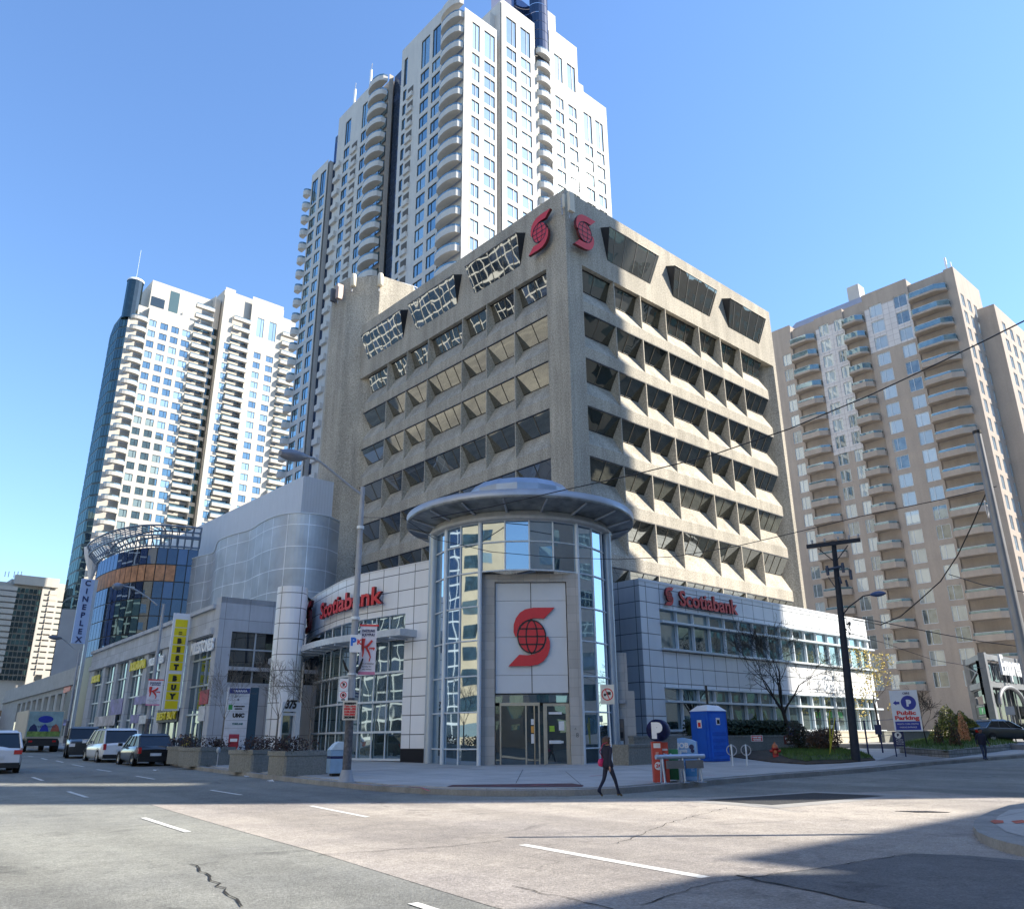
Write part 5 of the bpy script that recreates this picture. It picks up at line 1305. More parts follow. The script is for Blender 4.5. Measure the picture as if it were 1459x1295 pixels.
crack([(256, 1230), (280, 1233), (286, 1241), (300, 1252), (322, 1270), (338, 1281), (352, 1297)], .017, 1); crack([(280, 1233), (300, 1230), (316, 1227)], .012, 2)
crack([(410, 1222), (470, 1217), (560, 1211), (640, 1206), (730, 1197)], .012, 3); #crack([(300, 1147), (380, 1163), (470, 1189), (560, 1211), (640, 1231), (730, 1251), (760, 1262)], .010, 4)
crack([(730, 1263), (830, 1286), (900, 1300)], .012, 5); crack([(1050, 1248), (1150, 1268), (1250, 1291)], .025, 6); crack([(910, 1290), (1000, 1262), (1056, 1252), (1180, 1235), (1300, 1216), (1459, 1232)], .012, 7)
crack([(1100, 1150), (1180, 1152), (1280, 1145), (1459, 1141)], .01, 8); crack([(880, 1202), (960, 1170), (1040, 1150)], .01, 9)
# street plate and drain
mb = MB()
for i in range(9):
    p = G(1293+i*5.2, 1156.5); mb.box(p.x-.03, p.x+.03, p.y-.25, p.y+.25, p.z+.006, p.z+.012)
mb.build('drain_grate', M_black, kind='structure')
# tactile strip at the corner and red utility marks
drape('tactile_strip', gp((636, 1128.5), (645, 1125.8), (815, 1123.5), (832, 1126.5), (830, 1129), (740, 1129.5)), .16, plain('rust_tactile', (.09, .035, .04), .8, var=.4, scale=6), 1)
for pts in (((755, 1119), (780, 1117)), ((840, 1106), (862, 1104)), ((500, 1118), (530, 1119)), ((583, 1121), (600, 1122), (612, 1127)), ((545, 1119.5), (575, 1119)), ((1000, 1104), (1020, 1105)), ((1050, 1098), (1065, 1098)), ((700, 1119), (712, 1119))):
    for a, b in zip(pts, pts[1:]):
        A, B = G(*a, .15), G(*b, .15); d = (B-A).normalized(); n = Vector((-d.y, d.x, 0))*.035
        mb = MB(); mb.face([A+n, B+n, B-n, A-n]); o = mb.build('spray_mark', plain('red_spray', (.45, .10, .12), .8), kind='structure'); o.location.z = .012
# dark seams of the pavement
for a, b in (((380, 1106), (640, 1093)), ((640, 1093), (690, 1096.5)), ((885, 1092), (932, 1099)), ((1005, 1108), (1040, 1112)), ((745, 1096), (735, 1116)), ((806, 1099), (828, 1118)), ((330, 1099), (366, 1094))):
    A, B = G(*a, .15), G(*b, .15); d = (B-A).normalized(); n = Vector((-d.y, d.x, 0))*(.035 if a[0] < 700 else .01)
    mb = MB(); mb.face([A+n, B+n, B-n, A-n]); o = mb.build('pavement_joint', plain('dark_joint', (.09, .09, .09), .9), kind='structure'); o.location.z = .011

# ------------------------------------------------------------------ right hand lot: wall, planting beds, drive
def wallbox(name, label, px0, px1, v, ztop, thick, mat, cat='wall', zb=-.3, extra=None):
    a, b = Vv(px0, 1060, v).x, Vv(px1, 1060, v).x
    t = thing(name, label, cat, ((a+b)/2, v, gz((a+b)/2, v)))
    mb = MB(); mb.box(a, b, v, v+thick, zb, ztop); mb.box(a-.02, b+.02, v-.03, v+thick+.03, ztop+.002, ztop+.1); wpart(t, 'wall', mb, mat); return t
z1 = Vv(1010, 1050.5, -10.4).z
wallbox('garden_wall', 'low grey concrete garden wall under the dark hedge, behind the blue portable toilet', 903, 1180, -10.4, z1, .3, M_conc2)
z2w = Vv(1240, 1043, -7.3).z
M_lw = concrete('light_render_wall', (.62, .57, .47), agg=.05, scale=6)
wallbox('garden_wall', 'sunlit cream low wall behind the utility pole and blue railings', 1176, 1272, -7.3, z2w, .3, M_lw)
z3 = Vv(1300, 1043, -9.0).z
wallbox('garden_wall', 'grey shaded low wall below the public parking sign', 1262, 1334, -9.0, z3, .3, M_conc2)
z4_ = Vv(1360, 1041, -3.0).z
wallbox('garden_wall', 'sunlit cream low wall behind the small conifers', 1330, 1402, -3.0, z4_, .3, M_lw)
pbx = wallbox('planter_box', 'plain grey concrete block planter at the foot of the stone cash machine wall', 895, 947, -12.0, Vv(920, 1063.5, -12.0).z, 1.2, M_conc2, 'planter')
# verge with soil, then grass
soilpoly = gp((985, 1079), (1040, 1082), (1100, 1091), (1150, 1094.5), (1200, 1092.5), (1248, 1088), (1240, 1081), (1222, 1076), (1170, 1074), (1060, 1069), (985, 1071))
cxs, cys = sum(p[0] for p in soilpoly)/len(soilpoly), sum(p[1] for p in soilpoly)/len(soilpoly)
def edge_d(x, y, poly):
    m = 9e9
    for a, b in zip(poly, poly[1:]+poly[:1]):
        dx, dy = b[0]-a[0], b[1]-a[1]; t = max(0, min(1, ((x-a[0])*dx+(y-a[1])*dy)/(dx*dx+dy*dy))); m = min(m, math.hypot(x-a[0]-t*dx, y-a[1]-t*dy))
    return m
hfun = lambda x, y: .2+.22*min(1, edge_d(x, y, soilpoly)/1.2)
M_soil = plain('brown_soil', (.055, .042, .03), .95, var=.4, scale=3, bmp=.5)
drape('soil_bed', soilpoly, .2, M_soil, .5, skirt=.15, hf=hfun)
bed2 = gp((1283, 1076), (1300, 1079), (1347, 1084), (1352, 1084.5), (1400, 1078), (1452, 1070), (1440, 1063), (1400, 1060), (1330, 1062), (1290, 1068))
h2 = .42
drape('soil_bed', bed2, h2, M_soil, .6, hf=lambda x, y: h2+.15*min(1, edge_d(x, y, bed2)/1.0))
rw = thing('retaining_wall', 'low grey block retaining wall of the grassy bed where the man walks', 'wall', onground(*bed2[2]))
mb = MB(); P = Path(bed2[:6]); n = 26
M_block = panels('grey_block_wall', (.26, .27, .27), .45, .18, rough=.9, gap=.02, line=(.12, .12, .12), var=.2)
for i in range(n):
    a, b = P.L*i/n, P.L*(i+1)/n; A, B = P.at(a)[0], P.at(b)[0]; mx = .12
    q = [Vector((A.x, A.y, gz(*A)-.1)), Vector((B.x, B.y, gz(*B)-.1)), Vector((B.x, B.y, gz(*B)+h2+.06)), Vector((A.x, A.y, gz(*A)+h2+.06))]
    mb.face(q); mb.uv[len(mb.f)-1] = [(a, q[0].z), (b, q[1].z), (b, q[2].z), (a, q[3].z)]
    t = P.at(a)[1]; nn = Vector((-t.y, t.x, 0))*.3; mb.face([q[3], q[2], q[2]+nn, q[3]+nn])
wpart(rw, 'wall', mb, M_block)
M_grass = plain('grass_blades', (.065, .13, .022), .7, var=.5, scale=2)
def grass(poly, n, hh, base, label, seed, ylim=None):
    rnd = random.Random(seed); x0, x1, y0, y1 = min(p[0] for p in poly), max(p[0] for p in poly), min(p[1] for p in poly), max(p[1] for p in poly)
    mb = MB(); c = 0
    def inside(x, y):
        r = False; j = len(poly)-1
        for i in range(len(poly)):
            if (poly[i][1] > y) != (poly[j][1] > y) and x < (poly[j][0]-poly[i][0])*(y-poly[i][1])/(poly[j][1]-poly[i][1])+poly[i][0]: r = not r
            j = i
        return r
    while c < n:
        x, y = rnd.uniform(x0, x1), rnd.uniform(y0, y1)
        if not inside(x, y): continue
        c += 1; z = gz(x, y)+base(x, y)-.02; a = rnd.uniform(0, 2*PI); h = hh*rnd.uniform(.4, 1.2); w_ = .018
        dx, dy = math.cos(a)*w_, math.sin(a)*w_; lx, ly = rnd.uniform(-.5, .5)*h*.6, rnd.uniform(-.5, .5)*h*.6
        mb.face([(x-dx, y-dy, z), (x+dx, y+dy, z), (x+lx, y+ly, z+h)])
    o = mb.build('grass', M_grass, kind='stuff'); tag(o, label, 'grass')
gpoly = gp((1100, 1085), (1125, 1091), (1150, 1093.5), (1200, 1091.5), (1245, 1087.5), (1238, 1082), (1220, 1077), (1170, 1075), (1115, 1074))
drape('turf', gpoly, .2, plain('turf_green', (.05, .085, .02), .9, var=.3), .5, hf=lambda x, y: hfun(x, y)+.02)
grass(gpoly, 9000, .16, hfun, 'short green grass on the mound around the foot of the utility pole', 3)
grass(bed2, 7000, .22, lambda x, y: h2+.15*min(1, edge_d(x, y, bed2)), 'rough green grass in the raised bed behind the block retaining wall', 4)
drape('turf', bed2, .5, MATS['turf_green'], .6, hf=lambda x, y: h2+.02+.15*min(1, edge_d(x, y, bed2)/1.0))
# drive
drape('drive', gp((1249, 1089), (1283, 1077), (1350, 1085.5), (1300, 1089)), .165, plain('drive_asphalt', (.2, .2, .2), .85, var=.2, scale=2), 1)

# ------------------------------------------------------------------ vegetation
def branches(mb, p, d, L, r, depth, rnd, up=.15, spread=.6, kids=3, m=0, minr=.008):
    n = 4; pts = [p]; rs = [r]; q = p; dd = d.normalized()
    for i in range(n):
        dd = (dd+Vector((rnd.gauss(0, .12), rnd.gauss(0, .12), rnd.gauss(0, .06)+up*.12))).normalized(); q = q+dd*L/n; pts.append(q); rs.append(max(minr, r*(1-.45*(i+1)/n)))
    mb.tube(pts, rs, m, 6 if r > .04 else 4 if r > .02 else 3, caps=False)
    if depth == 0: return
    for k in range(kids):
        t = rnd.uniform(.35, 1) if k else 1.0; i = min(n, max(1, round(t*n))); b = pts[i]
        a = rnd.uniform(0, 2*PI); o = dd.orthogonal().normalized(); o2 = dd.cross(o); nd = (dd*math.cos(spread)+(o*math.cos(a)+o2*math.sin(a))*math.sin(spread)*rnd.uniform(.7, 1.3)).normalized()
        branches(mb, b, nd, L*rnd.uniform(.6, .82), rs[i]*rnd.uniform(.55, .75), depth-1, rnd, up, spread, kids, m, minr)
M_bark = plain('dark_bark', (.03, .026, .024), .9, var=.3, scale=8)
def baretree(base, label, h, r, seed, lean=(0, 0), depth=4, kids=3, spread=.55, mat=None, trunk=.35, group=None, thin=1):
    t = thing('bare_tree', label, 'tree', base, 0, group); rnd = random.Random(seed)
    mb = MB(); top = Vector((lean[0]*h*trunk, lean[1]*h*trunk, h*trunk)); mid = top*.5+Vector((lean[0]*.15, -lean[1]*.1, 0))
    mb.tube([(0, 0, -.2), (0, 0, .1), mid, top], [r*1.5, r*1.1, r*.95, r*.8], 0, 8); mb.build('trunk', mat or M_bark, t)
    mb = MB(); d0 = Vector((lean[0]*.5, lean[1]*.5, 1))
    for k in range(5):
        a = 2*PI*k/5+rnd.uniform(-.3, .3); b = top*(.75+.25*rnd.random()) if k else top
        branches(mb, b, (d0+Vector((math.cos(a), math.sin(a), 0))*(.55 if k else .1)), h*.27, r*.5*thin, depth, rnd, .12, spread, kids, minr=.008*thin)
    mb.build('crown', mat or M_bark, t); return t
def leafclump(mb, c, rx, rz, n, size, rnd, shape='ell', m=1, cone=False):
    for _ in range(n):
        while True:
            x, y, z = rnd.uniform(-1, 1), rnd.uniform(-1, 1), rnd.uniform(-1, 1)
            if cone:
                zz = (z+1)/2; R = (1-zz)**.8*(.85+.25*math.sin(9*zz+3*math.atan2(y, x)))+.05
                if x*x+y*y < R*R and (x*x+y*y > .35*R*R): break
            elif .45 < x*x+y*y+z*z < 1: break
        p = Vector((c[0]+x*rx, c[1]+y*rx, c[2]+(z*rz))); a = Vector((rnd.gauss(0, 1), rnd.gauss(0, 1), rnd.gauss(0, 1))).normalized(); b = a.orthogonal().normalized()*size*rnd.uniform(.5, 1.1); a = a*size*rnd.uniform(.6, 1.2)
        mb.face([p-a*.5, p+b*.5, p+a*.5, p-b*.5], m if rnd.random() < .6 else 0)
p = G(1134, 1076); 
baretree((p.x, p.y, gz(p.x, p.y)+.2), 'large dark bare tree leaning in front of the white podium, left of the utility pole', (hgt(1105, 893, p)-gz(p.x, p.y)), .13, 21, lean=(-.22, .10), depth=5, kids=3, spread=.52, trunk=.33)
for px, D_, top, sd, lb in ((391, 40.5, 935, 5, 'slim bare street tree in the planter in front of the side door'), (439, 37.2, 945, 6, 'slim bare street tree in the rightmost planter before the curved wall'), (313, 46.6, 950, 8, 'slim bare street tree beside the white directory pylon')):
    p = Dd(px, 1080, D_); hh = hgt(px, top, p)-gz(p.x, p.y)
    baretree((p.x, p.y, gz(p.x, p.y)+.8), lb, hh-.8, .045, sd, lean=(.02, .02), depth=4, kids=3, spread=.36, mat=plain('grey_bark', (.14, .13, .115), .9), trunk=.38, thin=.6)
# small tree by the parking sign, staked tree
p = G(1322, 1063, .5); baretree((p.x, p.y, gz(p.x, p.y)+.4), 'thin bare sapling right of the public parking sign', 3.0, .035, 9, lean=(-.1, .05), depth=4, trunk=.4)
M_lf1 = plain('leaf_dark', (.018, .035, .014), .7, var=.4); M_lf2 = plain('leaf_mid', (.05, .10, .03), .65, var=.4)
M_cf1 = plain('conifer_dark', (.05, .075, .015), .7, var=.4); M_cf2 = plain('conifer_yellow', (.20, .20, .03), .7, var=.4)
def bush(name, label, cat, base, rx, rz, n, size, mats, seed, cone=False, stem=True, group=None):
    t = thing(name, label, cat, base, 0, group); rnd = random.Random(seed)
    if stem: mb = MB(); mb.tube([(0, 0, -.1), (0, 0, rz*1.2)], [.06, .02], 0, 5); mb.build('stem', M_bark, t)
    mb = MB()
    if cone: leafclump(mb, (0, 0, rz), rx, rz, n, size, rnd, cone=True)
    else:
        for k in range(7):
            a = rnd.uniform(0, 2*PI); rr2 = rnd.uniform(0, .5)*rx; leafclump(mb, (math.cos(a)*rr2, math.sin(a)*rr2, rz*rnd.uniform(.55, 1.0)), rx*.6, rz*.55, n//7, size, rnd)
    mb.build('foliage', mats, t); return t
def bpx(px, py, h=.5): p = G(px, py, h); return (p.x, p.y, p.z-.05)
for px, top, w_, sd, lb in ((1357, 1003, 1.05, 1, 'tallest yellow green conifer left of the walking man'), (1377, 1011, .85, 2, 'middle conifer between the tall conifer and the walking man'), (1391, 1024, .7, 3, 'smallest conifer, nearest the walking man')):
    b = Dd(px, 1061, 64); b = (b.x, b.y, gz(b.x, b.y)+.3); hh = hgt(px, top, b)-b[2]; bush('conifer', lb, 'tree', b, w_*1.35, hh/2, 5200, .15, [M_cf1, M_cf2], sd, cone=True, group='small conifers in the raised bed')
b = bpx(1340, 1063); bush('dry_shrub', 'thin brown dry shrub at the left end of the raised bed', 'shrub', b, .32, .75, 700, .09, [M_lf1, plain('brown_leaf', (.12, .06, .03), .8)], 11, cone=True)
b = Dd(1376, 1062, 60); b = (b.x, b.y, gz(b.x, b.y)+.5); bush('dry_shrub', 'bright orange shrub against the sunlit low wall', 'shrub', b, .45, .95, 1800, .09, [plain('orange_leaf', (.55, .22, .10), .8), plain('orange_leaf2', (.62, .33, .15), .8)], 12, cone=True)
b = bpx(1363, 1064); bush('dry_shrub', 'dark brown shrub below the tallest conifer', 'shrub', b, .35, .8, 900, .09, [M_lf1, plain('brown_leaf', (.12, .06, .03))], 13, cone=True)
b = bpx(1172, 1072, .3); bush('round_shrub', 'round dry brown shrub left of the yellow stakes', 'shrub', b, 1.05, .95, 3800, .10, [plain('dry_twig', (.07, .055, .04), .9), plain('brown_leaf', (.12, .06, .03))], 14)
b = bpx(1160, 1072, .3); bush('round_shrub', 'dark round evergreen shrub behind the dry brown one', 'shrub', (b[0]+.6, b[1]+1.2, b[2]), .9, 1.15, 2600, .10, [M_lf1, plain('dry_twig', (.07, .055, .04))], 15)
# yellow leaved tree beyond the podium
q = Dd(1250, 1025, 66); t = thing('leafy_tree', 'young tree with sunlit yellow leaves just right of the white podium', 'tree', (q.x, q.y, gz(q.x, q.y))); rnd = random.Random(4)
mb = MB(); mb.tube([(0, 0, 0), (0, 0, 3)], [.1, .05], 0, 6); branches(mb, Vector((0, 0, 2)), Vector((0, 0, 1)), 1.8, .05, 3, rnd, .1, .6); mb.build('trunk', M_bark, t)
mb = MB()
for k in range(13): leafclump(mb, (rnd.uniform(-1.5, 1.2), rnd.uniform(-1.4, 1.4), rnd.uniform(2.0, 6.4)), .7, .6, 90, .15, rnd)
mb.build('crown', [plain('leaf_olive', (.22, .20, .05), .7), plain('leaf_yellow', (.60, .45, .08), .7)], t)
# hedge
a_, b_ = Vv(985, 1040, -9.3).x, Vv(1128, 1040, -9.3).x; zt_ = Vv(1060, 1026, -9.3).z; zb_ = z1-.6
t = thing('hedge', 'dark clipped hedge above the concrete garden wall, below the podium windows', 'hedge', ((a_+b_)/2, -9.3, zb_)); rnd = random.Random(6)
mb = MB(); mb.box(a_+.2, b_-.2, -9.6, -8.9, zb_, zt_-.2)
mb2 = MB()
for _ in range(9000):
    p = Vector((rnd.uniform(a_, b_), rnd.uniform(-9.85, -8.7), rnd.uniform(zb_, zt_)))
    if abs(p.y+9.3) < .3 and p.z < zt_-.25: p.y = -9.3-.5*rnd.random()-.05
    v1 = Vector((rnd.gauss(0, 1), rnd.gauss(0, 1), rnd.gauss(0, 1))).normalized()*.1; v2 = v1.orthogonal().normalized()*.07; mb2.face([p-v1, p+v2, p+v1, p-v2], rnd.randint(0, 1))
wpart(t, 'core', mb, M_lf1); wpart(t, 'foliage', mb2, [M_lf1, plain('leaf_hedge', (.025, .045, .02), .7)])
# ------------------------------------------------------------------ street furniture
def base_at(px, py, h=.15): p = G(px, py, h); return Vector((p.x, p.y, p.z))
def facing(p):          # rotation so that local -Y looks at the camera
    return math.atan2(p[1]-CAM[1], p[0]-CAM[0])-PI/2
def size_at(p, dpx): return dpx*camd(p)/1200.0
LX = Matrix.Rotation(PI/2, 4, 'X')      # text lying in xz, facing -Y
def txt(root, s, x, z, y, size, mat, bold=0.01, width=None, depth=.006, name='lettering', shear=0):
    M = Matrix.Translation((x, y, z)) @ LX
    mb = text_mb(s, M, size, depth, bold, shear, width=width); return mb.build(name, mat, root)
def boxpart(root, name, x0, x1, y0, y1, z0, z1, mat):
    mb = MB(); mb.box(x0, x1, y0, y1, z0, z1); return mb.build(name, mat, root)
M_blue = plain('sign_blue', (.015, .03, .30), .4); M_navy = plain('navy_blue', (.012, .02, .09), .5); M_green = plain('sign_green', (.02, .30, .06), .5)
M_pole = plain('concrete_lamp_pole', (.33, .35, .38), .75, var=.1, scale=4); M_pold = plain('weathered_pole_base', (.10, .10, .11), .85, var=.5, scale=7)
def lamp_post(px, py, toppx, arm, head, label, r=.13, curve=None, ph=.15, onto=None):
    p = base_at(px, py, ph) if onto is None else Vector(onto)
    t = thing('street_lamp', label, 'street lamp', p, 0, 'street lamps along the main street')
    top = hgt(*toppx, p)-p.z
    mb = MB(); n = 6
    mb.tube([(0, 0, -.1), (0, 0, .08), (0, 0, .35)], [r*2.4, r*1.8, r*1.25], 0, 10); mb.tube([(0, 0, .3), (0, 0, top*.26)], [r*1.1, r], 1, 10); mb.tube([(0, 0, top*.26), (0, 0, top)], [r*1.0, r*.62], 0, 10)
    mb.build('pole', [M_pole, M_pold], t)
    P = [Dd(x, y, d)-p for x, y, d in arm]
    mb = MB(); mb.tube(P, .045, 0, 6); mb.build('arm', M_pole, t)
    a, b = [Dd(x, y, d)-p for x, y, d in head]; d = (b-a)
    mb = MB(); k = 8; pts = [a+d*(i/k) for i in range(k+1)]; mb.tube([q+Vector((0, 0, -.03*math.sin(PI*i/k))) for i, q in enumerate(pts)], [.05+.17*math.sin(PI*min(1, (i+.3)/k*.85)) for i in range(k+1)], 0, 8); mb.build('lamp_head', plain('lamp_head_grey', (.20, .22, .26), .4, .3), t)
    return t, p, top
D1 = camd(base_at(493, 1113))
l1, p1, top1_ = lamp_post(493, 1113, (516, 694), [(515, 705, D1), (500, 694, D1-.2), (478, 676, D1-.5), (457, 659, D1-.9), (447, 653, D1-1.1), (436, 650.5, D1-1.3)], [(438, 651, D1-1.3), (399, 645, D1-1.9)], 'nearest street lamp, grey concrete pole with signs and a banner in front of the bank')
D2 = 52; q = Dd(207, 1056, D2)
l2, p2, _ = lamp_post(0, 0, (224, 860), [(224, 862, D2), (212, 852, D2), (195, 841, D2-.4), (183, 836, D2-.7), (172, 834, D2-1)], [(176, 834, D2-1), (161, 835, D2-1.4)], 'second street lamp, beside the yellow vertical shop sign', onto=(q.x, q.y, gz(q.x, q.y)))
D3 = 92; q = Dd(92, 1056, D3)
l3, p3, _ = lamp_post(0, 0, (107, 924), [(107, 926, D3), (100, 919, D3), (92, 912, D3-.6), (86, 909, D3-1)], [(88, 909, D3-1), (70, 907, D3-2)], 'third street lamp, farthest, in front of the cinema blade sign', onto=(q.x, q.y, gz(q.x, q.y)))
mb = MB(); mb.tube([(0, 0, top1_-1.55), (0, 0, top1_-1.45)], .13, 0, 10); mb.tube([(0, 0, top1_*.52), (0, 0, top1_*.53)], .155, 0, 10); mb.tube([(0, 0, top1_*.335), (0, 0, top1_*.34)], .16, 0, 10); mb.build('strap', M_aluw, l1)
# signs hanging on the first lamp post
def plate(name, label, cat, px0, px1, py0, py1, D, mats=None, rz=None, th=.02, group=None):
    c = Dd((px0+px1)/2, (py0+py1)/2, D); z0 = hgt((px0+px1)/2, py1, c); z1 = hgt((px0+px1)/2, py0, c); w_ = size_at(c, px1-px0)/ (1 if rz is None else 1)
    t = thing(name, label, cat, (c.x, c.y, z0), facing(c) if rz is None else rz, group); t['w'] = w_; t['h'] = z1-z0
    boxpart(t, 'plate', -w_/2, w_/2, 0, th, 0, z1-z0, mats or M_white); return t, w_, z1-z0
def ringmb(mb, cx_, cz_, r, w_, y, m=0, n=20, slash=None):
    for i in range(n):
        a, b = 2*PI*i/n, 2*PI*(i+1)/n
        mb.face([(cx_+r*math.cos(a), y, cz_+r*math.sin(a)), (cx_+(r-w_)*math.cos(a), y, cz_+(r-w_)*math.sin(a)), (cx_+(r-w_)*math.cos(b), y, cz_+(r-w_)*math.sin(b)), (cx_+r*math.cos(b), y, cz_+r*math.sin(b))][::-1], m)
    if slash is not None:
        d = Vector((math.cos(slash), math.sin(slash))); n_ = Vector((-d.y, d.x))*w_*.45; R_ = r-w_*.5
        q = [-d*R_-n_, d*R_-n_, d*R_+n_, -d*R_+n_]; mb.face([(cx_+k.x, y-.001, cz_+k.y) for k in q], m)
M_txt = plain('black_lettering', (.02, .02, .02), .6)
t, w_, h_ = plate('street_sign', 'upper white no stopping plate with red ring on the lamp post', 'sign', 483.5, 496, 966.5, 984, D1-.18)
mb = MB(); ringmb(mb, 0, h_*.5, w_*.38, w_*.09, -.003, slash=-PI/4); mb.build('red_ring', M_red, t); txt(t, 'P', 0, h_*.38, -.002, h_*.35, M_txt)
t, w_, h_ = plate('street_sign', 'second white plate with red ring and arrows on the lamp post', 'sign', 482.5, 495.5, 984.5, 999, D1-.18)
mb = MB(); ringmb(mb, 0, h_*.62, w_*.34, w_*.1, -.003); mb.build('red_ring', M_red, t); mb = MB(); mb.lathe([(0, 0), (w_*.17, 0)], (0, 0, 0), n=12, M=Matrix.Translation((0, -.003, h_*.62)) @ LX); mb.build('red_dot', M_redd, t); txt(t, '< >', 0, h_*.08, -.002, h_*.25, M_txt)
t, w_, h_ = plate('street_sign', 'larger cream parking rules plate with red lettering on the lamp post', 'sign', 488.5, 508.5, 997.5, 1025.5, D1-.2, plain('cream_plate', (.62, .58, .50), .5))
for i, s_ in enumerate(('PARKING', '9am - 4pm', 'MON - FRI', '2 HR MAX', 'TOW AWAY', 'ZONE')): txt(t, s_, 0, h_*(.80-.14*i), -.003, h_*.12, M_red if i not in (0, 5) else M_txt, width=w_*.8)
t, w_, h_ = plate('poster', 'torn white paper poster with a blue letter P on the lamp post', 'poster', 498.5, 514.5, 904, 929, D1-.2)
txt(t, 'P', -w_*.2, h_*.4, -.003, h_*.6, plain('bright_blue', (.02, .15, .6)), bold=.02); txt(t, 'K', w_*.33, h_*.45, -.003, h_*.4, M_red)
def banner(label, px0, px1, py0, py1, D, grp='event banners on the lamp posts'):
    t, w_, h_ = plate('banner', label, 'banner', px0, px1, py0, py1, D, plain('banner_white', (.66, .64, .70), .7), group=grp)
    boxpart(t, 'top_band', -w_/2-.03, w_/2+.06, -.01, .03, h_, h_+.06, M_red); boxpart(t, 'bottom_band', -w_/2, w_/2, -.006, 0, 0, h_*.06, plain('pink_band', (.55, .2, .32), .7))
    txt(t, 'DAZZLING', 0, h_*.88, -.003, h_*.07, M_navy, .006, width=w_*.76); txt(t, '& JOYFUL!', 0, h_*.80, -.003, h_*.07, M_navy, .006, width=w_*.76)
    mb = MB(); k = plain('poster_red', (.62, .05, .04), .6)
    def leg(pts, r):
        mb.tube([(x*w_, -.012, z*h_) for x, z in pts], [q*w_ for q in r], 0, 6)
    leg([(-.28, .74), (-.3, .60), (-.26, .45), (-.29, .36)], [.12, .09, .05, .03]); leg([(.25, .70), (.02, .60), (-.2, .56)], [.07, .08, .06]); leg([(-.1, .57), (.1, .44), (.18, .36), (.12, .27)], [.07, .06, .035, .03])
    mb.build('leg_drawing', k, t)
    txt(t, 'party', w_*.26, h_*.52, -.003, h_*.07, k, width=w_*.35)
    for i, s_ in enumerate(('LIGHTS UP THE AVENUE', 'holiday fair', 'every weekend')): txt(t, s_, 0, h_*(.21-.055*i), -.003, h_*.04, M_txt, 0, width=w_*(.8 if i == 0 else .55))
    return t
banner('white banner with red K drawing on the nearest lamp post', 512, 535.5, 892, 961, D1+.1)
banner('white banner with red K drawing on the second lamp post, beside the yellow shop sign', 211, 228, 969, 1005, D2-.3)
# dark cable clumps on lamp post
mb = MB()
for s_ in (-1, 1): a, b = Dd(503+s_*14, 938 if s_ > 0 else 940, D1)-p1, Dd(503+s_*5, 958, D1)-p1; mb.tube([a, (a+b)/2+Vector((0, 0, -.08)), b], [.03, .05, .02], 0, 5)
mb.build('cable_clump', M_black, l1)

# pole out of frame whose thin shadow crosses the road, seen leaning into the top right
az_ = ray(1395, 615); hx = unr = None
dd_ = 17.3; q = Dd(1397, 640, dd_); bx = Vector((q.x, q.y, gz(q.x, q.y)))
t = thing('lamp_pole', 'plain grey tapering pole with black cap rising past the right edge, near the island', 'pole', bx)
hz = hgt(1396, 616, bx)-bx.z
mb = MB(); mb.tube([(0, 0, -.1), (0, 0, hz)], [.12, .068], 0, 12); mb.build('pole', plain('galv_pole', (.26, .27, .29), .5, .4), t)
mb = MB(); mb.tube([(0, 0, hz-.02), (0, 0, hz+.04)], .08, 0, 10); mb.build('cap', M_black, t)
mb = MB(); a = Dd(1404, 720, dd_)-bx
mb.tube([a+Vector((-.16, -.05, .05)), a+Vector((.0, 0, -.1)), a+Vector((.1, .02, -.22)), a+Vector((.2, .05, -.18)), a+Vector((.15, 0, 0)), a+Vector((.0, 0, .02))], .014, 0, 5); mb.build('wire_clamp', M_white, t)

# utility pole on the mound
pu = base_at(1219, 1078, .35); Du = camd(pu)
t = thing('utility_pole', 'dark wooden utility pole with crossarm and transformer gear on the grassy mound', 'utility pole', pu)
hz = hgt(1188, 771, pu)-pu.z
tb = Dd(1188, 775, Du)-pu
mb = MB(); mb.tube([(0, 0, -.3), (tb.x*.5, tb.y*.5, hz*.5), (tb.x, tb.y, hz)], [.20, .16, .11], 0, 12); mb.tube([(.17, 0, 0), (.15+tb.x*.3, tb.y*.3, hz*.55)], .05, 0, 6); mb.build('pole', M_wood, t)
a, b = Dd(1149, 779, Du-.3)-pu, Dd(1226, 769, Du-.3)-pu
mb = MB(); d = (b-a).normalized(); n_ = Vector((-d.y, d.x, 0)).normalized()*.06; u_ = Vector((0, 0, .09))
mb.mesh([a-n_-u_, b-n_-u_, b+n_-u_, a+n_-u_, a-n_+u_, b-n_+u_, b+n_+u_, a+n_+u_], [(0, 3, 2, 1), (4, 5, 6, 7), (0, 1, 5, 4), (1, 2, 6, 5), (2, 3, 7, 6), (3, 0, 4, 7)]); mb.build('crossarm', M_wood, t)
for q in (.12, .35, .6, .8, .97):
    mb = MB(); c = a.lerp(b, q); mb.lathe([(.02, 0), (.05, .05), (.03, .1), (.06, .15), (.03, .2)], c+Vector((0, 0, .09)), n=8); mb.build('insulator', M_galv, t)
mb = MB(); mb.tube([Dd(1165, 781, Du-.3)-pu, Dd(1189, 800, Du-.2)-pu], .025, 0, 4); mb.tube([Dd(1208, 777, Du-.3)-pu, Dd(1191, 800, Du-.2)-pu], .025, 0, 4); mb.build('arm_brace', M_wood, t)
mb = MB()
a2, b2_ = Dd(1176, 812, Du-.3)-pu, Dd(1203, 806, Du-.3)-pu; mb.tube([a2, b2_], .06, 0, 6)
for x, y in ((1178, 806), (1200, 802), (1211, 812)): c = Dd(x, y, Du-.35)-pu; mb.tube([c, c+Vector((0, 0, -.45))], .07, 0, 7)
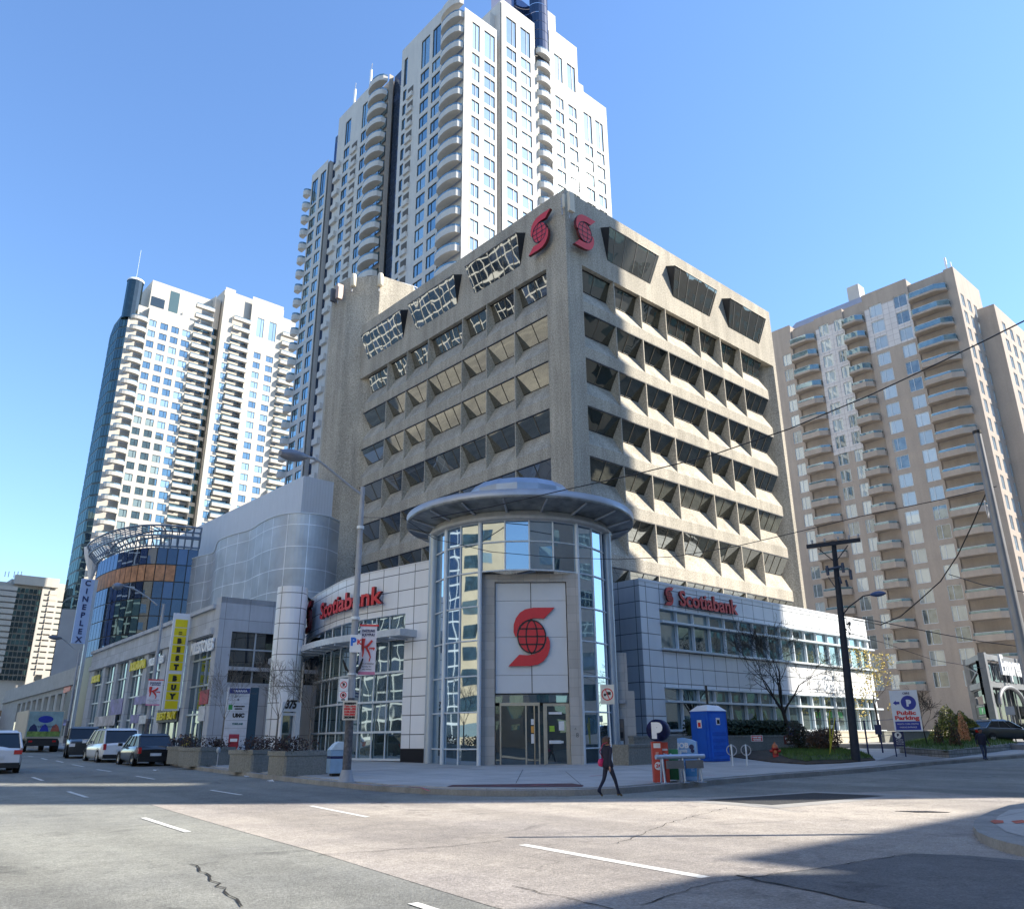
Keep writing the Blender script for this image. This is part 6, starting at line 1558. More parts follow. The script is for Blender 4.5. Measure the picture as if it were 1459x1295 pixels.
for x, y in ((1196, 822), (1205, 826)): c = Dd(x, y, Du-.3)-pu; mb.tube([c, c+Vector((.1, 0, -.3))], .05, 0, 6)
mb.tube([Dd(1180, 822, Du-.3)-pu, Dd(1191, 838, Du-.1)-pu], .02, 0, 4)
mb.build('switch_gear', plain('blue_grey_gear', (.05, .07, .11), .5), t)
mb = MB(); mb.tube([Dd(1202, 874, Du)-pu, Dd(1210, 864, Du-.2)-pu, Dd(1221, 856, Du-.5)-pu, Dd(1230, 849, Du-.8)-pu, Dd(1241, 847, Du-1)-pu], .03, 0, 6); mb.build('lamp_arm', M_wood, t)
mb = MB(); A, B = Dd(1240, 847, Du-1)-pu, Dd(1262, 845, Du-1.4)-pu; mb.tube([A.lerp(B, i/6) for i in range(7)], [.04, .09, .12, .13, .12, .09, .03], 0, 8); mb.build('lamp_head', plain('blue_lamp_head', (.05, .09, .22), .4), t)
mb = MB(); c = Dd(1206, 880, Du-.1)-pu
rnd = random.Random(2)
for i in range(14): v1 = Vector((rnd.uniform(-.15, .35), rnd.uniform(-.1, .1), rnd.uniform(-.8, .3))); mb.tube([c+v1, c+v1+Vector((rnd.uniform(-.1, .1), 0, rnd.uniform(-.15, .15)))], .03, 0, 4)
mb.tube([c+Vector((-.1, 0, .4)), c+Vector((.05, 0, -.9))], .012, 0, 4); mb.build('cable_splice', M_black, t)

# overhead wires
def wire(label, pts, r=.022, sag=0):
    P = [Dd(*p) for p in pts]; Q = []
    for i in range(len(P)-1):
        for k in range(12):
            s_ = k/12; q = P[i].lerp(P[i+1], s_); Q.append(q)
    Q.append(P[-1]); t = MB(); t.tube([q-P[0] for q in Q], r, 0, 5); o = t.build('overhead_wire', M_black, None, loc=P[0]); tag(o, label, 'wire')
wire('thick black cable sweeping from the top right edge down across the office spandrels', [(1470, 452, 27), (1400, 487, 28), (1330, 521, 29), (1240, 563, 30), (1125, 611, 31), (1010, 650, 32), (900, 677, 33.5), (800, 699, 34.5), (700, 722, 36.5), (614, 738, 36)], .025)
wire('black cable from the utility pole region across the drum canopy to the left', [(1420, 693, 27), (1340, 712, 28), (1225, 736, 28.5), (1140, 757, 30), (1050, 778, 31.5), (960, 793, 33), (880, 797, 34), (790, 794, 34), (700, 786, 34), (620, 768, 34.5), (575, 738, 33), (516, 737, D1)], .014)
wire('cable dropping from the leaning pole clamp to the lower right', [(1405, 702, 25), (1385, 748, 25.5), (1365, 790, 26), (1340, 828, 26.5), (1310, 855, 27), (1283, 878, 27.5), (1255, 890, 28.5), (1215, 882, Du-.3)], .018)
wire('thin cable running from the splice to the right edge', [(1215, 878, Du-.3), (1280, 891, Du), (1340, 903, Du+2), (1400, 914, Du+5), (1470, 923, Du+8)], .02)
wire('thin cable across the tan tower near the right edge', [(1205, 900, Du-.2), (1260, 916, Du+1), (1330, 940, Du+4), (1400, 952, Du+8)], .012)
wire('pale cable above the glass entrance structure', [(1352, 818, 26), (1400, 833, 24), (1470, 845, 22)], .012)

# wooden/metal clutter at the corner -------------------------------------------------
# round parking sign on red machine
b = base_at(943, 1114); r_ = facing(b)+.15; s1 = lambda d: size_at(b, d)
t = thing('pay_station', 'red parking pay station with a 24 symbol, under the round blue P sign', 'pay station', b, r_)
H1 = hgt(941, 1056, b)-b.z
boxpart(t, 'cabinet', -s1(11), s1(2), -.16, .16, 0, H1, plain('coral_red', (.52, .07, .045), .5)); boxpart(t, 'side_wing', s1(2.02), s1(11), -.05, .16, 0, H1*.98, MATS['coral_red'])
mb = MB(); M_ = Matrix.Translation((-s1(4.5), -.165, H1*.40)) @ LX; mb.lathe([(0, 0), (s1(5.2), 0)], (0, 0, 0), n=20, M=M_); mb.build('round_badge', M_white, t); txt(t, '24', -s1(4.5), H1*.365, -.17, s1(6.5), M_red, .004, width=s1(7.2))
boxpart(t, 'label_plate', -s1(9.5), s1(0), -.168, -.161, H1*.84, H1*.96, M_white); txt(t, 'PARKING', s1(6.6), H1*.78, -.056, s1(2.4), M_white, width=s1(7)); txt(t, 'Pay', s1(6.6), H1*.66, -.056, s1(3), M_white)
boxpart(t, 'arrow_mark', -s1(7), -s1(3), -.168, -.161, H1*.6, H1*.74, plain('pale_red', (.6, .3, .25), .6))
c = Dd(938, 1040, camd(b)-.05); t = thing('parking_sign', 'round dark blue drum sign with a white P on top of the red pay station', 'sign', (c.x, c.y, c.z), r_-.35)
R_ = size_at(c, 14.3); mb = MB(); mb.lathe([(0, -.0), (R_, 0)], (0, 0, 0), 0, 32, M=Matrix.Translation((0, -.28, 0)) @ LX); mb.lathe([(R_, -.28), (R_, .28), (0, .28)], (0, 0, 0), 1, 32, M=LX); mb.build('drum', [M_blue, M_navy], t)
txt(t, 'P', 0, -R_*.62, -.285, R_*1.75, M_white, .05)
# green bin
b = base_at(960, 1112.5); t = thing('newspaper_box', 'dark green newspaper box between the red pay station and the silver rail', 'newspaper box', b, facing(b)+.1); hh = hgt(960, 1067, b)-b.z
boxpart(t, 'cabinet', -s1(6.5), s1(6.5), -.22, .22, .05, hh*.66, plain('green_box', (.01, .12, .035), .5)); 
mb = MB(); mb.mesh([(-s1(7), -.24, hh*.66), (s1(7), -.24, hh*.66), (s1(7), .24, hh*.66), (-s1(7), .24, hh*.66), (-s1(7.4), -.2, hh), (s1(7.4), -.2, hh), (s1(7.4), .24, hh), (-s1(7.4), .24, hh)], [(0, 3, 2, 1), (4, 5, 6, 7), (0, 1, 5, 4), (1, 2, 6, 5), (2, 3, 7, 6), (3, 0, 4, 7)]); mb.build('top_box', plain('light_green_box', (.03, .25, .09), .5), t)
txt(t, 'e', -s1(3), hh*.8, -.25, s1(6), M_white)
# blue JOB box
b = base_at(983, 1111); t = thing('newspaper_box', 'tall pale blue job listings box with curved top behind the silver rail', 'newspaper box', b, facing(b)-.1); hh = hgt(981, 1050.5, b)-b.z; s2 = lambda d: size_at(b, d)
lb_ = plain('light_blue_box', (.22, .42, .72), .45, var=.1); mb = MB(); prof = [(-s2(12.3), 0), (s2(12.3), 0), (s2(12.6), hh*.90), (s2(5), hh*.96), (-s2(6), hh), (-s2(12.3), hh*.985)]
A = [(x, -.25, z) for x, z in prof]; B = [(x, .25, z) for x, z in prof]; n = len(prof); mb.face(A); mb.face(B[::-1]); [mb.face([A[i], B[i], B[(i+1) % n], A[(i+1) % n]]) for i in range(n)]; mb.build('cabinet', lb_, t)
txt(t, 'JOB', -s2(5), hh*.76, -.26, s2(9), M_white, .01); txt(t, 'news', -s2(6), hh*.66, -.26, s2(6), M_white); boxpart(t, 'panel', -s2(11), s2(11), -.262, -.255, .12, hh*.42, plain('mid_blue', (.06, .26, .55), .5)); txt(t, 'E', -s2(6.5), hh*.22, -.268, s2(9), M_white, .01); txt(t, 'E', s2(6), hh*.22, -.268, s2(9), MATS['light_blue_box'], .01)
mb = MB(); M_ = Matrix.Translation((s2(6.5), -.262, hh*.78)) @ LX; mb.lathe([(0, 0), (s2(3.4), 0)], n=10, M=M_); mb.lathe([(0, 0), (s2(2.6), 0)], (s2(1), -s2(5), 0), n=10, M=M_); mb.build('emblem', M_navy, t)
b = base_at(966, 1113.5); t = thing('newspaper_box', 'narrow white box post showing below the silver rail beside the green box', 'newspaper box', b+Vector((.3, .15, 0)), facing(b)); boxpart(t, 'cabinet', -.1, .1, -.12, .12, 0, .85, M_white)
# silver lean rail
b0, b1 = base_at(943, 1115.5), base_at(1002, 1113.5); t = thing('lean_rail', 'silver steel rail with grey slatted panels in front of the newspaper boxes', 'rail', b0); v = b1-b0; L_ = Vector((v.x, v.y, 0)).length; t.rotation_euler = (0, 0, math.atan2(v.y, v.x)); ht = hgt(943, 1078, b0)-b0.z
mb = MB(); mb.tube([(-.15, 0, ht), (L_+.1, 0, ht)], .07, 0, 10); mb.build('top_rail', plain('bright_steel', (.42, .50, .62), .3, .5), t)
for x in (.05, L_*.52, L_*.93):
    for dy in (-.12, .12): mb = MB(); mb.tube([(x, dy, 0), (x, dy*.3, ht-.05)], .035, 0, 6); mb.box(x-.1, x+.1, dy-.08, dy+.08, 0, .02); mb.build('leg', MATS['bright_steel'], t)
for x0, x1 in ((.12, L_*.49), (L_*.55, L_*.97)):
    mb = MB(); mb.box(x0, x1, -.17, -.12, ht*.55, ht*.86); mb.build('panel', plain('grey_panel', (.16, .165, .17), .7), t)
# no trucks sign
b = base_at(874, 1096); Ds = camd(b)-1.0; b = Dd(873, 1100, Ds); b.z = gz(b.x, b.y)+.15
t = thing('traffic_sign', 'square white no trucks sign with red ring on a thin pole beside the drum', 'sign', b, facing(b)); zt_ = hgt(869, 975, b)-b.z; w2 = size_at(b, 19.5); zb_ = hgt(869, 1003, b)-b.z
xo = size_at(b, -2.5)
mb = MB(); mb.tube([(0, .04, 0), (xo*.6, .04, zb_), (xo, .04, zt_-.05)], .03, 0, 8); mb.build('pole', M_aluw, t)
boxpart(t, 'plate', xo-w2/2, xo+w2/2, 0, .012, zb_, zt_, plain('sign_cream', (.68, .66, .58), .5)); mb = MB(); ringmb(mb, xo, (zb_+zt_)/2, w2*.43, w2*.075, -.004, slash=PI*.62, n=28); mb.build('red_ring', M_red, t)
boxpart(t, 'truck_symbol', xo-w2*.08, xo+w2*.24, -.003, -.001, (zb_+zt_)/2-.02, (zb_+zt_)/2+w2*.18, M_txt); boxpart(t, 'truck_symbol', xo-w2*.26, xo-w2*.1, -.003, -.001, (zb_+zt_)/2-.06, (zb_+zt_)/2+w2*.06, M_txt)
# portable toilet
b = Vv(1013, 1068, -12.4); b.z = gz(b.x, b.y)+.16; t = thing('portable_toilet', 'blue portable toilet with a white domed roof on the verge', 'portable toilet', b, facing(b)+.75); hh = hgt(1016, 1013, b)-b.z; w2 = size_at(b, 45)/2/1.32
bl = plain('toilet_blue', (.012, .10, .52), .45, var=.1); boxpart(t, 'body', -w2, w2, -w2, w2, 0, hh, bl)
mb = MB(); ht2 = hgt(1012, 1003.5, b)-b.z
mb.mesh([(x*w2*1.06, y*w2*1.06, hh) for x, y in ((-1, -1), (1, -1), (1, 1), (-1, 1))]+[(x*w2*.6, y*w2*.6, hh+(ht2-hh)*.8) for x, y in ((-1, -1), (1, -1), (1, 1), (-1, 1))]+[(0, 0, ht2)], [(0, 1, 5, 4), (1, 2, 6, 5), (2, 3, 7, 6), (3, 0, 4, 7), (4, 5, 8), (5, 6, 8), (6, 7, 8), (7, 4, 8), (0, 3, 2, 1)]); mb.build('roof', M_white, t)
boxpart(t, 'door', -w2*.8, w2*.8, -w2-.03, -w2-.001, .1, hh*.95, plain('toilet_blue2', (.02, .14, .62), .4)); boxpart(t, 'vent_panel', -w2-.03, -w2-.001, -w2*.75, w2*.75, .15, hh*.92, MATS['toilet_blue'])
for k in range(4): boxpart(t, 'rib', -w2*.7, w2*.7, -w2-.05, -w2-.031, .25+k*hh*.13, .25+k*hh*.13+hh*.07, bl)
boxpart(t, 'sticker', -w2*.2, w2*.2, -w2-.045, -w2-.031, hh*.72, hh*.86, M_white); boxpart(t, 'sticker', -w2-.04, -w2-.031, -w2*.3, w2*.2, hh*.66, hh*.82, M_white); boxpart(t, 'sticker_mark', -w2*.12, w2*.15, -w2-.05, -w2-.046, hh*.74, hh*.82, M_black); boxpart(t, 'sticker_mark', -w2-.045, -w2-.0401, -w2*.2, w2*.1, hh*.68, hh*.77, M_red)
mb = MB(); mb.tube([(w2*.4, w2*.4, hh), (w2*.4, w2*.4, ht2+.9)], .06, 0, 6); mb.build('vent_pipe', M_black, t)
# fire hydrant
b = base_at(1106, 1082, .2); t = thing('fire_hydrant', 'red fire hydrant with yellowish cap on the soil verge', 'fire hydrant', b, facing(b)); hh = hgt(1106, 1057, b)-b.z
hm = plain('hydrant_red', (.38, .03, .025), .5); mb = MB(); r0 = hh*.17; mb.lathe([(r0*1.5, 0), (r0*1.5, .04), (r0, .05), (r0, hh*.6), (r0*1.25, hh*.62), (r0*1.2, hh*.68), (r0*.95, hh*.7)], n=14); mb.build('barrel', hm, t)
mb = MB(); mb.lathe([(r0*1.1, hh*.7), (r0*.9, hh*.84), (r0*.4, hh*.92), (r0*.25, hh*.92), (r0*.25, hh), (0, hh)], n=12); mb.build('cap', plain('hydrant_cap', (.45, .14, .05), .5), t)
for s_ in (-1, 1): mb = MB(); mb.tube([(s_*r0*.8, 0, hh*.5), (s_*r0*1.9, 0, hh*.5)], r0*.5, 0, 8); mb.build('outlet', hm, t)
mb = MB(); mb.tube([(0, -r0*.8, hh*.45), (0, -r0*1.7, hh*.45)], r0*.6, 0, 8); mb.build('pumper_outlet', MATS['hydrant_cap'], t)
# bike rings
for i, (px, py) in enumerate(((1044.5, 1091), (1065, 1090))):
    b = base_at(px, py); t = thing('bike_stand', ('left' if i == 0 else 'right')+' of two steel post and ring bicycle stands behind the silver rail', 'bicycle stand', b, facing(b)+(.1 if i else -.1), 'bicycle stands on the pavement')
    hh = hgt(px, 1060, b)-b.z; mb = MB(); mb.tube([(0, 0, 0), (0, 0, hh)], .035, 0, 8); mb.build('post', M_aluw, t)
    mb = MB(); R_ = .2; mb.tube([(R_*math.cos(2*PI*k/20)-.0, 0, hh*.72+R_*math.sin(2*PI*k/20)) for k in range(21)], .022, 0, 6); mb.build('ring', M_galv, t)
# red and white notices on the wall
t, w_, h_ = plate('notice', 'small red and white notice on a grey rail left of the big bare tree', 'sign', 1071, 1086, 1047, 1056, camd(Vv(1078, 1050, -11)), M_white); boxpart(t, 'red_field', -w_*.46, w_*.46, -.004, -.001, h_*.08, h_*.92, M_red); txt(t, 'RESERVED', 0, h_*.55, -.006, h_*.3, M_white, width=w_*.8); txt(t, 'PARKING', 0, h_*.18, -.006, h_*.3, M_white, width=w_*.7)
t, w_, h_ = plate('notice', 'wide red no parking notice on the wall right of the big bare tree', 'sign', 1118, 1138, 1048, 1060, camd(Vv(1128, 1050, -11)), M_redd); txt(t, 'NO PARKING', 0, h_*.58, -.006, h_*.3, M_white, width=w_*.8); txt(t, 'TOW AWAY', 0, h_*.15, -.006, h_*.3, M_white, width=w_*.7)
t, w_, h_ = plate('notice', 'little white square notice at the end of the wide red notice', 'sign', 1138.5, 1143, 1048.5, 1057, camd(Vv(1128, 1050, -11)), M_white)
t, w_, h_ = plate('handicap_sign', 'blue and white plate on the railing left of the round shrubs', 'sign', 1124, 1131, 1035, 1047, camd(Vv(1128, 1050, -10.6)), M_blue); boxpart(t, 'white_field', -w_*.4, w_*.4, -.003, -.001, h_*.5, h_*.92, M_white)
# yellow stakes
for i, (px, py, tx, ty) in enumerate(((1183, 1077, 1182, 1012), (1181, 1077, 1190, 1022), (1190, 1076, 1183, 1040))):
    b = base_at(px, py, .35); e = Dd(tx, ty, camd(b)); mb = MB(); mb.tube([(0, 0, -.1), e-b], .03 if i < 2 else .018, 0, 5)
    o = mb.build('stake', plain('yellow_stake', (.38, .36, .03), .7) if i < 2 else M_wood2, None, loc=b); tag(o, ('taller yellow guard stake on the grass mound', 'yellow stake leaning right on the grass mound', 'thin brown stake leaning left behind the yellow stakes')[i], 'stake')
# blue railing around the drive
t = thing('railing', 'dark blue post and wire railing before the sunlit low wall', 'railing', base_at(1237, 1077)); posts = []
for px, py, ty in ((1196, 1074, 1026), (1238, 1077, 1026), (1258, 1072, 1025)):
    b = base_at(px, py, .15); hh = hgt(px-2, ty, b); mb = MB(); mb.tube([b, (b.x, b.y, hh)], .045, 0, 6); wpart(t, 'post', mb, M_navy); posts.append((b, hh))
b0 = base_at(1150, 1072, .25)
for q in (.98, .5):
    mb = MB(); mb.tube([(b0.x, b0.y, b0.z+(posts[0][1]-posts[0][0].z)*q)]+[(b.x, b.y, b.z+(h-b.z)*q) for b, h in posts]+[(posts[2][0].x+4.5, posts[2][0].y+.5, posts[2][0].z+(posts[2][1]-posts[2][0].z)*q+.15)], .014, 0, 4); wpart(t, 'wire', mb, M_navy)
t, w_, h_ = plate('meter_box', 'dark ticket meter on a post between the blue railing posts', 'meter', 1247, 1255, 1032, 1046, camd(posts[1][0])+1, M_navy); t2, w_, h_ = plate('panel_sign', 'black narrow panel on the sunlit wall under the ticket meter', 'sign', 1250.5, 1253.5, 1040, 1050, camd(posts[1][0])+1.3, M_black)
# public parking sign
c = Vector(Dd(1290, 1012, 46.5)); t, w_, h_ = plate('parking_sign', 'tall white public parking board with blue P and arrow', 'sign', 1274, 1307, 983, 1041.5, 46.5, M_white, th=.12)
t.rotation_euler[2] += .0; t.rotation_euler[1] = -.0
boxpart(t, 'blue_panel', -w_*.44, w_*.44, -.006, -.001, h_*.03, h_*.24, M_blue); txt(t, 'NORTH YORK CENTRE', 0, h_*.16, -.01, h_*.05, M_white, 0, width=w_*.75); txt(t, 'PARKING ENTRANCE', 0, h_*.08, -.01, h_*.05, M_white, 0, width=w_*.6)
txt(t, 'Public', 0, h_*.40, -.004, h_*.13, M_red, .012, width=w_*.68); txt(t, 'Parking', 0, h_*.28, -.004, h_*.13, M_red, .012, width=w_*.86); txt(t, 'CBRE', w_*.1, h_*.90, -.004, h_*.07, M_navy, .004)
mb = MB(); mb.lathe([(0, 0), (w_*.27, 0)], n=28, M=Matrix.Translation((w_*.14, -.003, h_*.69)) @ LX); mb.build('blue_disc', M_blue, t); txt(t, 'P', w_*.14, h_*.615, -.008, h_*.2, M_white, .03)
mb = MB(); mb.face([(-w_*.42, -.003, h_*.69), (-w_*.3, -.003, h_*.63), (-w_*.3, -.003, h_*.66), (-w_*.18, -.003, h_*.66), (-w_*.18, -.003, h_*.72), (-w_*.3, -.003, h_*.72), (-w_*.3, -.003, h_*.75)]); mb.build('arrow', M_blue, t)
t, w_, h_ = plate('parking_sign', 'small navy P sign on the low wall under the big parking board', 'sign', 1273.5, 1287, 1042, 1063, 46.8, M_navy)
mb = MB(); mb.lathe([(0, 0), (w_*.3, 0)], n=20, M=Matrix.Translation((0, -.004, h_*.76)) @ LX); mb.build('white_disc', M_white, t); txt(t, 'P', 0, h_*.68, -.008, h_*.24, M_navy, .015)
for i, s_ in enumerate(('Public', 'Parking', 'Entrance')): txt(t, s_, w_*.08, h_*(.42-.14*i), -.005, h_*.12, M_white, 0, width=w_*.6)
mb = MB(); c = t.location
for sx_ in (-.4, .4): mb.tube([(sx_*w_, .06, -(c.z-gz(c.x, c.y))), (sx_*w_, .06, h_)], .03, 0, 6)
mb.build('posts', M_navy, t)
# glass and steel gateway at the right edge
GD = 76; ga, gb = Dd(1388, 1000, GD), Dd(1412, 1000, GD-6); gt = thing('steel_gateway', 'grey steel framed glass gateway with white lettering at the right edge', 'gateway', (gb.x, gb.y, gz(gb.x, gb.y)))
zt_ = hgt(1409, 929, gb); zm_ = hgt(1415, 972, gb); z0_ = gz(gb.x, gb.y)
dr = Vector((1, 0, 0)); ge = gb+dr*16
gs = plain('gateway_steel', (.22, .23, .25), .5, .2)
mb = MB()
for c in (ga, gb, gb+dr*8, ge): mb.box(c.x-.22, c.x+.22, c.y-.22, c.y+.22, 0, zt_)
for A, B in ((ga, gb), (gb, ge)):
    for z in (zt_-.5, zm_-.3):
        A2, B2 = Vector((A.x, A.y, z)), Vector((B.x, B.y, z)); d = (B2-A2).normalized(); A3, B3 = A2+d*.23, B2-d*.23; n_ = Vector((-d.y, d.x, 0))*.18; u_ = Vector((0, 0, .42))
        mb.mesh([A3-n_, B3-n_, B3+n_, A3+n_, A3-n_+u_, B3-n_+u_, B3+n_+u_, A3+n_+u_], [(0, 3, 2, 1), (4, 5, 6, 7), (0, 1, 5, 4), (1, 2, 6, 5), (2, 3, 7, 6), (3, 0, 4, 7)])
wpart(gt, 'steel_frame', mb, gs)
mb = MB()
for z0, z1 in ((zm_+.3, zt_-.6), (z0_+4.2, zm_-.4)):
    for A, B in (((ga.x, ga.y), (gb.x, gb.y)),): mb.tube([(A[0], A[1], z0), (B[0], B[1], z1)], .06, 0, 4); mb.tube([(A[0], A[1], z1), (B[0], B[1], z0)], .06, 0, 4)
for i in range(1, 12): x = gb.x+16*i/12; mb.tube([(x, gb.y+.4, zm_-3.5), (x, gb.y+.4, zt_-.5)], .06, 0, 4)
wpart(gt, 'bracing', mb, gs)
mb = MB(); mb.face([(gb.x+.3, gb.y+.6, zm_-3.5), (ge.x, gb.y+.6, zm_-3.5), (ge.x, gb.y+.6, zt_-.5), (gb.x+.3, gb.y+.6, zt_-.5)]); mb.face([(ga.x+.1, ga.y, z0_+3.6), (gb.x+.1, gb.y, z0_+3.6), (gb.x+.1, gb.y, zt_-.5), (ga.x+.1, ga.y, zt_-.5)]); wpart(gt, 'glazing', mb, glass('gateway_glass', (.3, .35, .38), (.03, .035, .04), .25, wav=.1))
mb = MB(); cx_ = gb.x+3.4; R_ = 2.6; mb.tube([(cx_+R_*math.cos(PI*i/16), gb.y-.3, hgt(1430, 1003, gb)+R_*.5*math.sin(PI*i/16)) for i in range(17)], .16, 0, 6); wpart(gt, 'arch', mb, gs)
q = Vector((gb.x+1.2, gb.y-.5, zm_+.55)); mb = text_mb('Empress', Matrix.Translation(q+Vector((2.7, 0, .1))) @ LX, 2.0, .15, .05, width=4.6); mb = text_mb('Walk', Matrix.Translation(q+Vector((7.2, 0, .1))) @ LX, 2.6, .15, .05, width=3.6, mb=mb); wpart(gt, 'lettering', mb, M_white)
def gpanel(root, A, B, z0, z1, label=None):
    d = (B-A).normalized(); n_ = Vector((d.y, -d.x, 0))
    M_ = frameM(A, d, n_); L = (B-A).length; mb = MB(); mb.box(0, L, z0-A.z, z1-A.z, 0, .06, 0, M_); mb.box(L*.25, L*.75, (z1-z0)*.3+z0-A.z, (z1-z0)*.78+z0-A.z, .061, .08, 1, M_)
    mb = text_mb('P', M_ @ Matrix.Translation((L*.5, (z1-z0)*.37+z0-A.z, .082)), (z1-z0)*.45, .01, .05, mb=mb, m=2); mb = text_mb('EMPRESS WALK', M_ @ Matrix.Translation((L*.5, (z1-z0)*.84+z0-A.z, .07)), (z1-z0)*.1, .01, 0, width=L*.8, mb=mb, m=2); mb = text_mb('underground parking', M_ @ Matrix.Translation((L*.5, (z1-z0)*.16+z0-A.z, .07)), (z1-z0)*.07, .01, 0, width=L*.7, mb=mb, m=2)
    wpart(root, 'parking_panel', mb, [M_black, plain('bright_green', (.03, .42, .10), .5), M_white])
A = Vector((ga.x, ga.y, 0)); B = Vector((gb.x, gb.y, 0)); d = (B-A).normalized()
zP1, zP0 = hgt(1405, 1001, gb), hgt(1410, 1022, gb)
gpanel(gt, A+d*.45, B-d*.45, zP0, zP1)
gpanel(gt, Vector((gb.x+8.5, gb.y-.1, 0)), Vector((gb.x+12, gb.y-.1, 0)), zP0, zP1)
M_ = frameM(A+d*.5, d, Vector((d.y, -d.x, 0))); mb = MB(); mb.box(0, (B-A).length-1, z0_+.4, zP0-.3, 0, .05, 0, M_); mb.box(0, 3, z0_+.4, zP0-.3, 0, .05, 0, frameM(Vector((gb.x+8.6, gb.y-.1, 0)), (1, 0, 0), (0, -1, 0))); wpart(gt, 'white_panel', mb, M_white)
t, w_, h_ = plate('notice', 'pale notice board on a thin post inside the gateway', 'sign', 1434, 1444, 1006, 1018, 66, plain('pale_notice', (.5, .5, .5))); mb = MB(); mb.tube([(0, .05, -2.4), (0, .05, h_)], .04, 0, 5); mb.build('post', M_galv, t)

# planters, litter bin, meters, pylon on the left pavement
def planter(px0, px1, pyb, label, ph, seed, depthm=1.1, plant=.55):
    a, b = base_at(px0, pyb), base_at(px1, pyb-3 if px1-px0 > 30 else pyb-1); v = b-a; L_ = Vector((v.x, v.y, 0)).length
    t = thing('planter', label, 'planter', a, math.atan2(v.y, v.x), 'concrete planters on the left pavement'); z1 = ph
    mb = MB(); r = .07
    mb.prism([(r, 0), (L_-r, 0), (L_, r), (L_, depthm-r), (L_-r, depthm), (r, depthm), (0, depthm-r), (0, r)], 0, z1*.78); mb.prism([(-.02, -.02), (L_+.02, -.02), (L_+.02, depthm+.02), (-.02, depthm+.02)], z1*.80, z1); mb.prism([(.03, .03), (L_-.03, .03), (L_-.03, depthm-.03), (.03, depthm-.03)], z1*.77, z1*.81); mb.build('trough', M_conc2, t)
    rnd = random.Random(seed); mb = MB()
    for k in range(int(L_*7)): leafclump(mb, (rnd.uniform(.15, L_-.15), rnd.uniform(.15, depthm-.15), z1+rnd.uniform(0, plant*.5)), .3, plant*.6, 90, .09, rnd)
    mb.build('shrubs', [plain('dark_twigs', (.022, .018, .014), .9), plain('maroon_leaf', (.05, .025, .022), .8)], t); return t
planter(404, 468, 1105.5, 'largest concrete planter with dark shrubs, beside the litter bin', .84, 1, 1.3); planter(358, 403, 1100, 'concrete planter with dark shrubs, second from the litter bin', .82, 2, 1.3)
planter(283, 333, 1091.5, 'concrete planter with dark shrubs behind the two parking meters', .8, 3, 1.3); planter(258, 282, 1088.5, 'leftmost concrete planter, beside the man in dark blue', .8, 4, 1.3)
b = base_at(481, 1105); t = thing('litter_bin', 'pale blue litter bin with domed lid behind the nearest lamp post', 'litter bin', b, facing(b)+.2); hh = hgt(482, 1056, b)-b.z; w2 = size_at(b, 27)/2
lbm = plain('bin_blue', (.24, .38, .55), .5); boxpart(t, 'body', -w2, w2, -.35, .35, .1, hh*.5, lbm); boxpart(t, 'slot_band', -w2*.99, w2*.99, -.345, .345, hh*.5, hh*.58, M_navy); boxpart(t, 'upper_body', -w2, w2, -.35, .35, hh*.58, hh*.76, lbm); boxpart(t, 'base', -w2*.7, w2*.7, -.25, .25, 0, .1, M_black)
mb = MB(); n = 10; A = [(-w2+2*w2*i/n, -.36, hh*.76+hh*.24*math.sin(PI*i/n)) for i in range(n+1)]; B = [(x, .36, z) for x, y, z in A]; mb.face(A[::-1] if False else A); mb.face(B[::-1]); [mb.face([A[i], A[i+1], B[i+1], B[i]][::-1], 0, smooth=True) for i in range(n)]; mb.build('lid', plain('bin_lid', (.50, .62, .72), .4), t)
boxpart(t, 'sticker', w2*.3, w2*.7, -.36, -.346, hh*.51, hh*.56, M_white)
for i, (px, py) in enumerate(((309, 1091), (338, 1090))):
    b = base_at(px, py); t = thing('parking_meter', ('left' if i == 0 else 'right')+' grey parking meter post in front of the planters', 'parking meter', b, facing(b), 'parking meters by the planters'); hh = hgt(px, 1064, b)-b.z
    mb = MB(); mb.tube([(0, 0, 0), (0, 0, hh*.7)], .03, 0, 6); mb.build('post', M_galv, t); mb = MB(); mb.lathe([(0, hh*.68), (.07, hh*.7), (.1, hh*.8), (.09, hh*.92), (.04, hh), (0, hh)], n=8); mb.build('head', plain('meter_grey', (.28, .33, .38), .5), t)
# directory pylon
b = base_at(340, 1066); Dp = 50; c = Dd(332, 1066, Dp); c.z = gz(c.x, c.y)+.15
t = thing('directory_pylon', 'tall white tenant directory pylon with a dark blue side before the shopping centre', 'pylon', c, facing(c)+.12); hh = hgt(340, 979, c)-c.z; w2 = size_at(c, 29)/2
boxpart(t, 'board', -w2, w2, -.15, .15, .3, hh, plain('pylon_white', (.60, .63, .68), .4)); boxpart(t, 'side_fin', w2+.002, w2+size_at(c, 12), -.05, .35, .1, hh*1.0, plain('pylon_teal', (.02, .06, .10), .4)); boxpart(t, 'header', -w2*.86, w2*.98, -.16, -.151, hh*.91, hh*.985, plain('pylon_blue', (.02, .04, .22)))
txt(t, 'YAMAHA', w2*.1, hh*.93, -.165, hh*.045, M_white, .006, width=w2*1.3); txt(t, 'o', 0, hh*.81, -.155, hh*.05, M_navy); boxpart(t, 'green_mark', -w2*.8, -w2*.45, -.16, -.151, hh*.68, hh*.75, M_green); txt(t, 'SHEPPARD', w2*.15, hh*.72, -.155, hh*.022, M_txt, width=w2*1.0); txt(t, 'DENTAL', w2*.1, hh*.685, -.155, hh*.022, M_txt, width=w2*.7)
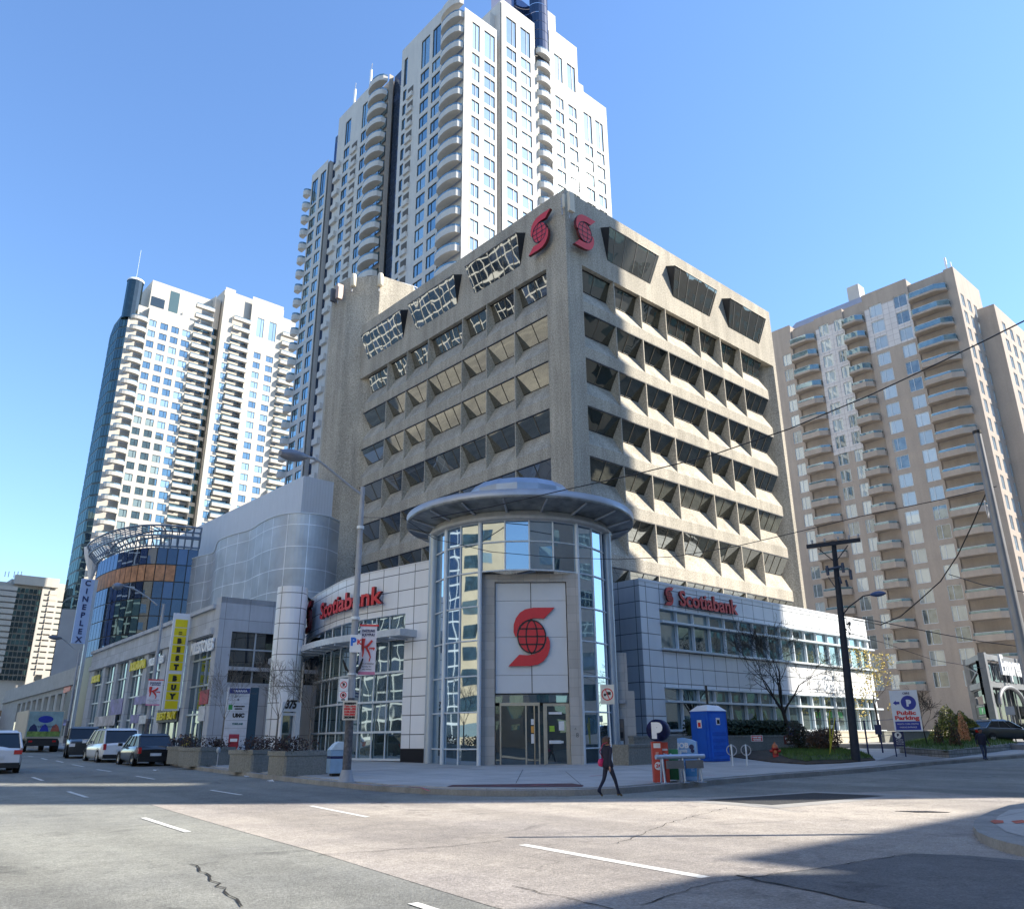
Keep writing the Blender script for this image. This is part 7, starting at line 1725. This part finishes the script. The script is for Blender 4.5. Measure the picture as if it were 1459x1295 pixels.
txt(t, 'UMC', w2*.15, hh*.575, -.155, hh*.075, M_txt, .02, width=w2*1.05); txt(t, 'YORKLAND', w2*.15, hh*.47, -.155, hh*.035, plain('teal_text', (.02, .12, .14)), .01, width=w2*1.0)
for z in (.895, .87, .765, .655, .53, .42, .31): boxpart(t, 'divider', -w2*.97, w2*.97, -.156, -.151, hh*z-.01, hh*z+.01, M_galv)
q = Dd(332, 1063, Dp-1.0); q.z = gz(q.x, q.y)+.15; t = thing('mailbox', 'dark red post box in front of the white directory pylon', 'mailbox', q, facing(q)); hh = hgt(332, 1045.5, q)-q.z; w2 = size_at(q, 13)/2
boxpart(t, 'body', -w2, w2, -.25, .25, .12, hh*.88, plain('post_red', (.28, .012, .02), .45)); mb = MB(); n = 8; A = [(-w2, -.25*math.cos(PI*i/n), hh*.88+hh*.12*math.sin(PI*i/n)) for i in range(n+1)]; B = [(w2, y, z) for x, y, z in A]; mb.face(A); mb.face(B[::-1]); [mb.face([A[i], B[i], B[i+1], A[i+1]]) for i in range(n)]; mb.build('rounded_top', MATS['post_red'], t); boxpart(t, 'label', -w2*.7, w2*.7, -.256, -.251, hh*.7, hh*.82, M_white)
# vertical yellow shop sign, lettering on the shop front
o = MF.p(3.6, 0, 0); SF = Fr((o.x, o.y), (-MN.x, -MN.y), (-MA.x, -MA.y)); a0, zt_ = sh(SF, 251, 873); a1, _ = sh(SF, 270, 873); b0, zb_ = sh(SF, 246, 1012); wd = a1-a0; ac = a0+wd/2
t = thing('blade_sign', 'vertical yellow and white BEST BUY blade sign on the shopping centre', 'sign', SF.p(ac, 0, zb_)); mb = MB(); SF.box(mb, a0-.12, a1+.12, -.15, 0, zb_, zt_); wpart(t, 'board', mb, plain('sign_white', (.66, .68, .74), .45, var=.03))
yl = plain('sign_yellow', (.72, .60, .01), .5, var=.04); ch = (zt_-zb_-.5)/10.3; zz = zt_-.45
for i, s_ in enumerate((' ', '=', 'B', 'E', 'S', 'T', 'B', 'U', 'Y', ' ')):
    if i == 6: zz -= ch*.3
    mb = MB(); SF.box(mb, a0+wd*.04, a1-wd*.04, .0, .03, zz-ch*.9, zz); wpart(t, 'yellow_square', mb, yl)
    if s_ != ' ': mb = text_mb(s_, SF.M(ac, .032, zz-ch*.76), ch*(.72 if s_ != '=' else .45), .02, .05); wpart(t, 'letter', mb, M_txt)
    zz -= ch
a0, z0 = mh(256, 1024); a1, z1 = mh(222, 1014); zq = mh(240, 1013.5)[1]
def msign(label, s_, pxl, pxr, pyb, pyt, mat, out=.12, name='shop_sign', bold=.02, shear=0, back=None):
    al, zb_ = mh(pxl, pyb, out); ar, _ = mh(pxr, pyb, out); zt_ = mh((pxl+pxr)/2, pyt, out)[1]; zb2 = mh((pxl+pxr)/2, pyb, out)[1]; L = abs(al-ar)
    t = thing(name, label, 'sign', MF.p((al+ar)/2, out, zb2)); M_ = MF.M((al+ar)/2, out, zb2)
    mb = text_mb(s_, M_, (zt_-zb2)/.72, .1, bold, shear, width=L); wpart(t, 'lettering', mb, mat)
    if back: mb = MB(); MF.box(mb, min(al, ar)-.2, max(al, ar)+.2, out-.35, out-.01, zb2-.2, zt_+.2); wpart(t, 'backing', mb, back)
    return t
msign('yellow BEST BUY lettering over the shop entrance below the blade sign', 'BEST BUY', 224, 251, 1024.5, 1014, yl, back=M_black); msign('white MILESTONES lettering on the first shop window', 'MILESTONES', 273, 303.5, 929, 913, M_white, out=.1, bold=.04); msign('yellow DOLLAR lettering on a shop window left of the lamp', 'DOLLARAMA', 186, 207, 953, 942, yl, out=.1, bold=.05); msign('white MILESTONES lettering half hidden by the second lamp post', 'MILESTONES', 213, 233, 946, 936, M_white, out=.1, bold=.03); msign('small yellow lettering on the farthest shop window', 'DOLLAR', 131, 142, 971, 963, yl, out=.1, bold=.08)
def mposter(label, px0, px1, py0, py1, mat, out=.06):
    a0, z0 = mh(px0, py1, out); a1, _ = mh(px1, py1, out); z1 = mh((px0+px1)/2, py0, out)[1]; z0 = mh((px0+px1)/2, py1, out)[1]
    t = thing('poster', label, 'poster', MF.p((a0+a1)/2, out, z0)); mb = MB(); MF.box(mb, min(a0, a1), max(a0, a1), out-.05, out, z0, z1); wpart(t, 'sheet', mb, mat); return t
pur = plain('purple_poster', (.14, .12, .32), .5, var=.6, scale=1.2); mposter('red and white poster in the shop window beside the blade sign', 283, 295, 983, 1003, plain('poster_crimson', (.35, .02, .05), .5, var=.5, scale=1.5)); mposter('white poster under the red poster', 281, 290, 1006, 1027, plain('poster_pale', (.5, .52, .56), .5, var=.3)); mposter('purple poster above the white minivan', 190, 207, 992, 1003, pur); mposter('lower purple poster above the black hatchback', 185, 197, 1018, 1030, pur); mposter('purple poster above the parked jeep', 155, 172, 996, 1018, pur); mposter('grey shop fascia board above the parked jeep', 133, 162, 1020, 1034, plain('poster_grey', (.40, .37, .38), .6, var=.6, scale=.8)); mposter('white square poster right of the lower purple poster', 197, 208, 1019, 1031, MATS['poster_pale'])
mposter('dark blue vertical banner at the cinema entrance', 88, 98, 985, 1030, plain('night_blue', (.01, .02, .05), .5)); mposter('red round sign at the cinema entrance', 90, 99, 978, 986, M_red); mposter('bright blue street name board in front of the cinema', 84, 96, 1025, 1033, plain('board_blue', (.02, .06, .55), .4))
# bollards
for i, (px, py, top) in enumerate(((239, 1068, 1051), (260.5, 1067, 1051), (268, 1063, 1050))):
    q = Dd(px, py, 60-(i == 2)*-3); q.z = gz(q.x, q.y)+.15; hh = hgt(px, top, q)-q.z; mb = MB(); mb.lathe([(.14, 0), (.14, hh-.08), (.08, hh), (0, hh)], n=12); o = mb.build('bollard', plain('bollard_yellow', (.45, .36, .015), .5), None, loc=q); tag(o, ('yellow bollard right behind the black hatchback', 'yellow bollard right of the man in dark blue', 'yellow bollard farthest right, before the shop window')[i], 'bollard', 'yellow bollards at the shop entrance')
# litter on the kerb
for i, (px, py, s_) in enumerate(((352, 1108, .2), (385, 1114, .14), (222, 1098, .15))):
    q = G(px, py); rnd = random.Random(i); mb = MB(); v = [(rnd.uniform(-s_, s_), rnd.uniform(-s_*.5, s_*.5), rnd.uniform(0, .08)) for _ in range(9)]
    for k in range(7): mb.face([v[k], v[k+1], v[(k+2) % 9]])
    o = mb.build('litter', M_white, None, loc=(q.x, q.y, q.z+.012)); tag(o, ('largest crumpled white litter in the gutter', 'small white litter right of the largest one', 'tiny white litter behind the black hatchback')[i], 'litter')
# ------------------------------------------------------------------ vehicles
M_tyre = plain('tyre_rubber', (.012, .012, .013), .85); M_rim = plain('alloy_rim', (.45, .46, .48), .3, .8); M_tail = plain('tail_lamp_red', (.45, .015, .015), .25, coat=1); M_head = plain('head_lamp', (.6, .62, .65), .15, coat=1); M_plate = plain('number_plate', (.55, .57, .60), .5)
def paint(name, col): return MATS.get(name) or plain(name, col, .28, 0, var=.03, coat=1)
def wheel(t, x, y, r, w_=.2):
    sgn = 1 if x > 0 else -1; M_ = Matrix.Translation((x, y, r)) @ Matrix.Rotation(sgn*PI/2, 4, 'Y')
    mb = MB(); mb.lathe([(r*.6, w_*.5), (r*.93, w_*.48), (r, w_*.3), (r, -w_*.5), (0, -w_*.5)], n=22, M=M_); tyre = mb.build('wheel', M_tyre, t)
    mb = MB(); mb.lathe([(0, w_*.36), (r*.16, w_*.40), (r*.2, w_*.3), (r*.55, w_*.36), (r*.62, w_*.5)], n=22, M=M_); 
    for k in range(5):
        a = 2*PI*k/5; c_, s_ = math.cos(a), math.sin(a); q = [M_ @ Vector((c_*rr_-s_*hw, s_*rr_+c_*hw, w_*.43)) for rr_, hw in ((r*.1, -.03), (r*.6, -.035), (r*.6, .035), (r*.1, .03))]; mb.face(q)
    mb.build('rim', M_rim, tyre)
def car(name, label, loc, rz, prm, col, group=None):
    """local +Y is forwards; prm: length,width,height, hood height, belt height, windscreen and rear positions as fractions"""
    L, Wd, Hh = prm['L'], prm['W'], prm['H']; hb = prm.get('belt', .58)*Hh; cl = .19; t = thing(name, label, prm.get('cat', 'car'), loc, rz, group)
    y = lambda f: -L/2+L*f
    # body loft: stations (f, shoulder height, half width factor)
    st = prm['body']; sec = []
    for f, top, wf in st:
        hw = Wd/2*wf
        low = cl+(.10 if f < .04 or f > .96 else 0)
        sec.append([(-hw*.93, low), (-hw, cl+.18), (-hw*1.0, top*Hh*.72), (-hw*.97, top*Hh-.06), (-hw*.88, top*Hh), (0, top*Hh+.03), (hw*.88, top*Hh), (hw*.97, top*Hh-.06), (hw, top*Hh*.72), (hw, cl+.18), (hw*.93, low)])
    mb = MB(); n = len(sec[0]); vs = [(x, y(st[i][0]), z) for i, s_ in enumerate(sec) for x, z in s_]
    fs = [(i*n+k, i*n+(k+1) % n, (i+1)*n+(k+1) % n, (i+1)*n+k) for i in range(len(sec)-1) for k in range(n)]
    mb.mesh(vs, fs, 0, True); mb.face([vs[k] for k in range(n)][::-1] if False else [vs[k] for k in range(n)]); mb.face([vs[(len(sec)-1)*n+k] for k in range(n)][::-1])
    mb.build('body', col, t)
    # greenhouse
    g = prm['cabin']      # (f_base_rear, f_top_rear, f_top_front, f_base_front)
    bw, tw = Wd/2*.90, Wd/2*prm.get('tumble', .74); zb_, zt_ = hb-.03, Hh
    def ring(z, f0, f1, w_): return [(-w_, y(f0), z), (w_, y(f0), z), (w_, y(f1), z), (-w_, y(f1), z)]
    zr = zt_-.10
    B, T = ring(zb_, g[0], g[3], bw), ring(zr, g[1], g[2], tw*1.04)
    mb = MB()
    for k in range(4): mb.face([B[k], B[(k+1) % 4], T[(k+1) % 4], T[k]])
    mb.build('windows', G_car, t)
    R2 = ring(zr-.01, g[1]-.012, g[2]+.012, tw*1.07); R3 = ring(zt_, g[1]+.03, g[2]-.05, tw*.86)
    mb = MB(); mb.mesh(R2+R3, [(0, 1, 5, 4), (1, 2, 6, 5), (2, 3, 7, 6), (3, 0, 4, 7), (4, 5, 6, 7), (0, 3, 2, 1)], 0, False); mb.build('roof', col, t)
    mb = MB()
    for k in range(4): mb.tube([Vector(B[k])+Vector((0, 0, -.03)), Vector(T[k])], [.06, .045], 0, 5)
    for s_ in (-1, 1):
        for q in prm.get('pillars', (.36, .68)):
            a = Vector((s_*bw*1.0, y(g[0]+(g[3]-g[0])*q), zb_)); b = Vector((s_*tw*1.045, y(g[1]+(g[2]-g[1])*q), zr)); mb.tube([a, b], .04, 0, 4)
    mb.build('pillars', prm.get('pillarmat', col), t)
    r = prm.get('r', .33)
    for fx in prm['axles']:
        for s_ in (-1, 1): wheel(t, s_*(Wd/2-.10), y(fx), r)
        mb = MB()
        for s_ in (-1, 1):
            M_ = Matrix.Translation((s_*(Wd/2+.004), y(fx), r)) @ Matrix.Rotation(s_*PI/2, 4, 'Y'); mb.lathe([(0, -.05), (r*1.16, -.02), (r*1.16, .004), (r*1.12, .006)], n=22, M=M_)
        mb.build('wheel_arches', M_black, t)
    zt2 = st[0][1]*Hh
    for s_ in (-1, 1):
        lw = prm.get('tail', (.16, .14, .62)); mb = MB(); x0 = s_*Wd/2*.93; mb.box(x0, x0-s_*lw[0], y(0)-.02, y(0)+.22, zt2*lw[2]+.25, zt2*lw[2]+.25+lw[1]*1.4); mb.build('tail_light', M_tail, t)
        mb = MB(); zf = st[-1][1]*Hh; mb.box(s_*Wd/2*.9, s_*Wd/2*.55, y(1)-.15, y(1)+.015, zf*.72, zf*.92); mb.build('headlight', M_head, t)
        mb = MB(); ym = y(g[3])-.12; mb.box(s_*(Wd/2), s_*(Wd/2+.2), ym-.08, ym+.06, hb+.02, hb+.17); mb.build('mirror', col, t)
    mb = MB(); mb.box(-.26, .26, y(0)-.03, y(0)-.005, zt2*.62, zt2*.62+.13); mb.build('number_plate', M_plate, t)
    mb = MB(); mb.box(-Wd/2*.9, Wd/2*.9, y(0)-.05, y(0)+.1, cl+.02, cl+.22); mb.build('rear_bumper', prm.get('bump', M_black), t)
    mb = MB(); mb.box(-Wd/2*.85, Wd/2*.85, y(1)-.1, y(1)+.04, cl+.02, cl+.24); mb.build('front_bumper', M_black, t)
    mb = MB(); mb.box(-Wd/2*.5, Wd/2*.5, y(1)-.02, y(1)+.02, st[-1][1]*Hh*.55, st[-1][1]*Hh*.85); mb.build('grille', M_black, t)
    return t
suv = dict(L=4.6, W=1.86, H=1.68, belt=.60, body=[(0, .52, .86), (.03, .60, .93), (.1, .62, .99), (.35, .61, 1), (.7, .60, 1), (.78, .58, .99), (.93, .52, .95), (1, .42, .82)], cabin=(.02, .13, .55, .76), axles=(.2, .8), r=.36, tail=(.3, .12, .55))
hatch = dict(L=4.3, W=1.78, H=1.50, belt=.60, body=[(0, .5, .86), (.03, .60, .93), (.1, .63, .99), (.35, .62, 1), (.7, .60, 1), (.78, .58, .98), (.93, .50, .94), (1, .40, .8)], cabin=(.02, .16, .52, .74), axles=(.18, .82), r=.32, tail=(.14, .2, .45))
van = dict(L=5.0, W=1.95, H=1.75, belt=.56, body=[(0, .5, .88), (.02, .56, .94), (.08, .57, .99), (.35, .56, 1), (.72, .55, 1), (.82, .5, .98), (.94, .44, .92), (1, .36, .8)], cabin=(.015, .09, .60, .86), axles=(.2, .82), r=.34, tail=(.14, .22, .45), tumble=.80)
jeep = dict(L=4.3, W=1.85, H=1.85, belt=.62, body=[(0, .58, .95), (.03, .62, .98), (.1, .62, 1), (.5, .62, 1), (.66, .62, 1), (.7, .6, .95), (.95, .57, .9), (1, .5, .86)], cabin=(.02, .05, .6, .68), axles=(.19, .81), r=.40, tail=(.1, .2, .5), tumble=.84)
th = math.atan2(-.07, .9975)*1.0
rs = lambda d=0: math.radians(-4.4+d)
c_black, c_white, c_pearl = paint('car_black', (.008, .009, .012)), paint('car_white', (.70, .72, .75)), paint('car_pearl', (.62, .64, .68))
def onroad(px, py): p = G(px, py); return (p.x, p.y, p.z+.01)
p = onroad(216, 1091); car('parked_car', 'black hatchback parked at the left kerb, nearest of the parked row', (p[0]+.1, p[1]+1.6, p[2]), rs(0), hatch, c_black, 'cars parked along the left kerb')
p = onroad(170, 1086); car('parked_car', 'white minivan parked between the black hatchback and the dark jeep', (p[0]+.1, p[1]+2.2, p[2]), rs(0), van, c_white, 'cars parked along the left kerb')
p = onroad(125, 1079.5); car('parked_car', 'black jeep with pale windscreen parked farthest up the left kerb', (p[0]-.1, p[1]+1.2, p[2]), rs(172), jeep, c_black, 'cars parked along the left kerb')
p = onroad(0, 1101); car('moving_car', 'white sport utility car cut off by the left picture edge', (p[0]-.15, p[1]+1.3, p[2]), rs(-2), suv, c_pearl)
p = Dd(1425, 1050, 65); zg2 = hgt(1425, 1057, p); car('parked_car', 'dark green sedan parked uphill before the glass gateway', (p.x, p.y, zg2), math.radians(-118), dict(L=4.6, W=1.75, H=1.42, belt=.64, body=[(0, .52, .85), (.03, .62, .93), (.16, .66, .99), (.35, .64, 1), (.7, .62, 1), (.78, .58, .98), (.93, .5, .93), (1, .4, .8)], cabin=(.14, .27, .55, .74), axles=(.2, .8), r=.31, tail=(.3, .12, .5)), paint('car_dark_green', (.012, .022, .024)))
mb = MB(); q = [G(x, 1075) for x in (1385, 1470)]
drape('parking_ramp', [(p.x-6, p.y-7), (p.x+14, p.y-7), (p.x+14, p.y+14), (p.x-6, p.y+14)], max(.1, zg2-gz(p.x, p.y)-.01), MATS['drive_asphalt'], 2, skirt=1.2)
# box truck
p = G(57, 1071.5); Dt = camd(p); t = thing('box_truck', 'white delivery box truck with printed rear doors driving away on the left', 'truck', (p.x, p.y, p.z+.01), rs(1)); wt = 2.5; hh = hgt(60, 1012, p)-p.z; L_ = 7
tb = plain('truck_box_cream', (.46, .42, .35), .6, var=.08, scale=1); boxpart(t, 'cargo_box', -wt/2, wt/2, 0, L_-1.8, 1.0, hh, tb)
boxpart(t, 'rear_door', -wt/2+.08, wt/2-.08, -.04, -.001, 1.1, hh-.08, plain('truck_print_green', (.20, .30, .32), .5, var=.35, scale=1.1)); mb = MB(); mb.lathe([(0, 0), (.52, 0)], n=20, M=Matrix.Translation((0, -.05, hh-.65)) @ Matrix.Diagonal((1, 1, .5, 1)) @ LX); mb.build('blue_oval', M_blue, t)
txt(t, 'Fresh Foods', 0, hh-1.25, -.05, .3, M_navy, 0); boxpart(t, 'print_band', -wt/2+.12, wt/2-.12, -.05, -.045, 1.12, 1.5, plain('print_green', (.14, .22, .05), .6, var=.7, scale=3)); 
for x, m_ in ((-.75, M_navy), (.75, plain('print_red', (.30, .08, .05))), (-.0, M_blue)): mb = MB(); mb.lathe([(.3, 0), (.18, .3), (.05, .65), (0, .7)], (x, -.10, 1.35), n=8, M=Matrix.Diagonal((1, 1, 1, 1))); 
for x, m_ in ((-.75, M_navy), (.75, MATS['print_red']), (0, M_blue)): mb = MB(); mb.face([(x-.32, -.052, 1.5), (x+.32, -.052, 1.5), (x+.2, -.052, 1.85), (x, -.052, 2.05), (x-.22, -.052, 1.85)]); mb.build('print_figure', m_, t)
boxpart(t, 'chassis', -wt/2+.2, wt/2-.2, -.1, L_, .55, .98, M_black); boxpart(t, 'bumper', -wt/2+.1, wt/2-.1, -.25, -.11, .45, .62, M_black); boxpart(t, 'cab', -1.05, 1.05, L_-1.7, L_+.3, .6, 2.3, c_white)
for s_ in (-1, 1):
    wheel(t, s_*(wt/2-.15), 1.2, .45, .5); wheel(t, s_*(wt/2-.2), L_-.8, .45, .3); boxpart(t, 'tail_light', s_*.8-.12, s_*.8+.12, -.12, -.101, .72, .84, M_tail)

# ------------------------------------------------------------------ people
def figure(label, loc, rz, J, colf, scale=1.0, extra=None):
    """J: joints name -> (co, radius); E: edges. local +Y is the way the person faces"""
    names = list(J['v']); me = bpy.data.meshes.new('person'); idx = {n: i for i, n in enumerate(names)}
    me.from_pydata([J['v'][n][0] for n in names], [(idx[a], idx[b]) for a, b in J['e']], []); ob = bpy.data.objects.new('person', me); COL.objects.link(ob)
    sk = ob.modifiers.new('skin', 'SKIN'); sk.use_smooth_shade = True; sub = ob.modifiers.new('sub', 'SUBSURF'); sub.levels = 2; sub.render_levels = 2
    sv = me.skin_vertices[0].data
    for n in names: r = J['v'][n][1]; sv[idx[n]].radius = r if isinstance(r, tuple) else (r, r); sv[idx[n]].use_root = (n == 'pelvis')
    dg = bpy.context.evaluated_depsgraph_get(); dg.update(); m2 = bpy.data.meshes.new_from_object(ob.evaluated_get(dg)); bpy.data.objects.remove(ob)
    m2.name = 'person'; o2 = bpy.data.objects.new('body', m2); COL.objects.link(o2)
    mats = colf['mats']; [m2.materials.append(m) for m in mats]
    for p in m2.polygons: p.material_index = colf['fn'](p.center); p.use_smooth = True
    t = thing('person', label, 'person', loc, rz); t.scale = (scale,)*3; o2.parent = t; return t
def walker(stride=.30, lift=.12, armsw=.2, sw=1.0):
    v = {}; e = []
    v['pelvis'] = ((0, 0, .94), (.15, .11)); v['waist'] = ((0, .0, 1.08), (.125, .095)); v['chest'] = ((0, .01, 1.28), (.15, .11)); v['upper'] = ((0, 0, 1.41), (.13, .09)); v['neck'] = ((0, 0, 1.48), .05); v['jaw'] = ((0, .02, 1.55), (.068, .078)); v['head'] = ((0, .01, 1.63), (.078, .095)); v['crown'] = ((0, 0, 1.70), (.05, .06))
    e += [('pelvis', 'waist'), ('waist', 'chest'), ('chest', 'upper'), ('upper', 'neck'), ('neck', 'jaw'), ('jaw', 'head'), ('head', 'crown')]
    for s_, n in ((-1, 'l'), (1, 'r')):
        f = stride*s_; a = -armsw*s_
        v[n+'hip'] = ((s_*.09, 0, .87), .088); kz = .49+(.02 if s_ < 0 else 0); v[n+'knee'] = ((s_*.10, f*.45+.05, kz), .058); back = s_ < 0
        an = (s_*.10, f*1.0-(.02 if back else 0), .11+(lift if back else 0)); v[n+'ankle'] = (an, .04); tz = .03 if not back else .06
        v[n+'heel'] = ((an[0], an[1]-.05, an[2]-.06 if not back else an[2]-.04), .036); v[n+'toe'] = ((an[0], an[1]+.15, tz if not back else .035), .03)
        e += [('pelvis', n+'hip'), (n+'hip', n+'knee'), (n+'knee', n+'ankle'), (n+'ankle', n+'toe'), (n+'ankle', n+'heel')]
        v[n+'sh'] = ((s_*.175*sw, 0, 1.40), .062); v[n+'el'] = ((s_*.24*sw, a*.35-.04, 1.13), .045); v[n+'wr'] = ((s_*.26*sw, a*1.0+.05, .90), .028); v[n+'palm'] = ((s_*.262*sw, a*1.1+.07, .83), (.018, .03))
        e += [('upper', n+'sh'), (n+'sh', n+'el'), (n+'el', n+'wr'), (n+'wr', n+'palm')]
        for k, (dy, ln) in enumerate(((-.028, .055), (-.01, .068), (.01, .065), (.028, .05))):
            v[n+'f%d' % k] = ((s_*.258*sw, a*1.1+.075+dy, .83-ln), .009); v[n+'g%d' % k] = ((s_*.245*sw, a*1.1+.085+dy, .83-ln-.03), .008); e += [(n+'palm', n+'f%d' % k), (n+'f%d' % k, n+'g%d' % k)]
        v[n+'t'] = ((s_*.25*sw, a*1.1+.115, .815), .010); e += [(n+'wr', n+'t')]
    return dict(v=v, e=e)
M_skin = plain('skin', (.42, .25, .18), .55, var=.05); M_skin2 = plain('dark_skin', (.16, .08, .05), .55, var=.05)
def colorf(jacket, trousers, shoes, skin, hip=.90): 
    def fn(c):
        if c.z < .09: return 2
        if c.z < hip and abs(c.x) < .215: return 1
        if c.z > 1.49 or (abs(c.x) > .2 and c.z < .885): return 3
        return 0
    return dict(mats=[jacket, trousers, shoes, skin], fn=fn)
def hair(t, mat, long=True, cz=1.64):
    rnd = random.Random(3); mb = MB(); n, m_ = 16, 10
    for i in range(m_+1):
        for k in range(n):
            th_ = PI*.02+PI*(.62 if long else .5)*i/m_; a = 2*PI*k/n; r_ = .105*(1+.08*math.sin(5*a+i)); frn = math.cos(a-PI/2)
            z = math.cos(th_)*.125; rr3 = math.sin(th_)*r_*(1.08 if long else .98)
            if frn > .3 and z < .05: z = .05; rr3 *= .8
            mb.v.append((rr3*math.cos(a), rr3*math.sin(a)*1.1-.012, cz+z+(0 if not long or frn > .3 else -.10*max(0, i/m_-.4))))
    for i in range(m_):
        for k in range(n): mb.f.append((i*n+k, (i+1)*n+k, (i+1)*n+(k+1) % n, i*n+(k+1) % n)); mb.m.append(0); mb.sm.add(len(mb.f)-1)
    mb.face([mb.v[k] for k in range(n)]); mb.build('hair', mat, t)
def face(t, skin):
    mb = MB(); mb.tube([(0, .10, 1.64), (0, .125, 1.605)], [.008, .014], 0, 6); mb.build('nose', skin, t)
    for s_ in (-1, 1): mb = MB(); mb.lathe([(0, -.01), (.01, 0), (0, .01)], (s_*.032, .098, 1.64), n=8); mb.build('eye', M_black, t); mb = MB(); mb.lathe([(0, -.03), (.012, 0), (0, .03)], (s_*.082, .0, 1.62), n=8); mb.build('ear', skin, t)
    mb = MB(); mb.box(-.022, .022, .095, .108, 1.568, 1.576); mb.build('mouth', plain('lips', (.25, .08, .07)), t)
# the woman crossing, walking away to the right and up the side street
b = G(868, 1135.5); dirw = Vector((.45, .89)); 
wrz = math.atan2(*rotz(0.80, .60)[::-1])-PI/2
sc_ = (hgt(867, 1049, b)-b.z)/1.75
jk = plain('navy_jacket', (.010, .012, .030), .8); jn = plain('dark_jeans', (.014, .018, .040), .8); bt = plain('tan_boots', (.16, .10, .035), .7)
t = figure('woman in navy jacket and dark trousers crossing the road with a pink shoulder bag', (b.x, b.y, gz(b.x, b.y)), wrz, walker(.31, .10, .22, 1.0), colorf(jk, jn, bt, M_skin, .84), sc_)
hair(t, plain('brown_hair', (.055, .027, .014), .6)); t.children[-1].scale = (1.22, 1.22, 1.0); face(t, M_skin)
mb = MB(); mb.lathe([(.145, .84), (.175, .87), (.16, .98), (.125, 1.08), (.15, 1.28), (.14, 1.38), (.07, 1.46)], n=20, M=Matrix.Diagonal((1.12, .86, 1, 1))); mb.build('jacket', jk, t)
cs_, sn_ = math.cos(wrz), math.sin(wrz); L2 = lambda x, y, z: Vector((b.x+(x*cs_-y*sn_)*sc_, b.y+(x*sn_+y*cs_)*sc_, gz(b.x, b.y)+z*sc_))
bag = thing('shoulder_bag', 'pink shoulder bag on a strap across the walking woman', 'bag', L2(-.19, -.07, .86), wrz)
mb = MB(); mb.lathe([(0, 0), (.10, .03), (.12, .12), (.09, .2), (0, .22)], n=12, M=Matrix.Diagonal((.65, 1.1, 1, 1))); mb.build('pouch', plain('pink_bag', (.50, .02, .12), .5), bag)
mb = MB(); mb.tube([(0, .05, .2), (.03, -.09, .38), (.17, -.09, .58), (.26, -.03, .62), (.25, .10, .56), (.05, .14, .25)], .012, 0, 5); mb.build('strap', plain('pink_strap', (.35, .03, .08), .5), bag)
# the man on the right pavement
b = G(1404, 1082.5, .15); p2 = (b.x, b.y, gz(b.x, b.y)+.15); sc_ = (hgt(1399, 1037, b)-p2[2])/1.77
rz2 = math.atan2(CAM[1]-b.y, CAM[0]-b.x)-PI/2+.5
mj = plain('navy_jumper', (.008, .010, .028), .8); mt = plain('blue_jeans', (.022, .04, .09), .8)
t = figure('man in dark navy jumper and blue jeans on the right pavement by the grassy bed', p2, rz2, walker(.10, .0, .03, 1.08), colorf(mj, mt, M_black, M_skin2, .92), sc_)
hair(t, plain('black_hair', (.008, .007, .007), .6), False); face(t, M_skin2)
mb = MB(); mb.lathe([(.165, .86), (.175, .92), (.165, 1.08), (.19, 1.28), (.17, 1.38), (.08, 1.47)], n=20, M=Matrix.Diagonal((1.15, .9, 1, 1))); mb.build('jumper', mj, t)
t.scale = (sc_*1.2, sc_*1.2, sc_)
# shoppers near the entrance of the shopping centre
for px, py, top, lb, m_, hd in ((254, 1078, 1045, 'man in a dark blue coat standing by the leftmost planter', plain('slate_coat', (.02, .05, .09), .8), 2.6), (246, 1071, 1049, 'dark clothed pedestrian behind the man in the blue coat', plain('black_coat', (.012, .012, .016), .8), .3)):
    q = Dd(px, py, 52 if px > 250 else 57); q.z = gz(q.x, q.y)+.15; sc_ = (hgt(px, top, q)-q.z)/1.77
    t = figure(lb, q, hd, walker(.16, .03, .08), colorf(m_, mt if px > 250 else jn, M_black, M_skin), sc_); hair(t, MATS['black_hair'], False); face(t, M_skin)
